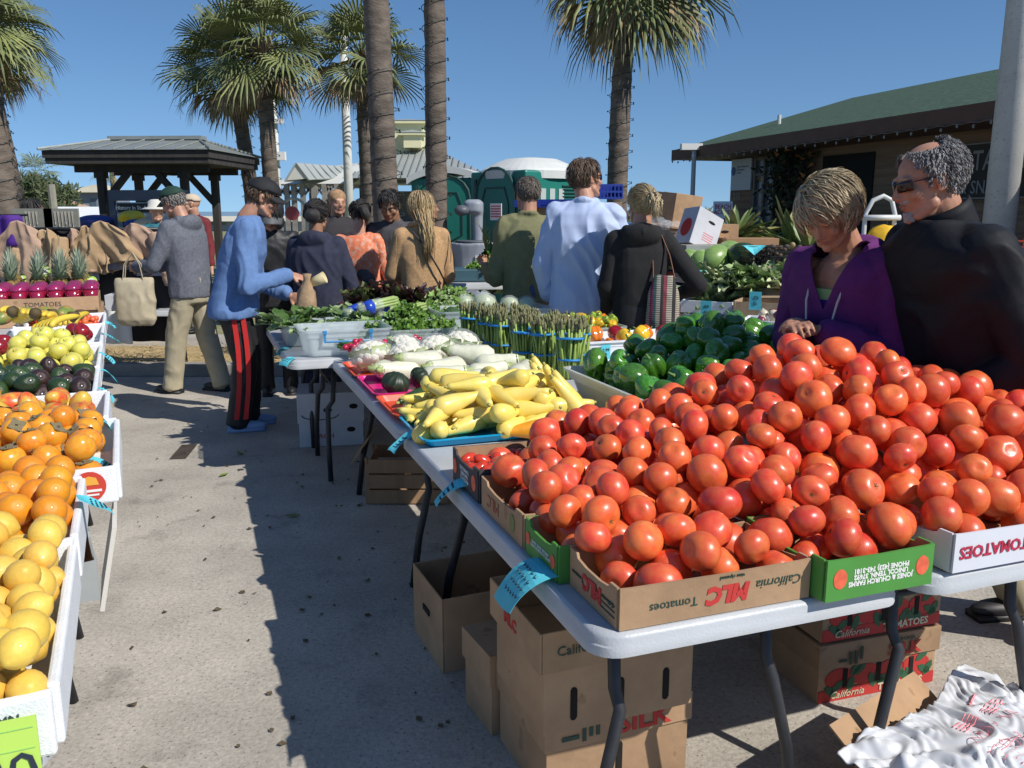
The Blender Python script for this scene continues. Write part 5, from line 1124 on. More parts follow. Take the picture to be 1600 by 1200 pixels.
# ============================================================ left stall
def pileL(rect,z0,r,rv,h,seed,tries,mg=.95):
    hf=h if callable(h) else (lambda x,y:h)
    return pile((rect[0],rect[1],rect[2]*1.15,rect[3]*1.15),z0,r,rv,lambda x,y:hf(x,y/1.15),seed,tries,mg=mg)
def foam_box(label,u0,u1,z,h=.15,W=.50,v=-.0,group='white foam produce boxes'):
    h=.105
    o=open_tray('foam_box',label,LL(v-W/2,(u0+u1)/2,z),LA,W,(u1-u0)*1.15-.012,h,foam,foam,group,t=.019,notch=False)
    for c in o.children:
        b=c.modifiers.new('bevel','BEVEL'); b.width=.006; b.segments=2; b.limit_method='ANGLE'
    return o
lb=foam_box('nearest white foam box heaped with lemons, small black print on its end',-.02,.56,.79,.15)
text(lb,'AUTUMN\nROYAL',.020,(.165,-.3405,.066),(PI/2,0,0),gtext,align='CENTER'); text(lb,'19 Lbs./8.6 Kg',.009,(.175,-.3405,.040),(PI/2,0,0),gtext)
foam_box('white foam box of bright oranges next to the lemons',.57,1.01,.79,.15)
pb=foam_box('white foam box of persimmons with a round red sticker on its end',1.03,1.58,.80,.15,W=.56,v=.085)
m=MB(); m.lathe([(.042,0),(.042,.002)],n=24,mat=Matrix.Rotation(PI/2,3,'X')); stk=m.build('round_sticker',M('sticker_red',(.55,.05,.03),.6),pb,loc=(.21,-.3235,.055))
m=MB(); m.add([(-.024,-.0035,.004),(.024,-.0035,.004),(.018,-.0035,.024),(0,-.0035,.030),(-.018,-.0035,.024)],[(0,1,2,3,4)]); m.build('sun_emblem',M('sticker_gold',(.75,.38,.05),.6),stk)
text(stk,'PACIFIC\nCOAST',.019,(0,-.004,-.012),(PI/2,0,0),M('sticker_text',(.7,.55,.25),.6)) if False else None
m=MB(); m.box((0,-.0035,-.012),(.06,.001,.007)); m.box((0,-.0035,-.024),(.045,.001,.005)); m.build('sticker_band',whitep,stk)
foam_box('white foam box holding red and green mangoes',1.60,2.04,.80,.15,W=.54,v=.05)
foam_box('white foam box of dark avocados',2.06,2.60,.79,.13)
foam_box('white foam box heaped with pale yellow apples',2.62,3.25,.79,.13)
foam_box('white foam box of bananas behind the yellow apples',3.28,4.0,.80,.13)
foam_box('low white foam box of vine tomatoes beyond the bananas',4.05,4.62,.80,.10)
lemm=M('lemon_skin',(.82,.53,.09),.4,.08,4,rnd=.08,hue=.008,bump=.18,bscale=70,coat=.15); orm=M('orange_skin',(.80,.30,.015),.38,.10,4,rnd=.08,hue=.008,bump=.2,bscale=70,coat=.2)
lemon=lobed(1,lambda a,rr,z:(rr*math.cos(a),rr*math.sin(a),z*1.12+.14*math.copysign(1,z)*math.exp(-(rr/.22)**2)),20,14,1,'lemon',lemm)
orange=lobed(1,lambda a,rr,z:(rr*math.cos(a),rr*math.sin(a),z*.95-.05*math.exp(-(rr/.12)**2)),20,12,1,'orange',orm)
navel=MB(); navel.lathe([(.10,.90),(.11,.915),(.07,.93),(.03,.90)],n=10); NV=navel.mesh('navel',M('navel',(.45,.25,.03),.7),True)
scatter([lemon],pileL((-.48,-.012,-.012,.55),.855,.0325,.12,lambda x,y:0.99,1,4500,mg=.8),LP,'lemon','large yellow lemon in the nearest foam box','lemon','lemons in the nearest foam box',1,tilt=1.2,stem=NV,stemname='tip',stemp=.6)
scatter([orange],pileL((-.48,-.014,.585,.995),.845,.039,.07,lambda x,y:0.985,2,3500,mg=.8),LP,'orange','bright orange in the foam box between lemons and persimmons','orange','oranges in the foam box',1,tilt=1.2,stem=NV,stemname='navel',stemp=.6)
pem=M('persimmon_skin',(.78,.24,.02),.25,.15,3,rnd=.08,hue=.008,coat=.35,col2=(.72,.35,.03)); pcal=M('persimmon_calyx',(.24,.20,.11),.9,.4,20,bump=.4)
persim=lobed(1,lambda a,rr,z:(rr**.8*math.cos(a)*(1+.02*math.cos(4*a)),rr**.8*math.sin(a)*(1+.02*math.cos(4*a)),z*.85-.1*(z>0)*math.exp(-(rr/.3)**2)),20,12,1,'persimmon',pem)
b=MB()
for k in range(4):
    a=k*PI/2; b.grid(lambda u,w:Vector((math.cos(a)*(.62*w)-math.sin(a)*(u-.5)*.62*math.sin(PI*(.25+.7*w)),math.sin(a)*(.62*w)+math.cos(a)*(u-.5)*.62*math.sin(PI*(.25+.7*w)),.80+.10*w*math.sin(u*PI)+.16*w*w*math.sin(u*9))),3,4)
b.tube([(0,0,.78),(0,0,.98)],.09,6); PCL=b.mesh('calyx',pcal)
scatter([persim],pileL((-.45,.05,1.06,1.55),.81,.042,.07,lambda x,y:.955+.05*math.exp(-((x+.2)/.2)**2),3,1500,mg=.95),LP,'persimmon','orange persimmon with a papery green calyx in its foam box','persimmon','persimmons in the foam box',1,tilt=.9,stem=PCL,stemname='calyx',stemp=.85)
mgm=M('mango_skin',(.72,.10,.03),.35,0,1.2,col2=(.62,.42,.06),rnd=.1,coat=.2,mixlo=.42,mixhi=.60)
mango=lobed(1,lambda a,rr,z:(rr*math.cos(a)*.8+.12*z*z,rr*math.sin(a)*.72,z*1.25),18,12,1,'mango',mgm)
scatter([mango],pileL((-.45,.01,1.64,2.0),.81,.050,.1,.965,4,900,mg=.9),LP,'mango','smooth mango blushed red and yellow green','mango','mangoes in the foam box',1,tilt=1.4)
avm=M('avocado_skin',(.028,.060,.016),.28,.3,4,rnd=.35,hue=.015,bump=.25,bscale=60,coat=.35); avd=M('ripe_avocado_skin',(.045,.022,.018),.3,.3,4,rnd=.2,bump=.3,bscale=60,coat=.3)
av1=lobed(1,lambda a,rr,z:(rr*math.cos(a)*(1-.18*z),rr*math.sin(a)*(1-.18*z),z*1.22),18,12,1,'avocado',avm); av2=av1.copy(); av2.materials[0]=avd
scatter([av1,av1,av2],pileL((-.47,-.015,2.09,2.57),.80,.040,.08,lambda x,y:.935+.04*math.exp(-((x+.3)/.2)**2),5,1500,mg=.95),LP,'avocado','glossy dark avocado in the foam box beyond the mangoes','avocado','avocados in the foam box',1,tilt=1.4)
apm=M('yellow_apple_skin',(.72,.66,.13),.3,.08,2,rnd=.07,hue=.008,coat=.3,speck=(60,(.55,.45,.1),.68)); apr=M('red_apple_skin',(.28,.012,.02),.25,.3,3,coat=.4,rnd=.1)
def appf(a,rr,z): return (rr*math.cos(a)*(1+.10*z+.02*math.cos(5*a)*(z<0)),rr*math.sin(a)*(1+.10*z+.02*math.cos(5*a)*(z<0)),z*.93-.26*math.exp(-(rr/.24)**2)*(z>0)+.14*math.exp(-(rr/.22)**2)*(z<0))
apple=lobed(1,appf,20,14,1,'apple',apm); rapple=lobed(1,appf,20,14,1,'apple',apr)
b=MB(); b.tube([(0,0,.62),(.05,.02,1.0)],[.04,.035],5); APS=b.mesh('stem',pboot)
scatter([apple],pileL((-.47,-.03,2.65,3.22),.80,.043,.06,lambda x,y:.95+.10*math.exp(-((x+.24)/.16)**2-((y-2.95)/.25)**2),6,1500,mg=.95),LP,'yellow_apple','pale yellow apple heaped in the foam box','apple','yellow apples in the foam box',1,tilt=.8,stem=APS,stemp=1)
for i,(v_,u_,z_) in enumerate([(-.08,3.12,.99),(-.12,3.20,.985),(-.07,3.20,.96),(-.44,3.16,.95),(-.40,2.72,.99),(-.50,2.75,.95)]): 
    place(rapple,'red_apple','dark red apple at the edge of the yellow apple heap','apple','red apples among the yellow ones',LL(v_,u_,z_),(.4,.3,i),.040,APS)
bam=M('banana_skin',(.78,.55,.06),.5,.08,5,rnd=.06,bump=.05); bat=M('banana_tip',(.10,.07,.03),.8)
def banana_bunch():
    t=thing('banana_bunch','x','bananas',(0,0,0),0,'bananas in the foam box')
    for i in range(6):
        b=MB(); n=9; pts=[];rad=[]
        for k in range(n+1):
            f=k/n; a=f*1.5; pts.append((.02*(i-2.5)*(1+f*.6),.17*math.sin(a),.055+.11*(1-math.cos(a))*-.6+.06*math.sin(a*.8))); rad.append(.017*(1-.5*(2*f-1)**4) if f>.1 else .008)
        b.tube(pts,rad,6); b.build('banana',bam,t,True)
    b=MB(); b.tube([(0,-.03,.06),(0,.01,.058)],[.016,.03],8); b.build('stalk',bat,t,True); return t
bb0=banana_bunch()
for i,(v_,u_,z_,a,s,l) in enumerate([(-.12,3.55,.90,2.6,1.15,'banana bunch lying on its side nearest the aisle'),(-.33,3.48,.93,.4,1.2,'upright spread banana bunch left of the apples'),(-.46,3.62,.93,.1,1.2,'banana bunch at the left edge of the photo'),(-.25,3.75,.90,1.9,1.1,'banana bunch behind the others by the foam rim'),(-.10,3.85,.88,3.0,1.1,'farthest banana bunch beside the vine tomatoes')]):
    c=bb0 if i==0 else copy_tree(bb0); c.location=LL(v_,u_,z_+.05); c.rotation_euler=(R(-12),R(10),a); c.scale=(s,s,s); c['label']=l
pam=M('green_mango_skin',(.20,.27,.06),.4,0,1.3,col2=(.55,.20,.05),mixlo=.36,mixhi=.5,rnd=.1)
pap=mango.copy(); pap.materials[0]=pam
for i in range(11): place(pap,'green_mango','large green mango with a faint orange blush behind the bananas','mango','green mangoes behind the bananas',LL(-.22-.11*(i%4),4.1+.12*(i//4),.96-.02*(i//8)),(1.3,.2*i,i*.9),.058)
cht=lobed(1,lambda a,rr,z:(rr*math.cos(a),rr*math.sin(a),z*.92),12,8,1,'tomato',tomm)
scatter([cht],pileL((-.45,-.04,4.3,4.6),.81,.022,.1,.91,8,900,mg=.9),LP,'vine_tomato','small red vine tomato in the low foam box','tomato','small vine tomatoes',1)
# strawberries in clear cups
mg=M('cup_magenta',(.30,.010,.06),.15,.3,12,spec=.8,coat=.6,col2=(.25,.01,.02)); lid=M('cup_lid',(.40,.03,.14),.12,.2,10,coat=.8,alpha=.8)
stb=open_tray('cardboard_tray','brown carton of clear cups filled with red berries, in front of the pineapples',LL(-.50,5.05,.90),LA,.92,.50,.10,card,cardd,'tomato trays',notch=False)
text(stb,'TOMATOES',.045,(.10,-.254,.05),(PI/2,0,0),cardk)
def cup():
    t=thing('berry_cup','clear cup of red berries with a domed pink lid','cup',(0,0,0),0,'cups of red berries'); m=MB(); m.lathe([(.033,0),(.045,.10)],n=14); m.build('cup_body',mg,t,True); m=MB(); m.lathe([(.047,.10),(.047,.106),(.040,.125),(.02,.135),(.001,.137)],n=14); m.build('lid',lid,t,True); return t
c0_=cup(); k=0
for j in range(4):
    for i in range(8):
        c=c0_ if k==0 else copy_tree(c0_); c.location=LL(-.09-.115*i,4.90+.10*j,.93); c.rotation_euler=(0,0,k); c.scale=(1.2,1.2,1.15); k+=1
def riser(label,p,rz,W,D,z0,z1):
    o=thing('carton',label,'box',(p.x,p.y,z0),rz,'flat cartons raising the back of the left stall'); m=MB(); m.box((0,0,(z1-z0)/2),(W,D,z1-z0)); m.build('carton_body',card,o,bevel=.002); m=MB(); m.box((0,0,z1-z0+.001),(W*.97,.05,.002)); m.build('tape',M('tape',(.38,.27,.15),.3),o)
riser('flat brown carton under the tray of berry cups',LL(-.50,5.05),LA,.88,.46,.742,.847); riser('flat brown carton under the row of pineapples',LL(-.49,5.66),LA,.92,.42,.742,.806)
# pineapples
pnm=M('pineapple_skin',(.28,.17,.045),.7,.4,30,bump=.8,bscale=40,col2=(.10,.11,.03)); pnl=M('pineapple_leaf',(.20,.28,.17),.5,.35,4,col2=(.34,.40,.30))
def pineapple():
    t=thing('pineapple','x','pineapple',(0,0,0),0,'pineapples in a row'); m=MB(); m.lathe([(.03,0),(.055,.02),(.065,.08),(.062,.14),(.04,.185),(.01,.19)],n=16,fun=lambda a,z:1+.04*math.sin(8*a+z*150)); m.build('fruit',pnm,t,True)
    m=MB(); r=random.Random(4)
    for i in range(64):
        a=i*2.4; f=i/64; L=.09+.10*f*r.uniform(.8,1.15); e=1.0*(1-f)+.08; d=Vector((math.cos(a)*math.sin(e),math.sin(a)*math.sin(e),math.cos(e))); s_=Vector((-math.sin(a),math.cos(a),0))*.009; p=Vector((0,0,.175+.03*f)); q=p+d*L*.55; e_=p+d*L+Vector((math.cos(a),math.sin(a),-.6))*.03*(1-f)
        m.add([p-s_,p+s_,q-s_*.8,q+s_*.8,e_],[(0,1,3,2),(2,3,4)])
    m.build('leaf_crown',pnl,t); return t
p0=pineapple()
pl=['pineapple farthest left at the photo edge','pineapple second from the left','pineapple in the middle of the row','pineapple second from the right','rightmost pineapple with a yellow tag']
k=0
for j in range(2):
    for i in range(5):
        c=p0 if k==0 else copy_tree(p0); c.location=LL(-.16-.165*i,5.55+.15*j,.86+.04*j); c.rotation_euler=(.05,.04*(i-2),k*1.3); c.scale=(1.12,)*3; c['label']=(pl[4-i] if j==0 else ['pineapple in the back row, behind the rightmost','pineapple in the back row, second from the right','pineapple in the back row, middle','pineapple in the back row, second from the left','pineapple in the back row, far left'][i]); k+=1
lime=M('lime_card',(.48,.72,.12),.7)
for i,(px,py) in enumerate([(32,436),(70,424),(143,440)]):
    p=at(px,py,7.0); o=thing('price_tag',['yellow green paper tag on the left pineapples','round yellow green tag between pineapples','round yellow green tag on the rightmost pineapple'][i],'tag',p,.2); m=MB(); m.lathe([(.045,0),(.045,.003)],n=16,mat=Matrix.Rotation(R(75),3,'X')); m.build('card',lime,o); m=MB(); m.lathe([(.028,.0035),(.028,.004)],n=12,mat=Matrix.Rotation(R(75),3,'X')); m.build('printed_dot',whitep,o)
# lime green price card in front
pc=thing('price_card','lime green handwritten price card on the end of the lemon box','sign',LL(-.170,-.042,.775),LA); m=MB(); m.box((0,0,0),(.30,.006,.20)); m.build('card',lime,pc); text(pc,'2.00',.085,(.075,-.005,.015),(PI/2,0,0),ink,name='handwriting')
m=MB()
for k in range(6): m.box((0,-.0036,.085-.033*k),(.29,.001,.0015))
m.build('ruled_lines',M('rule_green',(.30,.55,.15),.7),pc)
# things under/behind the left stall edge
o=open_tray('cardboard_tray','grey and brown carton poking out under the orange box',LL(-.13,.80,.68),LA+.1,.30,.26,.10,M('grey_card',(.30,.32,.32),.7,.1,5),cardd,'boxes under the left stall'); 
m=MB(); m.box((0,0,0),(.012,.26,.24)); o=m.build('cardboard_sheet',M('white_sheet',(.62,.60,.55),.7),None); o.location=LL(.045,1.06,.64); o.rotation_euler=(0,R(12),LA); tag(o,'leaning cream cardboard panel hanging below the persimmon box','cardboard')
# ---- cyan price slips on the table edges
def slip(label,p,rz,L=.13,W=.06,curl=.6,droop=1.0,seed=0,out=(-1,0)):
    t=thing('paper_slip',label,'price slip',p,rz,'cyan price slips taped to the table edges'); r=random.Random(seed)
    def f(u,v): 
        a=v*curl; return Vector((out[0]*(-.03+L*math.sin(v*1.2)*.75)+.002*r.random()*0,(u-.5)*W+.02*v*r.choice([1,1]),.004-.5*L*droop*(v**1.7)+.012*math.sin(v*5+seed)*math.sin(u*2.5)))
    m=MB(); m.grid(f,6,10); solid(m.build('paper',cyanp,t),.0008); m=MB()
    for k in range(4):
        v0=.35+.13*k
        for j in range(5):
            u0=.15+.14*j
            q=[f(u0,v0)+Vector((0,0,.0022)),f(u0+.05,v0+.03)+Vector((0,0,.0022)),f(u0+.08,v0-.02)+Vector((0,0,.0022))]; m.tube(q,.0012,3,cap=False)
    m.build('handwriting',ink,t); return t
for i,(v_,u_,L,W,l) in enumerate([(-.0,.32,.16,.11,'large curled cyan slip on the table edge beside the green tray'),(.0,.98,.13,.06,'cyan slip hanging at the table edge beside the black tray'),(.0,1.60,.13,.05,'cyan slip hanging at the corner of the blue squash tray'),(.02,2.85,.07,.05,'small cyan slip on the far red tray'),(-.22,3.48,.10,.07,'cyan slip on the edge beside the empty clear bins'),(-.23,3.85,.10,.06,'cyan slip hanging in front of the man in blue')]):
    slip(l,S(v_,u_,.755),SA+.15*i*(-1)**i,L,W,seed=i)
for i,(u_,z_,L,W,l) in enumerate([(.80,.93,.10,.06,'long cyan slip on the orange box rim'),(1.32,.87,.12,.07,'flat cyan slip sticking out under the persimmons'),(1.62,.93,.08,.09,'square cyan slip at the mango box corner'),(2.25,.90,.10,.04,'narrow cyan slip hanging at the avocado box'),(2.75,.88,.10,.04,'narrow cyan slip hanging at the yellow apple box'),(3.1,.90,.10,.05,'cyan slip at the far end of the apple box'),(3.7,.92,.12,.06,'cyan slip hanging by the bananas'),(4.4,.90,.10,.06,'cyan slip near the vine tomatoes')]):
    slip(l,LL(.03,u_*.97,z_-.02),LA+PI+.2*(-1)**i,L,W,seed=i+9,droop=1.0)
# ============================================================ leafy produce
def leaf_grid(mb,p,d,L,W,r,mi=0,ruf=.25,cup=.3,n=5,mm=7):
    d=Vector(d).normalized(); up=Vector((r.gauss(0,.3),r.gauss(0,.3),1)); s=d.cross(up).normalized(); nn=s.cross(d); ph=r.uniform(0,6); cv=r.uniform(-.5,.9)
    def f(u,v):
        x=(u-.5)*2; w=W*math.sin(PI*min(1,.12+.86*v**.8))**.7; e=abs(x)**1.5
        return Vector(p)+d*(L*v)+s*(x*w*.5)+nn*(cup*W*e*.5+ruf*W*e*math.sin(v*16+ph+x*2)*.28+L*.25*cv*v*v*-1)
    mb.grid(f,n,mm,mi)
def bunch(name,label,cat,group,loc,n,L,W,mats,seed,spread=.9,up=.5,dirv=None,stemm=None,ruf=.3,rad=.02,rise=1):
    t=thing(name,label,cat,loc,0,group); r=random.Random(seed); m=MB(); st=MB()
    for i in range(n):
        a=r.uniform(0,6.28); 
        d=Vector((math.cos(a)*spread,math.sin(a)*spread,up*r.uniform(.3,1.6)))
        if dirv: d=d*.55+Vector(dirv)
        d.normalize(); p=Vector((r.gauss(0,rad),r.gauss(0,rad),0)); L2=L*r.uniform(.6,1.1); st.tube([p,p+d*L2*.5],[.004,.003],4,cap=False); leaf_grid(m,p+d*L2*.35,d+Vector((0,0,-.2)),L2*.75,W*r.uniform(.6,1.1),r,0 if r.random()<.72 else 1,ruf=ruf)
    m.build('leaves',mats,t,True); st.build('stems',stemm or M('leaf_stem',(.32,.42,.16),.5),t,True); return t
par=[M('parsley',(.09,.20,.025),.5,.3,8),M('parsley_light',(.17,.30,.05),.5,.3,8)]; let=[M('romaine',(.27,.37,.15),.5,.3,8),M('romaine_pale',(.52,.58,.34),.5,.3,8)]; red=[M('red_lettuce',(.060,.022,.020),.45,.4,6,coat=.1),M('red_lettuce_green',(.12,.15,.04),.5,.4,6)]; chd=[M('pak_choi',(.09,.17,.04),.5,.3,8),M('pak_choi_pale',(.30,.40,.18),.5,.2,8)]
def bushy(name,label,cat,group,loc,n,R_,H_,leaf,mats,seed):
    """curly herb mound: many small leaf clusters on thin stems"""
    t=thing(name,label,cat,loc,0,group); r=random.Random(seed); m=MB(); st=MB()
    for i in range(n):
        a=r.uniform(0,6.28); q=r.random()**.5; p=Vector((math.cos(a)*q*R_,math.sin(a)*q*R_,H_*(1-q*q*.8)*r.uniform(.55,1.1)))
        if i%3==0: st.tube([(p.x*.2,p.y*.2,0),p*.75,p],[.003,.002,.0015],4,cap=False)
        for k in range(3):
            d=Vector((r.gauss(0,1),r.gauss(0,1),r.gauss(.5,.8))).normalized(); s=d.orthogonal().normalized(); l=leaf*r.uniform(.7,1.3); u=d.cross(s)
            m.add([p,p+d*l*.5+s*l*.45+u*l*.15,p+d*l*.8+s*l*.22,p+d*l*1.1,p+d*l*.8-s*l*.22,p+d*l*.5-s*l*.45+u*l*.12],[(0,1,2,3),(0,3,4,5)],0 if r.random()<.6 else 1)
    m.build('leaves',mats,t); st.build('stems',MC.get('leaf_stem') or M('leaf_stem',(.32,.42,.16),.5),t); return t
bushy('parsley_bunch','big curly parsley bunch standing behind the radishes','parsley','bunches of curly parsley',S(.52,3.84,.76),520,.17,.22,.030,par,1)
bushy('parsley_bunch','second parsley bunch lying right of the big one','parsley','bunches of curly parsley',S(.70,3.72,.76),360,.14,.15,.028,par,2)
bushy('parsley_bunch','parsley bunch left of the big one, by the celery','parsley','bunches of curly parsley',S(.32,3.86,.76),300,.13,.13,.028,par,3)
bushy('kale_bunch','bright curly kale beside the camel coat','kale',None,S(1.02,4.62,.80),520,.24,.20,.035,[par[1],chd[1]],4)
bushy('kale_bunch','low green curly kale bunch left of the camel coat','kale','x',S(.80,4.45,.78),260,.15,.14,.03,par,5)['group']='loose green bunches'
for i,(v_,u_,l) in enumerate([(-.05,4.35,'leafy spinach bunch with big flat leaves beside the paper bag'),(-.16,4.15,'spinach bunch leaning over the left table edge'),(.10,4.45,'spinach bunch in the middle of the pak choi bin'),(.28,4.30,'spinach bunch next to the blue celery bags')]):
    bunch('spinach_bunch',l,'spinach','spinach bunches',S(v_,u_,.83),34,.19,.075,chd,10+i)
for i,(v_,u_,l) in enumerate([(.0,4.02,'pale pak choi bunch in front of the spinach, left'),(.16,4.04,'pale pak choi bunch behind the empty bin'),(.30,4.02,'pale pak choi bunch right of the others'),(-.14,3.98,'pak choi bunch spilling towards the man in blue')]):
    bunch('pak_choi',l,'pak choi','pak choi bunches',S(v_,u_,.84),30,.14,.06,[chd[1],chd[0]],20+i,up=.35)
clear_bin('clear bin under the pak choi, behind the empty one',S(.06,4.10,.744),SA,.56,.36,.13)
clear_bin('empty clear bin with blue latches at the table corner',S(.10,3.66,.746),SA,.50,.36,.15,handles=True)
clear_bin('clear bin under the celery bags and parsley',S(.56,3.86,.744),SA,.42,.56,.12)
for i,(v_,u_,z_,a,s,l) in enumerate([(.60,4.92,.84,.2,1.0,'dark red lettuce head left of the camel coat'),(.74,4.80,.86,1,1.15,'tall dark red lettuce with ragged leaves in the centre'),(.88,4.78,.84,2,1.1,'dark red lettuce head touching the camel coat'),(.46,4.96,.86,3,1.0,'dark red lettuce head under the orange blouse'),(1.0,4.74,.82,4,.9,'small dark red lettuce in front of the coat')]):
    o=bunch('red_lettuce',l,'lettuce','dark red lettuces',S(v_,u_,z_),46,.21*s,.10,red,30+i,up=.75,ruf=.6)
# celery in blue bags
celm=M('celery_pale',(.36,.48,.16),.45,.15,8,stretch=(1,6,1)); blueb=M('blue_bag',(.02,.07,.50),.25,.2,14,bump=.6,bscale=20,coat=.5)
for i,(v_,u_,z_,a,l) in enumerate([(.33,4.30,.90,.5,'celery in a blue printed bag lying leftmost'),(.42,4.22,.93,.2,'celery in a blue printed bag in the middle'),(.50,4.34,.90,.9,'celery in a blue printed bag leaning right'),(.62,4.22,.88,.4,'celery in a blue bag half under the parsley')]):
    t=thing('celery_bag',l,'celery','x',0,None) if False else thing('celery_bag',l,'celery',S(v_,u_,z_),SA+a,'celery in blue bags')
    t.rotation_euler[1]=R(-12); m=MB()
    for k in range(9): y=(k%3-1)*.022; zz=(k//3)*.018; m.tube([(-.13,y*.6,zz),(0,y,zz+.006),(.14,y*1.3,zz)],[.010,.011,.008],6)
    m.build('celery_stalks',celm,t,True); m=MB(); m.lathe([(.036,-.14),(.042,-.10),(.046,0),(.045,.03)],n=14,mat=Matrix.Rotation(PI/2,3,'Y')@Matrix.Diagonal((1,1,1)),fun=lambda a,z:1+.07*math.sin(5*a+z*40)); o=m.build('bag_sleeve',film,t,True,loc=(0,0,.018)); m=MB(); m.lathe([(.047,-.09),(.047,-.03)],n=14,mat=Matrix.Rotation(PI/2,3,'Y'),fun=lambda a,z:1+.05*math.sin(5*a+z*40)); m.build('printed_band',blueb,t,True,loc=(.0,0,.018))
# radishes
radm=M('radish_skin',(.55,.012,.06),.25,.1,5,rnd=.1,coat=.3); rad_=lobed(1,lambda a,rr,z:(rr*math.cos(a),rr*math.sin(a),z-.35*math.exp(-(rr/.15)**2)*(z<0)),12,10,1,'radish',radm)
r=random.Random(31)
for i,(v_,u_,l) in enumerate([(.08,3.22,'radish bunch at the far left corner of the table'),(.24,3.34,'radish bunch lying behind the wrapped cauliflower'),(.40,3.33,'radish bunch below the big parsley'),(.54,3.30,'radish bunch right of the parsley'),(.44,3.42,'radish bunch nearest the parsley leaves'),(.14,3.38,'radish bunch against the clear bin')]):
    t=thing('radish_bunch',l,'radishes',S(v_,u_,.77),r.uniform(0,6),'red radish bunches')
    for k in range(11): o=mkobj('radish',rad_,t,(r.gauss(0,.032),r.gauss(0,.03),r.uniform(.01,.07)),(r.uniform(0,3),r.uniform(0,3),0)); o.scale=(.017,)*3
    m=MB()
    for k in range(14): leaf_grid(m,(.03,0,.03),(1,r.gauss(0,.6),r.uniform(-.1,.5)),.12,.04,r,0,ruf=.4,n=3,mm=5)
    m.build('leaves',par[0],t,True)
# bagged cabbages / iceberg
cab=M('cabbage_pale',(.42,.50,.28),.5,.2,8,bump=.5,bscale=20); cabm=lobed(1,lambda a,rr,z:(rr*math.cos(a)*(1+.04*math.sin(5*a+3*z)),rr*math.sin(a)*(1+.04*math.sin(4*a)),z*.9),20,12,1,'cabbage',cab)
for i,(v_,u_,s,l) in enumerate([(1.22,4.42,.085,'large film wrapped cabbage in the back bin'),(1.38,4.34,.065,'film wrapped cabbage right of the large one'),(1.50,4.32,.06,'smaller wrapped cabbage with a red label'),(1.10,4.50,.07,'film wrapped cabbage left of the large one')]):
    t=thing('cabbage',l,'cabbage',S(v_,u_,.90),i,'film wrapped cabbages'); o=mkobj('head',cabm,t); o.scale=(s,s,s); m=MB(); m.lathe([(.02,-s*1.02),(s*.9,-s*.7),(s*1.12,0),(s*.9,s*.75),(.02,s*1.1)],n=18,fun=lambda a,z:1+.06*math.sin(6*a+z*50)); m.build('film_wrap',film,t,True)
clear_bin('wide clear bin holding broccoli, wrapped cabbage and beans',S(1.20,4.24,.744),SA,.80,.38,.16)
clear_bin('clear bin of green beans behind the asparagus',S(1.22,3.80,.744),SA,.60,.36,.13)
brm=M('broccoli',(.04,.10,.03),.8,.3,30,bump=.7,bscale=90)
for i,(v_,u_) in enumerate([(.90,4.16),(1.0,4.12),(.94,4.28)]):
    t=thing('broccoli_head',['broccoli head nearest the asparagus tips','broccoli head right of the first','broccoli head behind the first two'][i],'broccoli',S(v_,u_,.87),0,'broccoli heads in the clear bin'); m=MB()
    for k in range(30): a=k*2.4; f=k/30; rr=.05*math.sqrt(f); m.ell((rr*math.cos(a),rr*math.sin(a),.03*(1-f)),(.016,.016,.014),7,5)
    m.build('florets',brm,t,True); m=MB(); m.tube([(0,0,-.07),(0,0,.01)],[.018,.03],8); m.build('stalk',celm,t)
bnm=M('green_bean',(.06,.16,.03),.5,.2,8); m=MB(); r=random.Random(6)
for i in range(420):
    a=r.uniform(0,6.28); c=Vector((r.gauss(0,.11),r.gauss(0,.07),0)); c.z=.10*math.exp(-(c.x/.16)**2-(c.y/.1)**2)*r.uniform(.3,1.15); d=Vector((math.cos(a),math.sin(a),r.gauss(0,.25)))*.055; m.tube([c-d,c+Vector((0,0,.008)),c+d],[.002,.0042,.002],4)
o=m.build('green_beans',bnm,None,True); o.location=S(1.22,3.80,.80); o.rotation_euler=(0,0,SA); tag(o,'loose mound of thin green beans in a clear bin','beans',kind='stuff')
# coloured peppers tray
opm=M('orange_pepper_skin',(.78,.20,.01),.16,.1,2,coat=.6); ypm=M('yellow_pepper_skin',(.80,.50,.02),.16,.1,2,coat=.6); rpm=M('red_pepper_skin',(.28,.006,.012),.14,.2,2,coat=.6); lgm=M('light_pepper_skin',(.30,.42,.04),.2,.2,3,coat=.5,rnd=.2)
OP,YP,RP,LG=[pepper_mesh(20+i,mm) for i,mm in enumerate((opm,ypm,rpm,lgm))]
pt=clear_bin('long white foam tray of coloured peppers with a cyan price slip',S(1.58,2.98,.744),SA,.86,.34,.115,foam,name='foam_tray',taper=.015)
sl=thing('price_tag','cyan price slip stuck on the front of the coloured pepper tray','price slip',S(1.38,2.80,.80),SA); m=MB(); m.box((0,0,0),(.055,.002,.08)); m.build('paper',cyanp,sl); text(sl,'2.99\nlb',.024,(0,-.003,0),(PI/2,0,0),ink,name='handwriting')
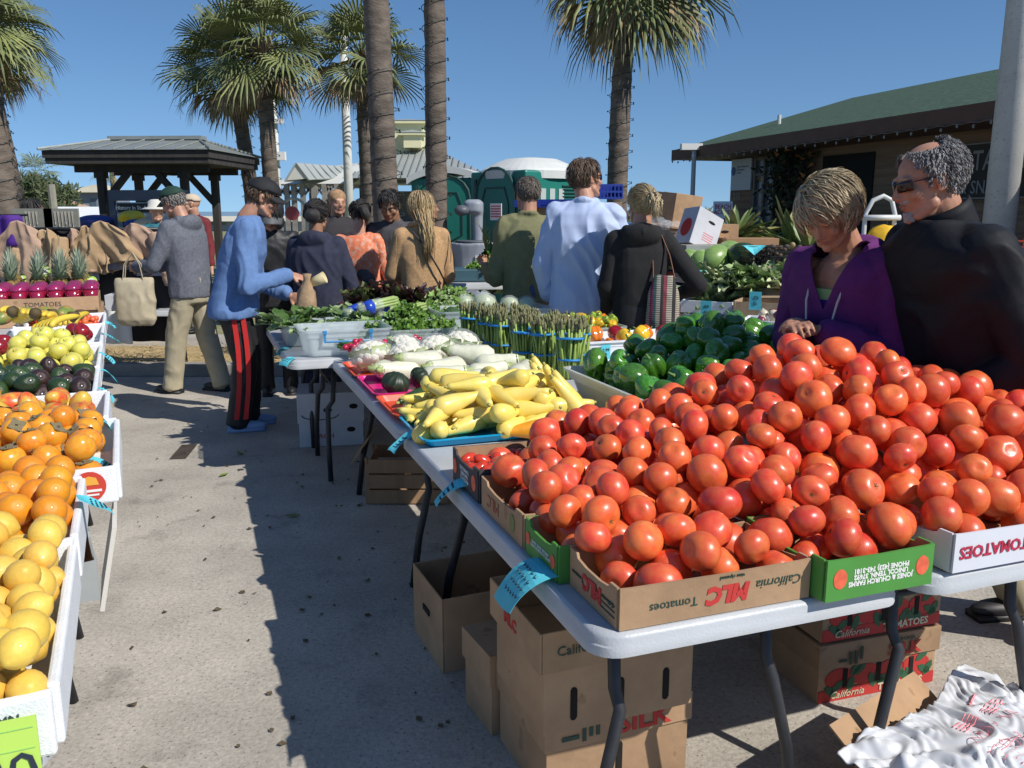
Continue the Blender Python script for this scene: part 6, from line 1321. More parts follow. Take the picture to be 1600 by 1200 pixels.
for i,(me,nm,v_,u_,z_,l) in enumerate([(OP,'orange_pepper',1.40,2.98,.87,'big orange bell pepper at the left of the foam tray'),(RP,'red_pepper',1.56,3.04,.86,'dark red bell pepper behind the yellow ones'),(YP,'yellow_pepper',1.54,2.90,.86,'yellow bell pepper at the tray front'),(OP,'orange_pepper',1.72,3.0,.86,'orange bell pepper half hidden by green peppers'),(YP,'yellow_pepper',1.66,2.92,.87,'yellow bell pepper right of the front one'),(OP,'orange_pepper',1.46,2.9,.81,'orange bell pepper lying low in the tray'),(YP,'yellow_pepper',1.36,3.08,.83,'yellow bell pepper at the back left of the tray'),(RP,'red_pepper',1.85,3.02,.85,'red bell pepper at the right end of the tray'),(OP,'orange_pepper',1.62,3.08,.82,'orange pepper at the tray back')]):
    place(me,nm,l,'pepper',None,S(v_,u_,z_),(r.uniform(-1,1),r.uniform(-1,1),i),.045,PST)
clear_bin('clear bin of small hot peppers behind the foam tray',S(1.42,3.38,.744),SA,.60,.34,.13)
sp_=pile((1.15,1.70,3.24,3.52),.80,.026,.2,.93,14,500)
scatter([LG,LG,LG,YP,OP],sp_,S,'hot_pepper','small glossy green or yellow pepper in the clear bin','pepper','small hot peppers in the clear bin',7,tilt=1.3,stem=PST,squash=1.5)
# paper bag + cup the blue man holds
k_=Vector((-1.50,6.10,.90)); kraft=M('kraft_paper',(.40,.27,.16),.85,.25,8,bump=.8,bscale=25)
m=MB(); m.lathe([(.055,-.13),(.065,-.10),(.068,0),(.060,.07),(.035,.12),(.022,.16),(.030,.20)],n=18,fun=lambda a,z:1+.10*math.sin(5*a+z*60)+.05*math.sin(11*a-z*90)); o=m.build('paper_bag',kraft,None,True); o.location=Vector((-1.43,6.0,.93)); o.rotation_euler=(R(8),R(6),0); tag(o,'crumpled brown paper bag held under the hand of the man in blue','bag')
m=MB(); m.lathe([(.028,0),(.042,.11),(.040,.112),(.026,.004)],n=18,mat=Matrix.Rotation(R(68),3,'Y')); o=m.build('paper_cup',M('cream_cup',(.66,.56,.32),.6,.15,18),None,True); o.location=(-1.40,6.02,1.06); tag(o,'cream coloured printed cup tilted in the hand of the man in blue','cup')
# tote bag of the green cap man
tb=M('canvas',(.46,.40,.28),.9,.12,10,bump=.3,bscale=200)
t=thing('tote_bag','cream canvas tote bag hanging from the arm of the man in grey hoodie','bag',(-3.12,7.16,.62),R(10)); m=MB(); loft(m,[(0,0,0,.13,.04),(0,0,.05,.16,.07),(0,0,.2,.155,.075),(.0,0,.36,.15,.05),(0,0,.39,.145,.03)],20); me=remesh(m,.011,2,'bag_body',tb); wrinkle(me,.012,(6,6,5),seed=5); mkobj('bag_body',me,t)
for q in(-1,1):
    m=MB(); m.tube([(-.08,q*.035,.37),(-.06,q*.03,.50),(0,.02,.60),(.06,q*.03,.50),(.08,q*.035,.37)],[.012]*5,6,flat=.3); m.build('handle',tb,t)
# onion stalk in olive man's hand
m=MB(); r=random.Random(4)
for i in range(9): m.tube([(0,0,0),(r.gauss(0,.015),r.gauss(0,.01),.10),(r.gauss(0,.04),r.gauss(0,.02),.20+r.uniform(-.03,.05))],[.006,.004,.002],5)
o=m.build('spring_onions',M('onion_green',(.25,.28,.07),.6),None,True); o.location=at(760,392,6.75); tag(o,'small bunch of dry green stalks held up by the man in olive','herb')
# ============================================================ boxes under the tables
blk_hole=M('handle_hole',(.008,.006,.005),.9)
def carton(name,label,c,rz,W,D,h,mat=None,slots=0,lidh=0,group='cartons stacked under the tables',closed=True,open_top=False):
    mat=mat or card
    t=thing(name,label,'box',c,rz,group); m=MB()
    if open_top:
        m.box((0,-D/2+.003,h/2),(W-.014,.006,h)); m.box((0,D/2-.003,h/2),(W-.014,.006,h)); m.box((-W/2+.003,0,h/2),(.006,D,h)); m.box((W/2-.003,0,h/2),(.006,D,h)); m.box((0,0,.004),(W-.016,D-.016,.006))
    else: m.box((0,0,h/2),(W,D,h))
    m.build('carton_body',mat,t,bevel=.002)
    if lidh: m=MB(); m.box((0,0,h-lidh/2+.004),(W+.016,D+.016,lidh)); m.build('lid',mat,t,bevel=.002)
    for i in range(slots):
        x=(i-(slots-1)/2)*W*.31; m=MB(); m.box((x,-D/2-.001,h*.42),(.018,.004,.075)); m.ell((x,-D/2-.001,h*.42+.037),(.009,.002,.009),10,8); m.ell((x,-D/2-.001,h*.42-.037),(.009,.002,.009),10,8); m.build('hand_slot',blk_hole,t)
    return t
# left stack under the near corner
g1='stack of three cartons under the near table corner'
b1=carton('carton','bottom carton of the near stack, half sunlit, printed SILK',S(.30,.66,0),SA+.03,.43,.34,.25,lidh=.085,slots=1,group=g1)
text(b1,'SILK',.075,(.07,-.181,.205),(PI/2,0,0),redp,sx=1.15,bold=.002); text(b1,'VIRGINIA',.022,(.09,-.181,.246-.002),(PI/2,0,0),gtext); m=MB()
for q in(-.11,-.09,-.07): m.box((q,-.1805,.208+.01*(q>-.1)),(.011,.001,.05))
m.box((-.15,-.1805,.2),(.05,.001,.012)); m.build('logo_mark',gtext,b1)
b2=carton('carton','middle carton of the near stack with three dark hand slots',S(.27,.60,.256),SA+.02,.43,.34,.18,slots=3,group=g1)
b3=carton('carton','open top carton of the near stack printed California MLC',S(.26,.59,.438),SA+.02,.45,.36,.11,group=g1,open_top=True)
text(b3,'California',.036,(-.11,-.182,.055),(PI/2,0,0),gtext); text(b3,'MLC',.062,(.05,-.182,.055),(PI/2,0,0),redp,bold=.003); text(b3,'MLC',.045,(-.2265,.02,.05),(PI/2,0,-PI/2),redp,bold=.002)
carton('carton','narrow carton wedged behind the near stack',S(.20,.96,0),SA+.1,.30,.20,.26,lidh=.1)
cb=carton('carton','tall open brown carton alone behind the near stack in shade',S(.22,1.42,0),SA+.05,.42,.34,.27,slots=1,open_top=True)
m=MB(); m.box((-.214,0,.16),(.004,.07,.02)); m.build('hand_slot',blk_hole,cb)
# right stack
g2='stack of printed tomato cartons seen between the tables'
def printed(label,z,lid,extra,v_=1.33,u_=.80,h=.20):
    t=carton('tomato_carton',label,S(v_,u_,z),SA-.04,.46,.32,h,lidh=.085 if lid else 0,group=g2); fy=-.171 if lid else -.1625
    m=MB(); m.box((0,-.1615,.022),(.455,.003,.04)); m.build('red_band',redp,t); text(t,'California',.034,(-.12,-.165,.022),(PI/2,0,0),M('cream_print',(.6,.55,.38),.7),shear=.3); text(t,'TOMATOES',.034,(.09,-.165,.022),(PI/2,0,0),MC['cream_print'],bold=.001)
    m=MB(); r=random.Random(4)
    for k in range(4): m.lathe([(1,0),(1,.001)],n=16,mat=Matrix.Rotation(PI/2,3,'X')@Matrix.Diagonal((.055,.036,1)),c=(-.15+.10*k,-.1615,.078))
    m.build('tomato_picture',redp,t); m=MB()
    for k in range(16): m.lathe([(1,0),(1,.001)],n=6,mat=Matrix.Rotation(PI/2,3,'X')@Matrix.Rotation(r.uniform(0,3),3,'Z')@Matrix.Diagonal((.03,.014,1)),c=(-.2+.4*r.random(),-.163,r.choice([.05,.052,.105])+r.gauss(0,.004)))
    m.build('leaf_picture',M('leaf_print',(.03,.11,.05),.7),t)
    for i in range(3): m=MB(); m.box(((i-1)*.13,-.163,.078),(.016,.004,.062)); m.build('hand_slot',blk_hole,t)
    if lid: text(t,'SILK',.058,(.09,-.1745,.150),(PI/2,0,0),redp,sx=1.15,bold=.002); text(t,'VIRGINIA',.018,(.09,-.1745,.186),(PI/2,0,0),gtext); m=MB(); [m.box((q,-.173,.150+.012*(q>-.1)),(.010,.001,.045)) for q in(-.12,-.10,-.08)]; m.box((-.15,-.173,.145),(.03,.001,.01)); m.build('logo_mark',gtext,t)
    return t
printed('bottom tomato carton of the right stack, its lid printed SILK in red',0,True,1); printed('upper tomato carton of the right stack, red band under the table edge',.212,False,1); printed('top tomato carton of the right stack, hidden under the table',.42,False,1,u_=.84)
# wooden slat crate
wood=M('crate_wood',(.36,.22,.12),.85,.25,8,bump=.3,stretch=(1,1,.2))
t=thing('wooden_crate','wire bound wooden crate with one flap raised, under the middle of the table','crate',S(.36,3.12,0),SA+R(-20),'wooden crates')
for sx in(-1,1):
    m=MB(); [m.box((sx*.21,0,.06+.115*k),(.010,.30,.105)) for k in(0,1)]; m.build('end_panel',wood,t); 
    for q in(-.13,.13): m=MB(); m.box((sx*.222,q,.13),(.014,.022,.26)); m.build('corner_post',wood,t)
for sy in(-1,1): m=MB(); [m.box((0,sy*.15,.045+.085*k),(.42,.006,.075)) for k in range(3)]; m.build('slat_side',wood,t)
m=MB(); m.box((0,0,.01),(.41,.29,.008)); m.build('base',wood,t); m=MB(); m.box((-.25,0,.30),(.008,.30,.16),tilt=(0,R(35),0)); m.build('raised_flap',wood,t); m=MB(); [m.ell((-.228,q,z),(.004,.008,.008),6,5) for q in(-.08,.08) for z in(.07,.18)]; m.build('nail_holes',blk_hole,t)
# white banana carton
wc=carton('banana_carton','white carton with round holes and small red print under the far table',S(.13,4.50,0),SA-.15,.42,.36,.36,mat=M('white_carton',(.55,.56,.60),.75,.08,5),lidh=.20,group='cartons under the far tables')
for x,z in((-.11,.11),(.13,.11),(-.02,.25),(.15,.27)): m=MB(); m.lathe([(.022,0),(.022,.002)],n=14,mat=Matrix.Rotation(PI/2,3,'X')@Matrix.Diagonal((1.3,.8,1)),c=(x,-.189 if z>.15 else -.181,z)); m.build('vent_hole',blk_hole,wc)
m=MB(); [m.tube([(-.07+.12*math.cos(R(a)),-.190,.22+.035*math.sin(R(a))) for a in range(180+s_,361-s_,20)],.003,4) for s_ in(0,20)]; m.build('banana_picture',cardk,wc); text(wc,'PEACH',.05,(-.06,-.183,.07),(PI/2,0,0),redp)
# open carton with white carrier bag, bottom right
ob=carton('carton','open brown carton at the bottom right, flaps raised, a white plastic bag over it',G(1530,1165,.22)-Vector((0,0,.22)),R(38),.46,.40,.17,open_top=True,group='open cartons')
m=MB(); m.box((0,.245,.19),(.44,.006,.10),tilt=(R(-55),0,0)); m.build('flap',card,ob)
plast=M('bag_plastic',(.72,.74,.78),.3,.05,6,spec=.5,fold=(9,(1,.6,1),.35)); pk=M('pink_print',(.80,.22,.26),.5)
oc=G(1545,1165,.22); 
def bagz(x,y):
    w1=noise.noise(Vector((x*3,y*3,7))); w2=noise.noise(Vector((x*6,y*6,3))); z=.245+.022*noise.noise(Vector((x*4,y*4,1.3)))
    for k,(a_,f_,am) in enumerate(((.5,9,.012),(1.6,7,.010),(2.5,15,.005),(-.4,21,.003))):
        t_=(x*math.cos(a_)+y*math.sin(a_))*f_+w1*3.2+w2*1.3*(k+1); t_-=math.floor(t_); z+=am*(1-abs(t_-.5)*4)*max(0,.35+noise.noise(Vector((x*7,y*7,k*5))))*1.6
    return z+.03*math.exp(-((x)/.25)**2-((y)/.2)**2)-.5*max(0,-y-.17)**1.15-.25*max(0,-x-.24)
SB=.86
bt=thing('plastic_bag','crumpled white plastic carrier bag with pink print lying on the open carton','bag',Vector((oc.x,oc.y,0)),R(38)); m=MB()
m.grid(lambda u,v:Vector((-.36+.80*u+.02*math.sin(v*9),-.33+.58*v+.03*math.sin(u*7+1),bagz(-.36+.80*u,-.33+.58*v))),150,110); o=m.build('bag_sheet',plast,bt,True); solid(o,.002)
m=MB(); r=random.Random(3)
def onbag(x,y,h=.0028): return Vector((x,y,bagz(x,y)+h))
def bagline(x0,y0,x1,y1,w=.0012): n_=max(2,int(math.hypot(x1-x0,y1-y0)/.008)); m.tube([onbag(x0+(x1-x0)*i/n_,y0+(y1-y0)*i/n_,.0022) for i in range(n_+1)],w,4,cap=False)
for row in range(8):
    y=-.17+.020*row; bagline(-.02-.01*row,y,.26,y+.01)
    for c in range(7): x=.0+.036*c+.018*(row%2); bagline(x,y,x,y+.020)
for c in range(7): x=-.06+.04*c; bagline(x,.01,x+.018,.04); bagline(x+.018,.04,x+.036,.01)
for k in range(4): bagline(.0,.07+.012*k,.12-.01*k,.075+.012*k,.002); bagline(.16,.06+.012*k,.27,.066+.012*k,.0016)
bagline(.18,.14,.26,.15,.004)
m.build('pink_drawing',pk,bt)
m=MB(); 
for k in range(2):
    c=Vector((-.30,-.06+.12*k,.24)); me_=MB(); 
    m.ell(c,(.075,.05,.06),16,12); m.ell(c+Vector((-.05,-.05,-.04)),(.05,.07,.04),14,10); m.ell(c+Vector((-.02,.03,.03)),(.03,.03,.05),14,10)
me=remesh(m,.008,2,'knotted_handle',plast); wrinkle(me,.018,(14,14,14),3); mkobj('knotted_handle',me,bt); bt.scale=(SB,SB,SB)
carton('carton','brown carton edge in the very bottom corner, under the bag',G(1440,1240,.12)-Vector((.02,.12,.12)),R(30),.40,.30,.14,open_top=True,group='open cartons')
# ============================================================ far right tables
wm=M('watermelon_skin',(.17,.30,.07),.35,.25,3,rnd=.15,coat=.2,stretch=(1,1,5),col2=(.28,.42,.13)); wmm=lobed(1,lambda a,rr,z:(rr*math.cos(a),rr*math.sin(a),z*1.08),24,14,1,'watermelon',wm); wmd=wmm.copy(); wmd.materials[0]=M('dark_melon_skin',(.03,.08,.02),.35,.3,3,coat=.2,stretch=(1,1,5))
wl=['watermelon half hidden by the striped bag','pale round watermelon right of the striped bag','pale round watermelon second in the row','striped watermelon third in the row','striped watermelon fourth in the row, lying lengthwise','dark green watermelon beside the black crate','watermelon in the back row, left','watermelon in the back row, right','watermelon at the far left behind the elbow']
for i,(px,py,Y,s,dk_) in enumerate([(1046,402,8.2,.11,0),(1074,408,8.0,.112,0),(1096,409,7.9,.105,0),(1118,404,7.9,.125,0),(1140,400,8.1,.14,0),(1163,402,7.8,.13,1),(1105,398,8.4,.11,0),(1128,394,8.5,.12,0),(1034,400,8.6,.11,0)]):
    o=place(wmd if dk_ else wmm,'watermelon',wl[i],'watermelon','watermelons on the back table',at(px,py,Y),(R(70) if i>2 else .3,.2*i,.7*i),(s,s,s*(1.25 if i>2 else 1)))
tt=open_tray('foam_box','white foam tray of red tomatoes behind the striped bag',RR(.56,2.50,.75),RA,.56,.50,.07,foam,foam,'white foam produce boxes',t=.02,notch=False)
FT=(pile((.30,.82,2.28,2.72),.76,.036,.1,lambda x,y:.90+.16*math.exp(-((x-.56)/.22)**2-((y-2.5)/.22)**2),9,700)); FT=FT[np.argsort(-FT[:,2])[:34]]
scatter(TMESH,FT,RR,'tomato','red tomato in the small heap behind the striped bag','tomato','tomatoes in the far foam tray',3)
for i,(v_,u_,z_,s,l) in enumerate([(.40,1.75,.80,1.1,'loose green lettuce at the left end of the far table'),(.30,1.50,.82,1.0,'romaine head drooping over the left table edge'),(.42,1.42,.90,1.2,'romaine head in front, pale ribs showing'),(.55,1.30,.95,1.2,'romaine head at the middle of the mound'),(.62,1.50,1.0,1.2,'romaine head highest on the mound'),(.70,1.20,.98,1.2,'romaine head right of the highest'),(.80,1.0,.94,1.2,'romaine head above the wooden crate'),(.62,1.05,.90,1.1,'romaine head touching the wooden crate'),(.90,1.25,.95,1.1,'romaine head at the back of the mound'),(.78,.80,.92,1.1,'romaine head at the right end of the mound'),(.50,1.62,.90,1.0,'dark green bunch left of the mound'),(.92,.80,.90,1.0,'dark leafy bunch behind the right end')]):
    bunch('romaine_lettuce',l,'lettuce','romaine lettuces on the far table',RR(v_,u_-.12*(u_>1.45),z_-.13*(u_>1.35)),46,.27*s*(1 if u_<1.45 else .8),.12,let,50+i,up=.45,ruf=.55,rad=.05)
open_tray('foam_box','white foam tray under the front of the lettuce mound',RR(.36,1.30,.75),RA-R(55),.42,.40,.10,foam,foam,'white foam produce boxes',t=.02,notch=False)
t=thing('wooden_crate','pale wooden crate with a raised lid and cyan slip beside the lettuce',  'crate',RR(.42,.72,.75),RA-R(52),'wooden crates')
wood2=M('pale_crate_wood',(.46,.33,.20),.85,.2,8,stretch=(1,1,.3))
for sx in(-1,1): m=MB(); m.box((sx*.22,0,.07),(.012,.34,.14)); m.build('end_panel',wood2,t)
for sy in(-1,1): m=MB(); m.box((0,sy*.165,.07),(.42,.008,.13)); m.build('slat_side',wood2,t)
m=MB(); m.box((0,0,.01),(.42,.32,.008)); m.build('base',wood2,t); m=MB(); m.box((.05,.20,.17),(.40,.008,.12),tilt=(R(-50),0,R(0))); m.build('raised_lid',wood2,t); m=MB(); m.box((.1,.0,.17),(.34,.03,.012),rot=.5); m.build('loose_slat',wood2,t)
onm=M('onion_white',(.62,.55,.42),.4,.15,6,coat=.2); onr=M('onion_red',(.20,.03,.07),.35,.2,6,coat=.3)
on1=lobed(1,lambda a,rr,z:(rr*math.cos(a),rr*math.sin(a),z*.85+.35*math.exp(-(rr/.15)**2)*(z>0)),16,10,1,'onion',onm); on2=on1.copy(); on2.materials[0]=onr
foamt=open_tray('foam_box','shallow white tray of onions nearest the woman in purple',RR(.18,.36,.75),RA-R(50),.42,.30,.05,foam,foam,'white foam produce boxes',t=.015,notch=False)
r=random.Random(12)
for i in range(14): place(on1 if i%3 else on2,'white_onion' if i%3 else 'red_onion','pale round onion in the shallow tray' if i%3 else 'dark red onion in the shallow tray','onion','white onions in the shallow tray' if i%3 else 'red onions in the shallow tray',RR(.18+r.gauss(0,.08),.36+r.gauss(0,.10),.79+.04*(i%2)),(r.gauss(0,.5),r.gauss(0,.5),i),.036)
for px,py,Y,l,tx in((1103,483,6.72,'cyan price slip under the lettuce foam tray','.99\nea'),(1180,470,6.2,'cyan price slip on the end of the pale wooden crate','.79\nlb'),(1226,508,5.80,'cyan price slip at the table edge beside the woman in purple','1.29')):
    sl=thing('price_tag',l,'price slip',at(px,py,Y),R(-25),'cyan price slips on the far table'); m=MB(); m.box((0,0,0),(.085,.002,.13)); m.build('paper',cyanp,sl); text(sl,tx,.04,(0,-.003,0),(PI/2,0,0),ink,name='handwriting')
sl=thing('price_tag','cyan slip lying in front of the watermelons','price slip',at(1088,424,7.4),R(-15)); m=MB(); m.box((0,0,0),(.17,.05,.002),tilt=(R(20),0,0)); m.build('paper',cyanp,sl); m=MB(); m.box((0,-.01,.004),(.10,.004,.001)); m.build('handwriting',ink,sl)
# black crate of garlic / roots
cm=M('black_crate',(.012,.012,.013),.4)
for ci,(px,Y,W,l) in enumerate([(1228,7.5,.42,'black plastic mesh crate filled with dark roots'),(1184,7.6,.26,'small black crate with a cyan slip over its corner')]):
    c=at(px,425,Y); t=thing('plastic_crate',l,'crate',(c.x,c.y,c.z-.02),R(6),'black plastic crates'); h=.24; D=.32; m=MB()
    for sy in(-1,1):
        for k in range(int(W/.035)+1): m.box((-W/2+k*.035,sy*D/2,h/2),(.006,.006,h))
        for k in range(7): m.box((0,sy*(D/2),h*k/6+.002*sy*0),(W+.006,.0085,.008))
    m.build('side_grid',cm,t); m=MB()
    for sx in(-1,1):
        for k in range(9): m.box((sx*(W/2+.004),-D/2+.02+k*.035,h/2),(.006,.006,h-.01))
        for k in range(7): m.box((sx*(W/2+.004),0,h*k/6),(.0085,D-.012,.008))
    m.build('end_grid',cm,t)
    m=MB(); r=random.Random(ci)
    for k in range(60): m.ell((r.uniform(-W/2+.03,W/2-.03),r.uniform(-D/2+.03,D/2-.03),r.uniform(.02,h-.0)),(.024,.02,.02),7,5)
    m.build('roots',M('dark_root',(.12,.085,.06),.9,.4,8,bump=.5),t,True)
sl=thing('price_tag','cyan slip draped over the small black crate','price slip',at(1176,383,7.43),R(6)); m=MB(); m.grid(lambda u,v:Vector(((u-.5)*.2,-.0-.05*v,-.08*v*(1-abs(2*u-1))-.002)),6,3); solid(m.build('paper',cyanp,sl),.001); m=MB(); m.box((0,-.012,-.012),(.08,.001,.004)); m.build('handwriting',ink,sl)
c=at(1205,430,7.2); gb2=open_tray('cardboard_tray','green printed carton under the black crate with a yellow melon',(c.x,c.y,c.z-.04),R(5),.62,.30,.07,greenp,card,'cartons on the back table',notch=False); oval(gb2,.12,-.153,.035,.03,'y',tomato_print)
scatter([on1],[(0,0,0,.03)],lambda x,y,z:at(1205,424,7.3),'small_onion','small brown onion on the green carton','onion',None,1)
place(orange,'yellow_melon','round yellow melon at the right end of the green carton','melon',None,at(1243,416,7.0),(0,0,0),.075).data=orange.copy(); bpy.data.objects['yellow_melon'].data.materials[0]=M('melon_skin',(.75,.48,.10),.5,.1,5)
potm=M('potato_skin',(.42,.30,.16),.8,.2,10,bump=.3); pot=lobed(1,lambda a,rr,z:(rr*math.cos(a)*.8,rr*math.sin(a)*.75,z),12,8,1,'potato',potm)
for i,(px,py) in enumerate([(1200,420),(1214,421),(1226,422),(1238,383),(1252,421)]): place(pot,'potato','tan potato by the black crate','potato','potatoes by the black crate',at(px,py,7.2),(1,i,i),.03)
# pile of cartons
def rbox(label,px,py,Y,W,D,h,rz,tilt=(0,0),mat=None,group='cartons piled behind the watermelons'):
    c=at(px,py,Y); t=thing('carton',label,'box',c,rz,group); t.rotation_euler=(tilt[0],tilt[1],rz); m=MB(); m.box((0,0,0),(W,D,h)); m.build('carton_body',mat or card,t,bevel=.003)
    m=MB(); m.box((0,0,h/2+.0015),(W*.98,.05,.002)); m.build('tape',M('tape',(.38,.27,.15),.3),t); return t
rbox('large closed brown carton on top of the pile',1056,330,8.8,.33,.36,.34,R(28),(R(4),R(6)))
rbox('brown carton below the large one',1038,375,8.8,.42,.3,.34,R(5)); rbox('low brown carton at the bottom of the pile',1062,385,9.0,.5,.36,.34,R(10))
wbx=rbox('tilted white carton with a picture of red fruit on its side',1092,362,8.3,.32,.22,.36,R(28),(R(-6),R(24)),mat=MC['white_carton']); m=MB(); m.lathe([(1,0),(1,.002)],n=18,mat=Matrix.Rotation(PI/2,3,'Y')@Matrix.Diagonal((.09,.07,1)),c=(-.164,0,-.02)); m.build('fruit_picture',redp,wbx); m=MB(); m.ell((0.03,-.1115,.09),(.045,.002,.014),12,6); m.build('hand_hole',blk_hole,wbx); m=MB(); [m.box((0.03,-.1115,-.03-.022*k),(.13,.002,.006)) for k in range(4)]; m.build('pink_print_lines',pk,wbx)
g3=rbox('flat grey carton marked with a 7 under the white one',1098,392,8.15,.46,.3,.12,R(12),mat=M('grey_card',(.30,.32,.32),.7,.1,5)); text(g3,'7',.09,(.17,-.153,0),(PI/2,0,0),whitep)
bx=rbox('upright brown carton with three slots next to the white one',1127,370,8.5,.27,.2,.24,R(5)); m=MB(); [m.box((q,-.102,-.03),(.012,.003,.06)) for q in(-.06,0,.06)]; m.ell((0,-.102,.05),(.04,.003,.014),10,6); m.build('hand_slot',blk_hole,bx)
rbox('low carton with red print between the melons and crates',1135,390,8.35,.46,.3,.10,R(5)); b9=rbox('long flat open carton right of the pile',1168,380,8.3,.5,.3,.10,R(3),mat=cardd)
for i,(px,py,s) in enumerate([(1028,352,.10),(1050,355,.09)]):
    m=MB(); m.ell((0,0,0),(s*1.3,s,s*.8),12,8); me=remesh(m,.012,1,'crumpled_film',film); wrinkle(me,.03,(10,10,10),i); o=mkobj('crumpled_film',me,None,at(px,py,8.6)); tag(o,['crumpled clear film stuffed left of the big carton','crumpled clear film in front of the big carton'][i],'plastic film','crumpled film')
# blue crates behind the light blue shirt
bc=M('blue_crate',(.01,.03,.25),.4,.1,6,coat=.2)
for i,(px,py,Y,W,h,rz,l) in enumerate([(948,300,8.5,.22,.12,R(10),'blue plastic crate held up right of the sunglasses man'),(862,318,8.0,.62,.06,R(-6),'flat blue crate lid showing left of the pale blue shirt')]):
    c=at(px,py,Y); t=thing('blue_crate',l,'crate',c,rz,'blue plastic crates'); m=MB()
    for k in range(3): m.box((0,-.15,-h/2+h*k/2),(W,.012,h*.16))
    for k in range(7): m.box((-W/2+W*k/6,-.15,0),(W*.05,.010,h))
    m.box((-W/2,0,0),(.012,.3,h)); m.box((W/2,0,0),(.012,.3,h)); m.box((0,.15,0),(W,.012,h)); m.build('crate_shell',bc,t); m=MB(); m.box((0,0,-h/2+.01),(W*.96,.28,.012)); m.build('base',bc,t)
    if i==1: rbox('brown carton under the blue crate lid',862,350,8.1,.5,.3,.30,R(-6),group='x')['group']='loose cartons between shoppers'
carton('carton','brown carton on the ground behind the ponytail woman',(.72,6.3,.42),R(10),.34,.3,.3,group='loose cartons between shoppers'); carton('carton','white carton in the gap between the two shoppers',(.62,6.5,.05),R(-10),.36,.3,.34,mat=MC['white_carton'],group='loose cartons between shoppers')
t=thing('produce_bin','dark blue bin of herbs behind the camel coat','bin',at(780,428,7.3),R(8)); m=MB(); m.box((0,0,0),(.85,.3,.10)); m.build('tub',M('teal_bin',(.05,.11,.14),.4),t,bevel=.01)
bushy('herb_bunch','herbs piled in the dark blue bin, left','herb','herbs in the dark blue bin',at(770,422,7.3),260,.22,.08,.03,par,77); bushy('herb_bunch','herbs piled in the dark blue bin, right','herb','herbs in the dark blue bin',at(815,422,7.3),200,.18,.06,.03,par,78)
bushy('herb_bunch','tall dark leafy plant behind the olive shirt','herb','herbs in the dark blue bin',at(775,425,8.2)-Vector((0,0,.2)),400,.25,.4,.05,[par[0],chd[0]],79)
for px,Y,W,ys,lab in ((948,8.5,.26,(313,),'tall brown carton stack under the small blue crate'),(862,8.1,.46,(368,),'tall brown carton stack under the blue crate lid')):
    c=at(px,ys[0],Y); t=thing('carton',lab,'box',(c.x,c.y,0),0,'loose cartons between shoppers'); m=MB(); m.box((0,0,c.z/2-.01),(W,.28,c.z-.02)); m.build('carton_body',card,t,bevel=.003); m=MB(); m.box((0,0,c.z*.5),(W+.006,.286,.006)); m.build('carton_joint',cardk,t)
c=at(790,428,7.3); folding_table('folding table under the dark blue herb bin',(c.x,c.y,0),R(8)+PI/2,W=.5,L=1.5,h=c.z-.055)
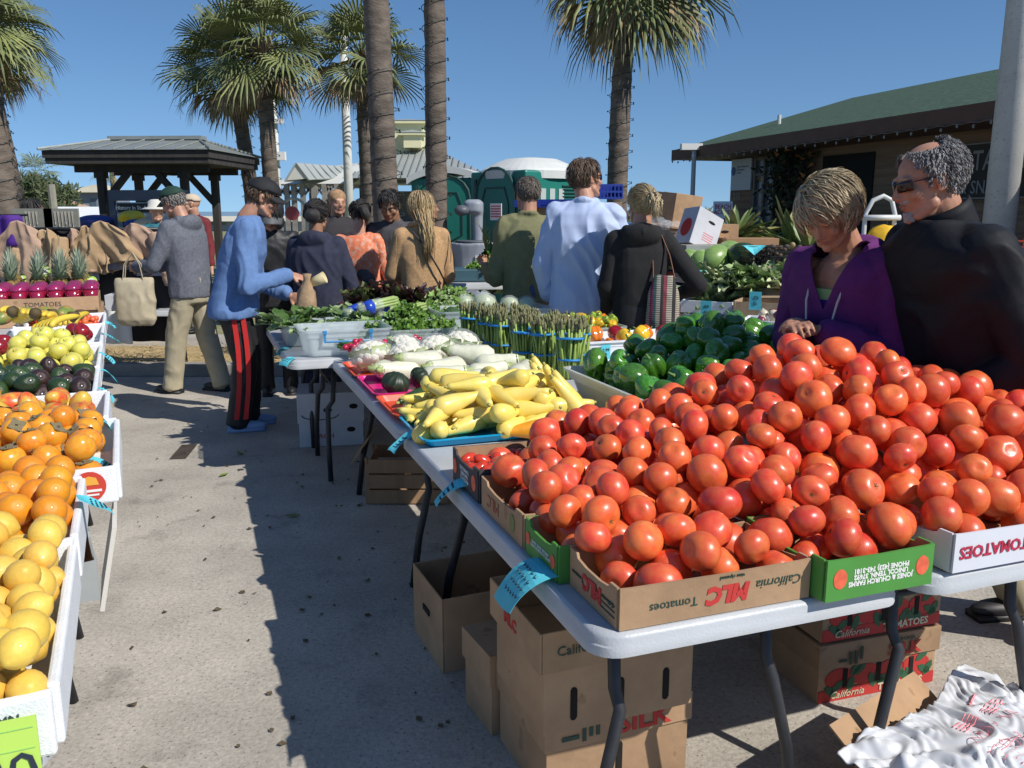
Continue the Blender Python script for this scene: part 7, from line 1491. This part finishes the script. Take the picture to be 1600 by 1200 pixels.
# ============================================================ portable toilets
tg=M('toilet_green',(.014,.185,.145),.45,.08,3,bump=.03); tgd=M('toilet_green_dark',(.02,.075,.065),.5,.1,3); trf=M('toilet_roof',(.66,.68,.66),.5,.05,4)
def toilet(label,c,rz,W=1.12,D=1.15,h=2.05,mat=tg,dome=False):
    t=thing('portable_toilet',label,'toilet',c,rz,'green portable toilets'); m=MB(); m.box((0,0,h/2+.05),(W,D,h-.1)); m.build('cabin',mat,t,bevel=.03)
    m=MB()
    n=14; fr=[];bk=[]
    for i in range(n+1):
        f=i/n; x=(-.5+f)*(W+.10); z=h+.0+.17*math.sin(PI*f)**.75; fr.append((x,-D/2-.06,z)); bk.append((x,D/2+.06,z))
    vs=fr+bk+[(x,y,z-.10) for x,y,z in fr]+[(x,y,z-.10) for x,y,z in bk]; N_=n+1; fs=[]
    for i in range(n): fs+= [(i,i+1,N_+i+1,N_+i),(2*N_+i,i+0,i+1,2*N_+i+1)[::-1],(3*N_+i,N_+i,N_+i+1,3*N_+i+1),(2*N_+i,3*N_+i,3*N_+i+1,2*N_+i+1)]
    fs+=[(0,N_,3*N_,2*N_),(n,2*N_+n,3*N_+n,N_+n)]; m.add(vs,fs)
    if dome:
        m=MB(); loft(m,[(0,0,h-.10,W/2+.05,D/2+.05),(0,0,h,W/2+.06,D/2+.06),(0,0,h+.03,W/2+.03,D/2+.03),(0,0,h+.11,W*.40,D*.40),(0,0,h+.17,W*.28,D*.28),(0,0,h+.19,W*.1,D*.1)],32)
    m.build('roof',trf,t)
    m=MB(); m.add([(-.40,-D/2-.02,.15),(.40,-D/2-.02,.15)]+[(.40*math.cos(R(a)),-D/2-.02,h-.30+.34*math.sin(R(a))) for a in range(0,181,20)],[tuple(range(12))[::-1]]); d=m.build('door',mat,t); solid(d,.03)
    m=MB(); m.tube([(-.40,-D/2-.035,.15),(-.40,-D/2-.035,h-.3)]+[(-.40*math.cos(R(a)),-D/2-.035,h-.30+.34*math.sin(R(a))) for a in range(0,181,20)]+[(.40,-D/2-.035,.15)],.02,6); m.tube([(-.28,-D/2-.04,.4),(-.28,-D/2-.04,h-.42),(-.2,-D/2-.04,h-.22),(.2,-D/2-.04,h-.22),(.28,-D/2-.04,h-.42),(.28,-D/2-.04,1.2),(-.0,-D/2-.04,1.05),(-.28,-D/2-.04,1.15)],.012,5); m.build('door_trim',tgd,d)
    m=MB(); m.box((.30,-D/2-.05,1.05),(.08,.03,.10)); m.build('handle',trf,d)
    for sx in(-1,1):
        m=MB()
        for k in range(6): m.box((sx*(W/2+.008),.25,h-.42+.045*k),(.02,.42,.018),tilt=(0,sx*R(30),0))
        m.build('side_vent',tgd,t); m=MB(); [m.box((sx*(W/2+.006),-.30+.16*k,h-.30),(.012,.09,.14)) for k in range(3)]; m.build('vent_window',M('pale_louver',(.45,.50,.48),.5),t)
    for x in(-.45,.45): m=MB(); m.box((x,-D/2-.012,h/2),(.05,.03,h-.2)); m.build('rib',tgd,t)
    m=MB(); m.box((0,0,.06),(W+.06,D+.06,.12)); m.build('skid',tgd,t); return t
toilet('first green portable toilet with arched white roof, behind the tall palm trunk',(-.88,14.1,0),R(-14))
toilet('second portable toilet, corner on, with vents and a red notice',(.26,12.1,0),R(-50),1.15,1.2,2.07,dome=True)
pn=thing('notice','small white notice with red lines on the side of the second toilet','sign',at(775,331,11.2),R(-32)); m=MB(); m.box((0,0,0),(.17,.012,.21)); m.build('panel',whitep,pn); m=MB(); [m.box((0,-.008,.07-.032*k),(.15,.002,.016)) for k in range(5)]; m.build('red_lines',M('pink_red',(.55,.10,.10),.6),pn)
# hand wash station
hw=M('wash_grey',(.30,.33,.38),.5,.08,4); hwd=M('wash_dark',(.10,.11,.13),.5)
c=at(738,350,11.4); t=thing('hand_wash_station','grey plastic hand washing station between the two toilets','wash station',(c.x,c.y,0),R(-10)); m=MB(); loft(m,[(0,0,.0,.26,.24),(0,0,.7,.22,.2),(0,0,.95,.24,.21),(0,0,1.15,.30,.24)],20); me=remesh(m,.02,2,'tank',hw); mkobj('tank',me,t); m=MB(); loft(m,[(0.05,.1,1.1,.06,.06),(0.05,.1,1.5,.07,.07),(0,.08,1.55,.13,.12),(0,.08,1.66,.13,.12),(0,.08,1.70,.08,.07)],18); me=remesh(m,.018,2,'mast',hw); mkobj('mast',me,t); m=MB(); m.ell((-.12,-.08,1.56),(.10,.10,.07),14,8); m.build('dispenser',hwd,t,True); m=MB(); m.lathe([(.20,1.14),(.24,1.17),(.2,1.18)],n=18); m.build('basin',hwd,t,True); m=MB(); m.box((.14,-.22,.95),(.11,.01,.09)); m.build('paper_label',whitep,t)
# ============================================================ poles, signs
def pole(label,px,Y,r0,h,mat,name='light_pole',arm=None,taper=.8,rings=False):
    c=at(px,330,Y); t=thing(name,label,'pole',(c.x,Y,0),0,None); m=MB(); m.tube([(0,0,0),(0,0,h*.5),(0,0,h)],[r0,r0*(1+taper)/2,r0*taper],24); m.build('shaft',mat,t,True); m=MB(); m.lathe([(r0*1.5,0),(r0*1.5,.06),(r0*1.1,.09)],n=20); m.build('base_flange',mat,t,True); return t
conc=M('pale_concrete',(.50,.50,.47),.8,.10,5,bump=.3,bscale=120,speck=(40,(.36,.36,.34),.62))
pole('thick pale concrete pole in front of the brown shop at the right edge',1563,7.6,.135,7,conc)
wp=M('white_pole',(.62,.63,.60),.5,.06,3)
t=pole('white round light pole between the palms with a solar panel on top',546,22,.12,5.9,wp); m=MB(); m.box((-.35,0,5.8),(.75,.5,.05),tilt=(R(25),0,0)); m.build('solar_panel',M('solar',(.25,.28,.32),.2),t)
t=pole('slim white pole with a small box behind the black cap',437,24,.075,5.4,wp); m=MB(); m.box((.05,-.1,3.0),(.42,.16,.22)); m.build('control_box',whitep,t); m=MB(); m.box((.1,-.1,3.9),(.3,.1,.12)); m.build('lamp',whitep,t)
t=pole('short white lamp post at the left end of the shop eave',1081,14.6,.045,2.55,wp,arm=1); m=MB(); m.box((-.05,0,2.58),(.34,.16,.10)); m.build('lamp_head',whitep,t)
c=at(455,360,21); t=thing('round_sign','white rimmed round red sign behind the black cap','sign',(c.x,21,0),0); m=MB(); m.tube([(-.22,0,.3)]+[(.30*math.cos(R(a))+.08,0,1.55+.30*math.sin(R(a))) for a in range(180,-1,-20)]+[(.38,0,.0)],.035,8); m.build('frame',wp,t,True); m=MB(); m.lathe([(.17,0),(.17,.02)],n=18,mat=Matrix.Rotation(PI/2,3,'X'),c=(.05,-.02,1.5)); m.build('red_disc',M('sign_pinkred',(.55,.12,.14),.6),t)
c=at(1129,333,12.6); t=thing('beach_access_sign','small white sign reading BEACH ACCESS in red by the shop corner','sign',(c.x,12.6,0),R(-4)); m=MB(); m.box((0,0,c.z),(.27,.02,.33)); m.build('panel',M('pale_sign',(.78,.79,.85),.6),t); text(t,'BEACH\nACCESS',.085,(0,-.012,c.z+.05),(PI/2,0,0),M('sign_red_text',(.42,.04,.10),.6),sx=.85,bold=.002); m=MB(); m.add([(-.06,-.012,c.z-.10),(.04,-.012,c.z-.07),(.04,-.012,c.z-.13)],[(0,2,1)]); m.build('arrow',MC['sign_red_text'],t); m=MB(); m.box((0,.02,c.z/2),(.04,.03,c.z)); m.build('post',wood,t)
c=at(1102,338,13.2); t=thing('parked_car','dark blue car roof behind the beach access sign','car',(c.x,14.2,0),R(15)); m=MB(); loft(m,[(0,0,.3,2.0,.8),(0,0,.75,2.05,.82),(0,0,.95,1.9,.8),(-.1,0,1.35,1.0,.65),(-.1,0,1.42,.8,.6)],24); m.build('car_body',M('car_blue',(.01,.025,.12),.2,coat=.6),t,True); m=MB(); m.box((-.1,-.735,1.12),(1.5,.02,.26)); m.build('window',glassm,t)
for x in(-1.2,1.2): m=MB(); m.lathe([(.32,-.1),(.32,.1)],n=18,mat=Matrix.Rotation(PI/2,3,'X'),c=(x,-.72,.32)); m.build('wheel',blk_hole,t)
# agaves / big leafy plants by the shop
agm=[M('agave_leaf',(.17,.24,.08),.5,.3,3),M('agave_yellow',(.42,.38,.14),.6,.3,3)]
def agave(label,c,n,L,seed,up=.8,w=.09):
    t=thing('spiky_plant',label,'plant',c,0,'spiky leaved plants by the shop'); r=random.Random(seed); m=MB()
    for i in range(n):
        a=r.uniform(0,6.28); e=r.uniform(.15,1.25); d=Vector((math.cos(a)*math.cos(e),math.sin(a)*math.cos(e),math.sin(e)*up)); l=L*r.uniform(.6,1.1); s=Vector((-math.sin(a),math.cos(a),r.gauss(0,.3))).normalized()*w; mi=0 if r.random()<.65 else 1
        def f(u,v,d=d,l=l,s=s): x=(u-.5)*2; return d*l*v+Vector((0,0,-.35*l*v*v*(1-e*.6)))+s*x*.5*(math.sin(PI*(.15+.85*v))**.6)+Vector((0,0,.03*abs(x)))
        m.grid(f,2,7,mi)
    m.build('leaves',agm,t,True); m=MB(); m.tube([(0,0,-.1),(0,0,.1)],[.08,.06],8); m.build('stem',pboot,t); return t
agave('spiky plant with arching yellow green leaves by the beach access sign',at(1150,378,10.6),46,.62,1); agave('broad leaved plant with upright yellow and green leaves against the shop',at(1236,395,10.0),56,.62,2,up=1.1,w=.10); agave('smaller spiky plant between the two larger ones',at(1190,388,10.8),26,.5,3); agave('leafy plant behind the woman in purple, against the shop',at(1262,402,9.4),30,.5,4,up=1.2)
for i,(px,py) in enumerate([(1150,400),(1236,415),(1190,405),(1262,418)]):
    c=at(px,py,[10.6,10.0,10.8,9.4][i]); m=MB(); m.lathe([(.16,0),(.22,c.z),(.20,c.z)],n=14); o=m.build('plant_pot',M('clay_pot',(.14,.08,.05),.8,.2,6),None,True); o.location=(c.x,c.y,0); tag(o,['clay pot under the spiky plant near the sign','clay pot under the broad upright plant','clay pot under the small middle plant','clay pot behind the woman in purple'][i],'pot','plant pots by the shop')
# climbing bush by the shop window
r=random.Random(9); m=MB()
for i in range(1000):
    x=r.gauss(0,.21); z=2.5-abs(r.gauss(0,.75)); p=Vector((x*(1.2-.25*z/2.75),r.gauss(0,.14),z)); d=Vector((r.gauss(0,1),r.gauss(0,1),r.gauss(0,1))).normalized()*.11; n_=d.orthogonal().normalized()*.028; m.add([p-n_,p+n_,p+d],[(0,1,2)],0 if r.random()<.93 else 1)
c=at(1234,300,12.9); t=thing('climbing_bush','dark climbing bush with a few orange leaves beside the shop window','bush',(c.x,c.y,0),SHA); m.build('foliage',[M('dark_vine',(.025,.035,.015),.8,.4,5),M('autumn_leaf',(.40,.16,.04),.7)],t); m=MB(); m.tube([(0,0,0),(.05,0,1),(-.05,0,2.4)],[.05,.04,.02],8); m.build('trunk',pboot,t)
# orange mesh fence
of=M('orange_mesh',(.75,.075,.025),.6)
def meshfence(label,p0,p1,z0,z1):
    t=thing('safety_fence',label,'fence',(0,0,0),0,'orange safety mesh fences'); m=MB(); p0=Vector(p0);p1=Vector(p1); L=(p1-p0).length; d=(p1-p0)/L; nx=int(L/.055); nz=int((z1-z0)/.045)
    sag=lambda s:.05*math.sin(s*3)
    for i in range(nx+1): s=i*.055; q=p0+d*s; m.box((q.x,q.y,(z0+z1)/2+sag(s)),(.010,.006,z1-z0),rot=math.atan2(d.y,d.x))
    for k in range(nz+1):
        for i in range(nx): s=i*.055; q=p0+d*(s+.0275); m.box((q.x,q.y-.003,z0+k*.045+sag(s)),(.057,.006,.014),rot=math.atan2(d.y,d.x))
    m.build('mesh',of,t)
    for q in(p0,p1): m=MB(); m.tube([(q.x,q.y+.03,0),(q.x,q.y+.03,z1+.1)],.018,6); m.build('stake',steel,t)
    return t
meshfence('orange mesh fence hanging right of the man in black',at(1560,400,6.9).xy.to_3d(),at(1790,400,6.5).xy.to_3d(),.45,1.32); meshfence('orange mesh fence seen between the woman and man',at(1385,360,7.8).xy.to_3d(),at(1470,360,7.6).xy.to_3d(),.5,1.42)
# yellow bag on white frame
c=at(1378,340,5.2); t=thing('yellow_backpack_chair','yellow cloth bag on a white tubular frame behind the blond woman','chair',(c.x,5.2,0),0); m=MB(); m.tube([(-.10,0,0),(-.10,0,c.z+.02),(-.06,0,c.z+.10),(0,0,c.z+.125),(.05,0,c.z+.10),(.075,0,c.z+.02),(.08,0,0)],.014,8); m.tube([(-.12,-.02,c.z),(.10,-.02,c.z)],.016,8); m.build('white_frame',wp,t,True); m=MB(); m.ell((.02,0,c.z-.14),(.10,.08,.10),16,10); me=remesh(m,.01,2,'yellow_cloth',M('yellow_cloth',(.80,.46,.02),.8,.1,12)); wrinkle(me,.012,(8,8,6),2); mkobj('yellow_cloth',me,t)
for q in(-.09,.09): m=MB(); m.tube([(q,.3,0),(q,.02,1.0)],.012,6); m.build('back_leg',wp,t)
# bin / boxes at far right edge behind the man
t=carton('tomato_carton','white printed carton of pale squash at the right edge behind the man',at(1625,470,3.9)-Vector((0,0,.12)),R(-15),.3,.3,.2,mat=MC['white_carton'],group='cartons at the right edge')
folding_table('folding table at the right edge behind the man in black',(at(1680,500,4.2).x,4.6,0),R(15))
# ============================================================ craft stall at the left back
tan=M('tan_jacket',(.44,.30,.17),.85,.12,8,bump=.2,bscale=150); tan2=M('tan_jacket_pink',(.46,.31,.22),.85,.12,8,bump=.2,bscale=150); inner=M('grey_lining',(.34,.37,.45),.8,.2,6); blkc=M('black_cloth',(.014,.014,.017),.85,.2,8)
def drape(label,x,y,w,z0,z1,mat,seed,lean=0,flare=1.3,cat='jacket',name='hanging_jacket',lining=True):
    t=thing(name,label,cat,(x,y,0),R(seed*7%20-10),'jackets hanging on the craft rail'); r=random.Random(seed); ph=r.uniform(0,6)
    def f(u,v,off=0):
        x_=(u-.5)*w*1.5*(1+(flare-1)*v)*(.55+.6*min(1,v*3)); fold=(1-abs(math.sin(u*(6+seed%4)+ph+v*1.5))*2)*.05+(1-2*abs(math.sin(u*15+ph-v*3)))*.018; b_=.10*math.sin(PI*u)*(1-.3*v)
        return Vector((x_+lean*v,-b_-fold*(.3+v)+off,z1-(z1-z0)*v*(1+.12*math.sin(u*5+seed))-.10*(abs(u-.5)*2)**1.6*(1-v)))
    m=MB(); m.grid(f,40,30); o=m.build('front_cloth',mat,t,True); solid(o,.006); wr_me=o.data; wrinkle(wr_me,.012,(7,7,5),seed)
    for q in((1,) if seed%3==0 else ()):
        m=MB(); sx=q*w*.42; m.tube([(sx,-.03,z1-.10),(sx*1.25+lean*.3,-.08,z1-.32),(sx*1.35+lean*.6,-.06,z1-.58)],[.07,.062,.05],10); me=remesh(m,.012,2,'sleeve',mat); wrinkle(me,.02,(9,9,7),seed+q); mkobj('sleeve',me,t)
    if lining: m=MB(); m.grid(lambda u,v:Vector(((u-.5)*w*.8+lean*.9,.05,z0+.30-(.34)*v)),4,4); m.build('lining',inner,t)
    return t
Yc=8.3
for i,(px,w,y0,y1,mt_,ln,l) in enumerate([(22,.26,372,440,tan,-.12,'tan jacket farthest left on the rail with dark lining'),(50,.36,344,440,tan2,-.10,'broad tan jacket spread over the rail second from the left'),(80,.24,358,430,tan,.02,'narrow tan jacket sleeve side by the dark gap'),(97,.16,356,432,tan,.03,'slim tan jacket left of the dark gap'),(128,.22,356,432,tan2,.06,'tan jacket right of the dark gap'),(172,.40,345,415,tan,.14,'wide tan jacket slung over the rail end, grey lining showing'),(222,.44,348,425,tan2,.10,'pinkish tan jacket beside the man in grey hoodie'),(150,.2,352,420,tan,-.06,'bunched tan jacket between the others')]):
    p=at(px,y1,Yc); q=at(px,y0,Yc); drape(l,p.x,Yc-.06*(i%2),w,p.z,q.z,mt_,i+3,lean=ln)
t=thing('clothes_rail','dark clothes rail and black cloth behind the tan jackets','rail',(at(130,400,Yc).x,Yc+.12,0),0); zt=at(130,350,Yc).z; m=MB(); m.tube([(-.85,0,zt-.05),(.85,0,zt-.05)],.018,8); [m.tube([(x,0,0),(x,0,zt-.05)],.018,8) for x in(-.8,0,.8)]; m.build('rail_frame',steel,t,True)
m=MB(); m.grid(lambda u,v:Vector((-.85+1.7*u,.03+.02*math.sin(u*40),zt-.06-(zt-.35)*v)),80,6); solid(m.build('black_cloth',blkc,t,True),.004)
t=thing('purple_cloth','deep purple cloth hanging at the left edge of the craft stall','cloth',(at(-5,380,8.2).x,8.2,0),0); m=MB(); za=at(10,336,8.2).z; zb=at(10,385,8.2).z; m.grid(lambda u,v:Vector((-.25+.5*u,.03*math.sin(u*14),za-(za-zb)*v)),30,6); solid(m.build('cloth_sheet',M('purple_cloth',(.07,.015,.22),.8),t,True),.005); m=MB(); m.tube([(-.3,.03,za),(.3,.03,za)],.012,6); m.build('rod',steel,t)
jb=M('linen_board',(.24,.24,.20),.9,.1,30,bump=.3,bscale=200); bead=M('beads',(.50,.46,.38),.4)
for i,(px,w,l) in enumerate([(52,.40,'pale linen jewellery board with faint necklaces, left one'),(97,.34,'linen jewellery board hung with silvery necklaces, right one')]):
    a=at(px,345,8.75); t=thing('jewellery_board',l,'display board',a,0,'jewellery display boards'); m=MB(); m.box((0,0,0),(w,.03,.24)); m.build('board',jb,t); m=MB()
    for k in range(6 if i else 4):
        x=(k-2.5)*.035+.03; m.tube([(x-.006,-.02,.09),(x,-.022,-.02-.02*(k%3)),(x+.006,-.02,.09)],.0035,4); [m.ell((x,-.022,-.02-.02*(k%3)+.0-.012*j),(.006,.004,.006),5,4) for j in range(2)]
    m.build('necklaces',bead,t); m=MB(); m.tube([(0,.05,-.12),(0,.12,-a.z)],.012,6); m.build('stand',steel,t)
c=at(190,470,7.6); wb2=carton('carton','small white and teal printed carton on the ground by the tote bag',(c.x,7.6,c.z-.08),R(8),.22,.2,.14,mat=MC['white_carton'],group='cartons at the craft stall'); m=MB(); m.ell((0,-.101,.08),(.03,.002,.035),10,8); m.build('printed_emblem',cardk,wb2); m=MB(); m.box((.085,-.101,.07),(.04,.002,.13)); m.build('teal_stripe',cyanp,wb2)
folding_table('low folding table under the craft stall by the tote bag',(at(150,500,8.2).x,8.45,0),PI/2,W=.5,L=1.8,h=.62)
m=MB(); m.grid(lambda u,v:Vector((-.15+.3*u,.02*math.sin(u*12),-.0-.35*v)),14,6); o=m.build('white_cloth',whitep,None,True); solid(o,.004); o.location=at(178,478,7.9); tag(o,'white cloth strip hanging below the small carton','cloth')
# far background at the left
tw_=M('tent_white',(.78,.79,.80),.6,.04,1)
c=at(128,335,40); t=thing('market_tent','long white tent roof behind the gazebo','tent',(c.x,40,0),0); m=MB(); W=at(200,335,40).x-at(68,335,40).x; z1=at(100,323,40).z; z0=at(100,340,40).z; m.add([(-W/2,-1.5,z0),(W/2,-1.5,z0),(W/2,1.5,z0),(-W/2,1.5,z0),(-W/2+.8,0,z1),(W/2-.8,0,z1)],[(0,1,5,4),(1,2,5),(2,3,4,5),(3,0,4)]); m.box((0,-1.5,z0-.15),(W,.05,.3)); m.build('canopy',tw_,t); m=MB(); [m.tube([(x,-1.5,0),(x,-1.5,z0)],.04,6) for x in(-W/2,0,W/2)]; m.build('tent_pole',wp,t)
rt=M('red_roof',(.42,.09,.05),.7,.2,2); cw=M('cream_wall',(.62,.50,.36),.8,.05,1)
def house(label,px,py0,py1,pxw,Y,roofm,wallm,hip=.35,name='house'):
    a=at(px-pxw/2,py0,Y); b_=at(px+pxw/2,py1,Y); W=b_.x-a.x; zt=a.z; ze=at(px,(py0*.45+py1*.55),Y).z; t=thing(name,label,'house',((a.x+b_.x)/2,Y,0),0); m=MB(); m.box((0,3,ze/2),(W*.86,6,ze)); m.build('wall',wallm,t); m=MB(); m.add([(-W/2,-.6,ze),(W/2,-.6,ze),(W/2,6.6,ze),(-W/2,6.6,ze),(-W*hip/2,3,zt),(W*hip/2,3,zt)],[(0,1,5,4),(1,2,5),(2,3,4,5),(3,0,4),(3,2,1,0)]); m.build('roof',roofm,t)
    for k in(-1,1): m=MB(); m.box((k*W*.22,-.02,ze*.72),(W*.16,.1,ze*.22)); m.build('window',M('far_window',(.10,.14,.18),.3),t)
    return t
house('red roofed pink house under the tiny palm',68,299,318,36,90,rt,cw); house('house with a pale shingled hip roof behind the gazebo post',132,287,312,60,80,M('tan_roof',(.55,.50,.36),.8,.1,1),M('far_blue_wall',(.22,.25,.32),.7)); house('low cream building with a flat tan roof at the far left',50,312,335,75,70,M('tan_flat_roof',(.45,.30,.20),.8),cw,hip=.9); house('long pale building with a flat roof behind the maroon shirt',380,338,352,200,70,M('cream_flat',(.62,.58,.45),.8),M('blue_grey_wall',(.20,.26,.32),.8),hip=.95)
ym=M('yellow_inflatable',(.80,.55,.03),.5); rm_=M('red_inflatable',(.50,.05,.04),.5); bm_=M('blue_inflatable',(.03,.05,.25),.5)
for i,(px,py,Y,w,h,mm,l) in enumerate([(206,337,14.6,.17,.09,ym,'yellow bouncy block in front of the notice board'),(212,348,14.4,.14,.06,bm_,'blue block under the yellow one'),(150,345,14.6,.30,.10,bm_,'dark blue rounded car roof behind the jackets'),(226,350,14.2,.15,.09,M('peach_inflatable',(.75,.5,.28),.6),'peach coloured rounded block beside the yellow one')]):
    c=at(px,py,Y); m=MB(); m.ell((0,0,0),(w,.3,h),16,10); m.box((0,0,-h*.6),(w*1.5,.5,h)); t=thing('toy_block',l,'toy',c,0,'bright inflatables behind the craft stall'); me=remesh(m,.03,2,'block',mm); mkobj('block',me,t); m=MB(); m.box((0,.1,-h-(c.z-h)/2),(w*1.4,.4,c.z-h)); m.build('base',blkc,t)
pst=thing('timber_post','weathered grey timber post left of the gazebo','post',(at(86,330,20).x,20,0),0); m=MB(); m.tube([(0,0,0),(-.03,0,at(86,288,20).z)],[.10,.085],8); m.build('shaft',M('grey_timber',(.28,.27,.22),.9,.2,5,bump=.3),pst); m=MB(); m.box((0,0,.03),(.3,.3,.06)); m.build('footing',conc,pst)
m=MB()
for k in range(3): m.tube([(-3,0,.4+.35*k),(0,0,.42+.35*k),(3,0,.4+.35*k)],.05,6)
t=thing('rail_fence','white rail fence and car behind the far left woman','fence',(at(60,345,24).x,24,0),0); m.build('rails',wp,t); m=MB(); [m.tube([(x,0,0),(x,0,1.25)],.06,6) for x in(-3,-1.5,0,1.5,3)]; m.build('posts',wp,t)
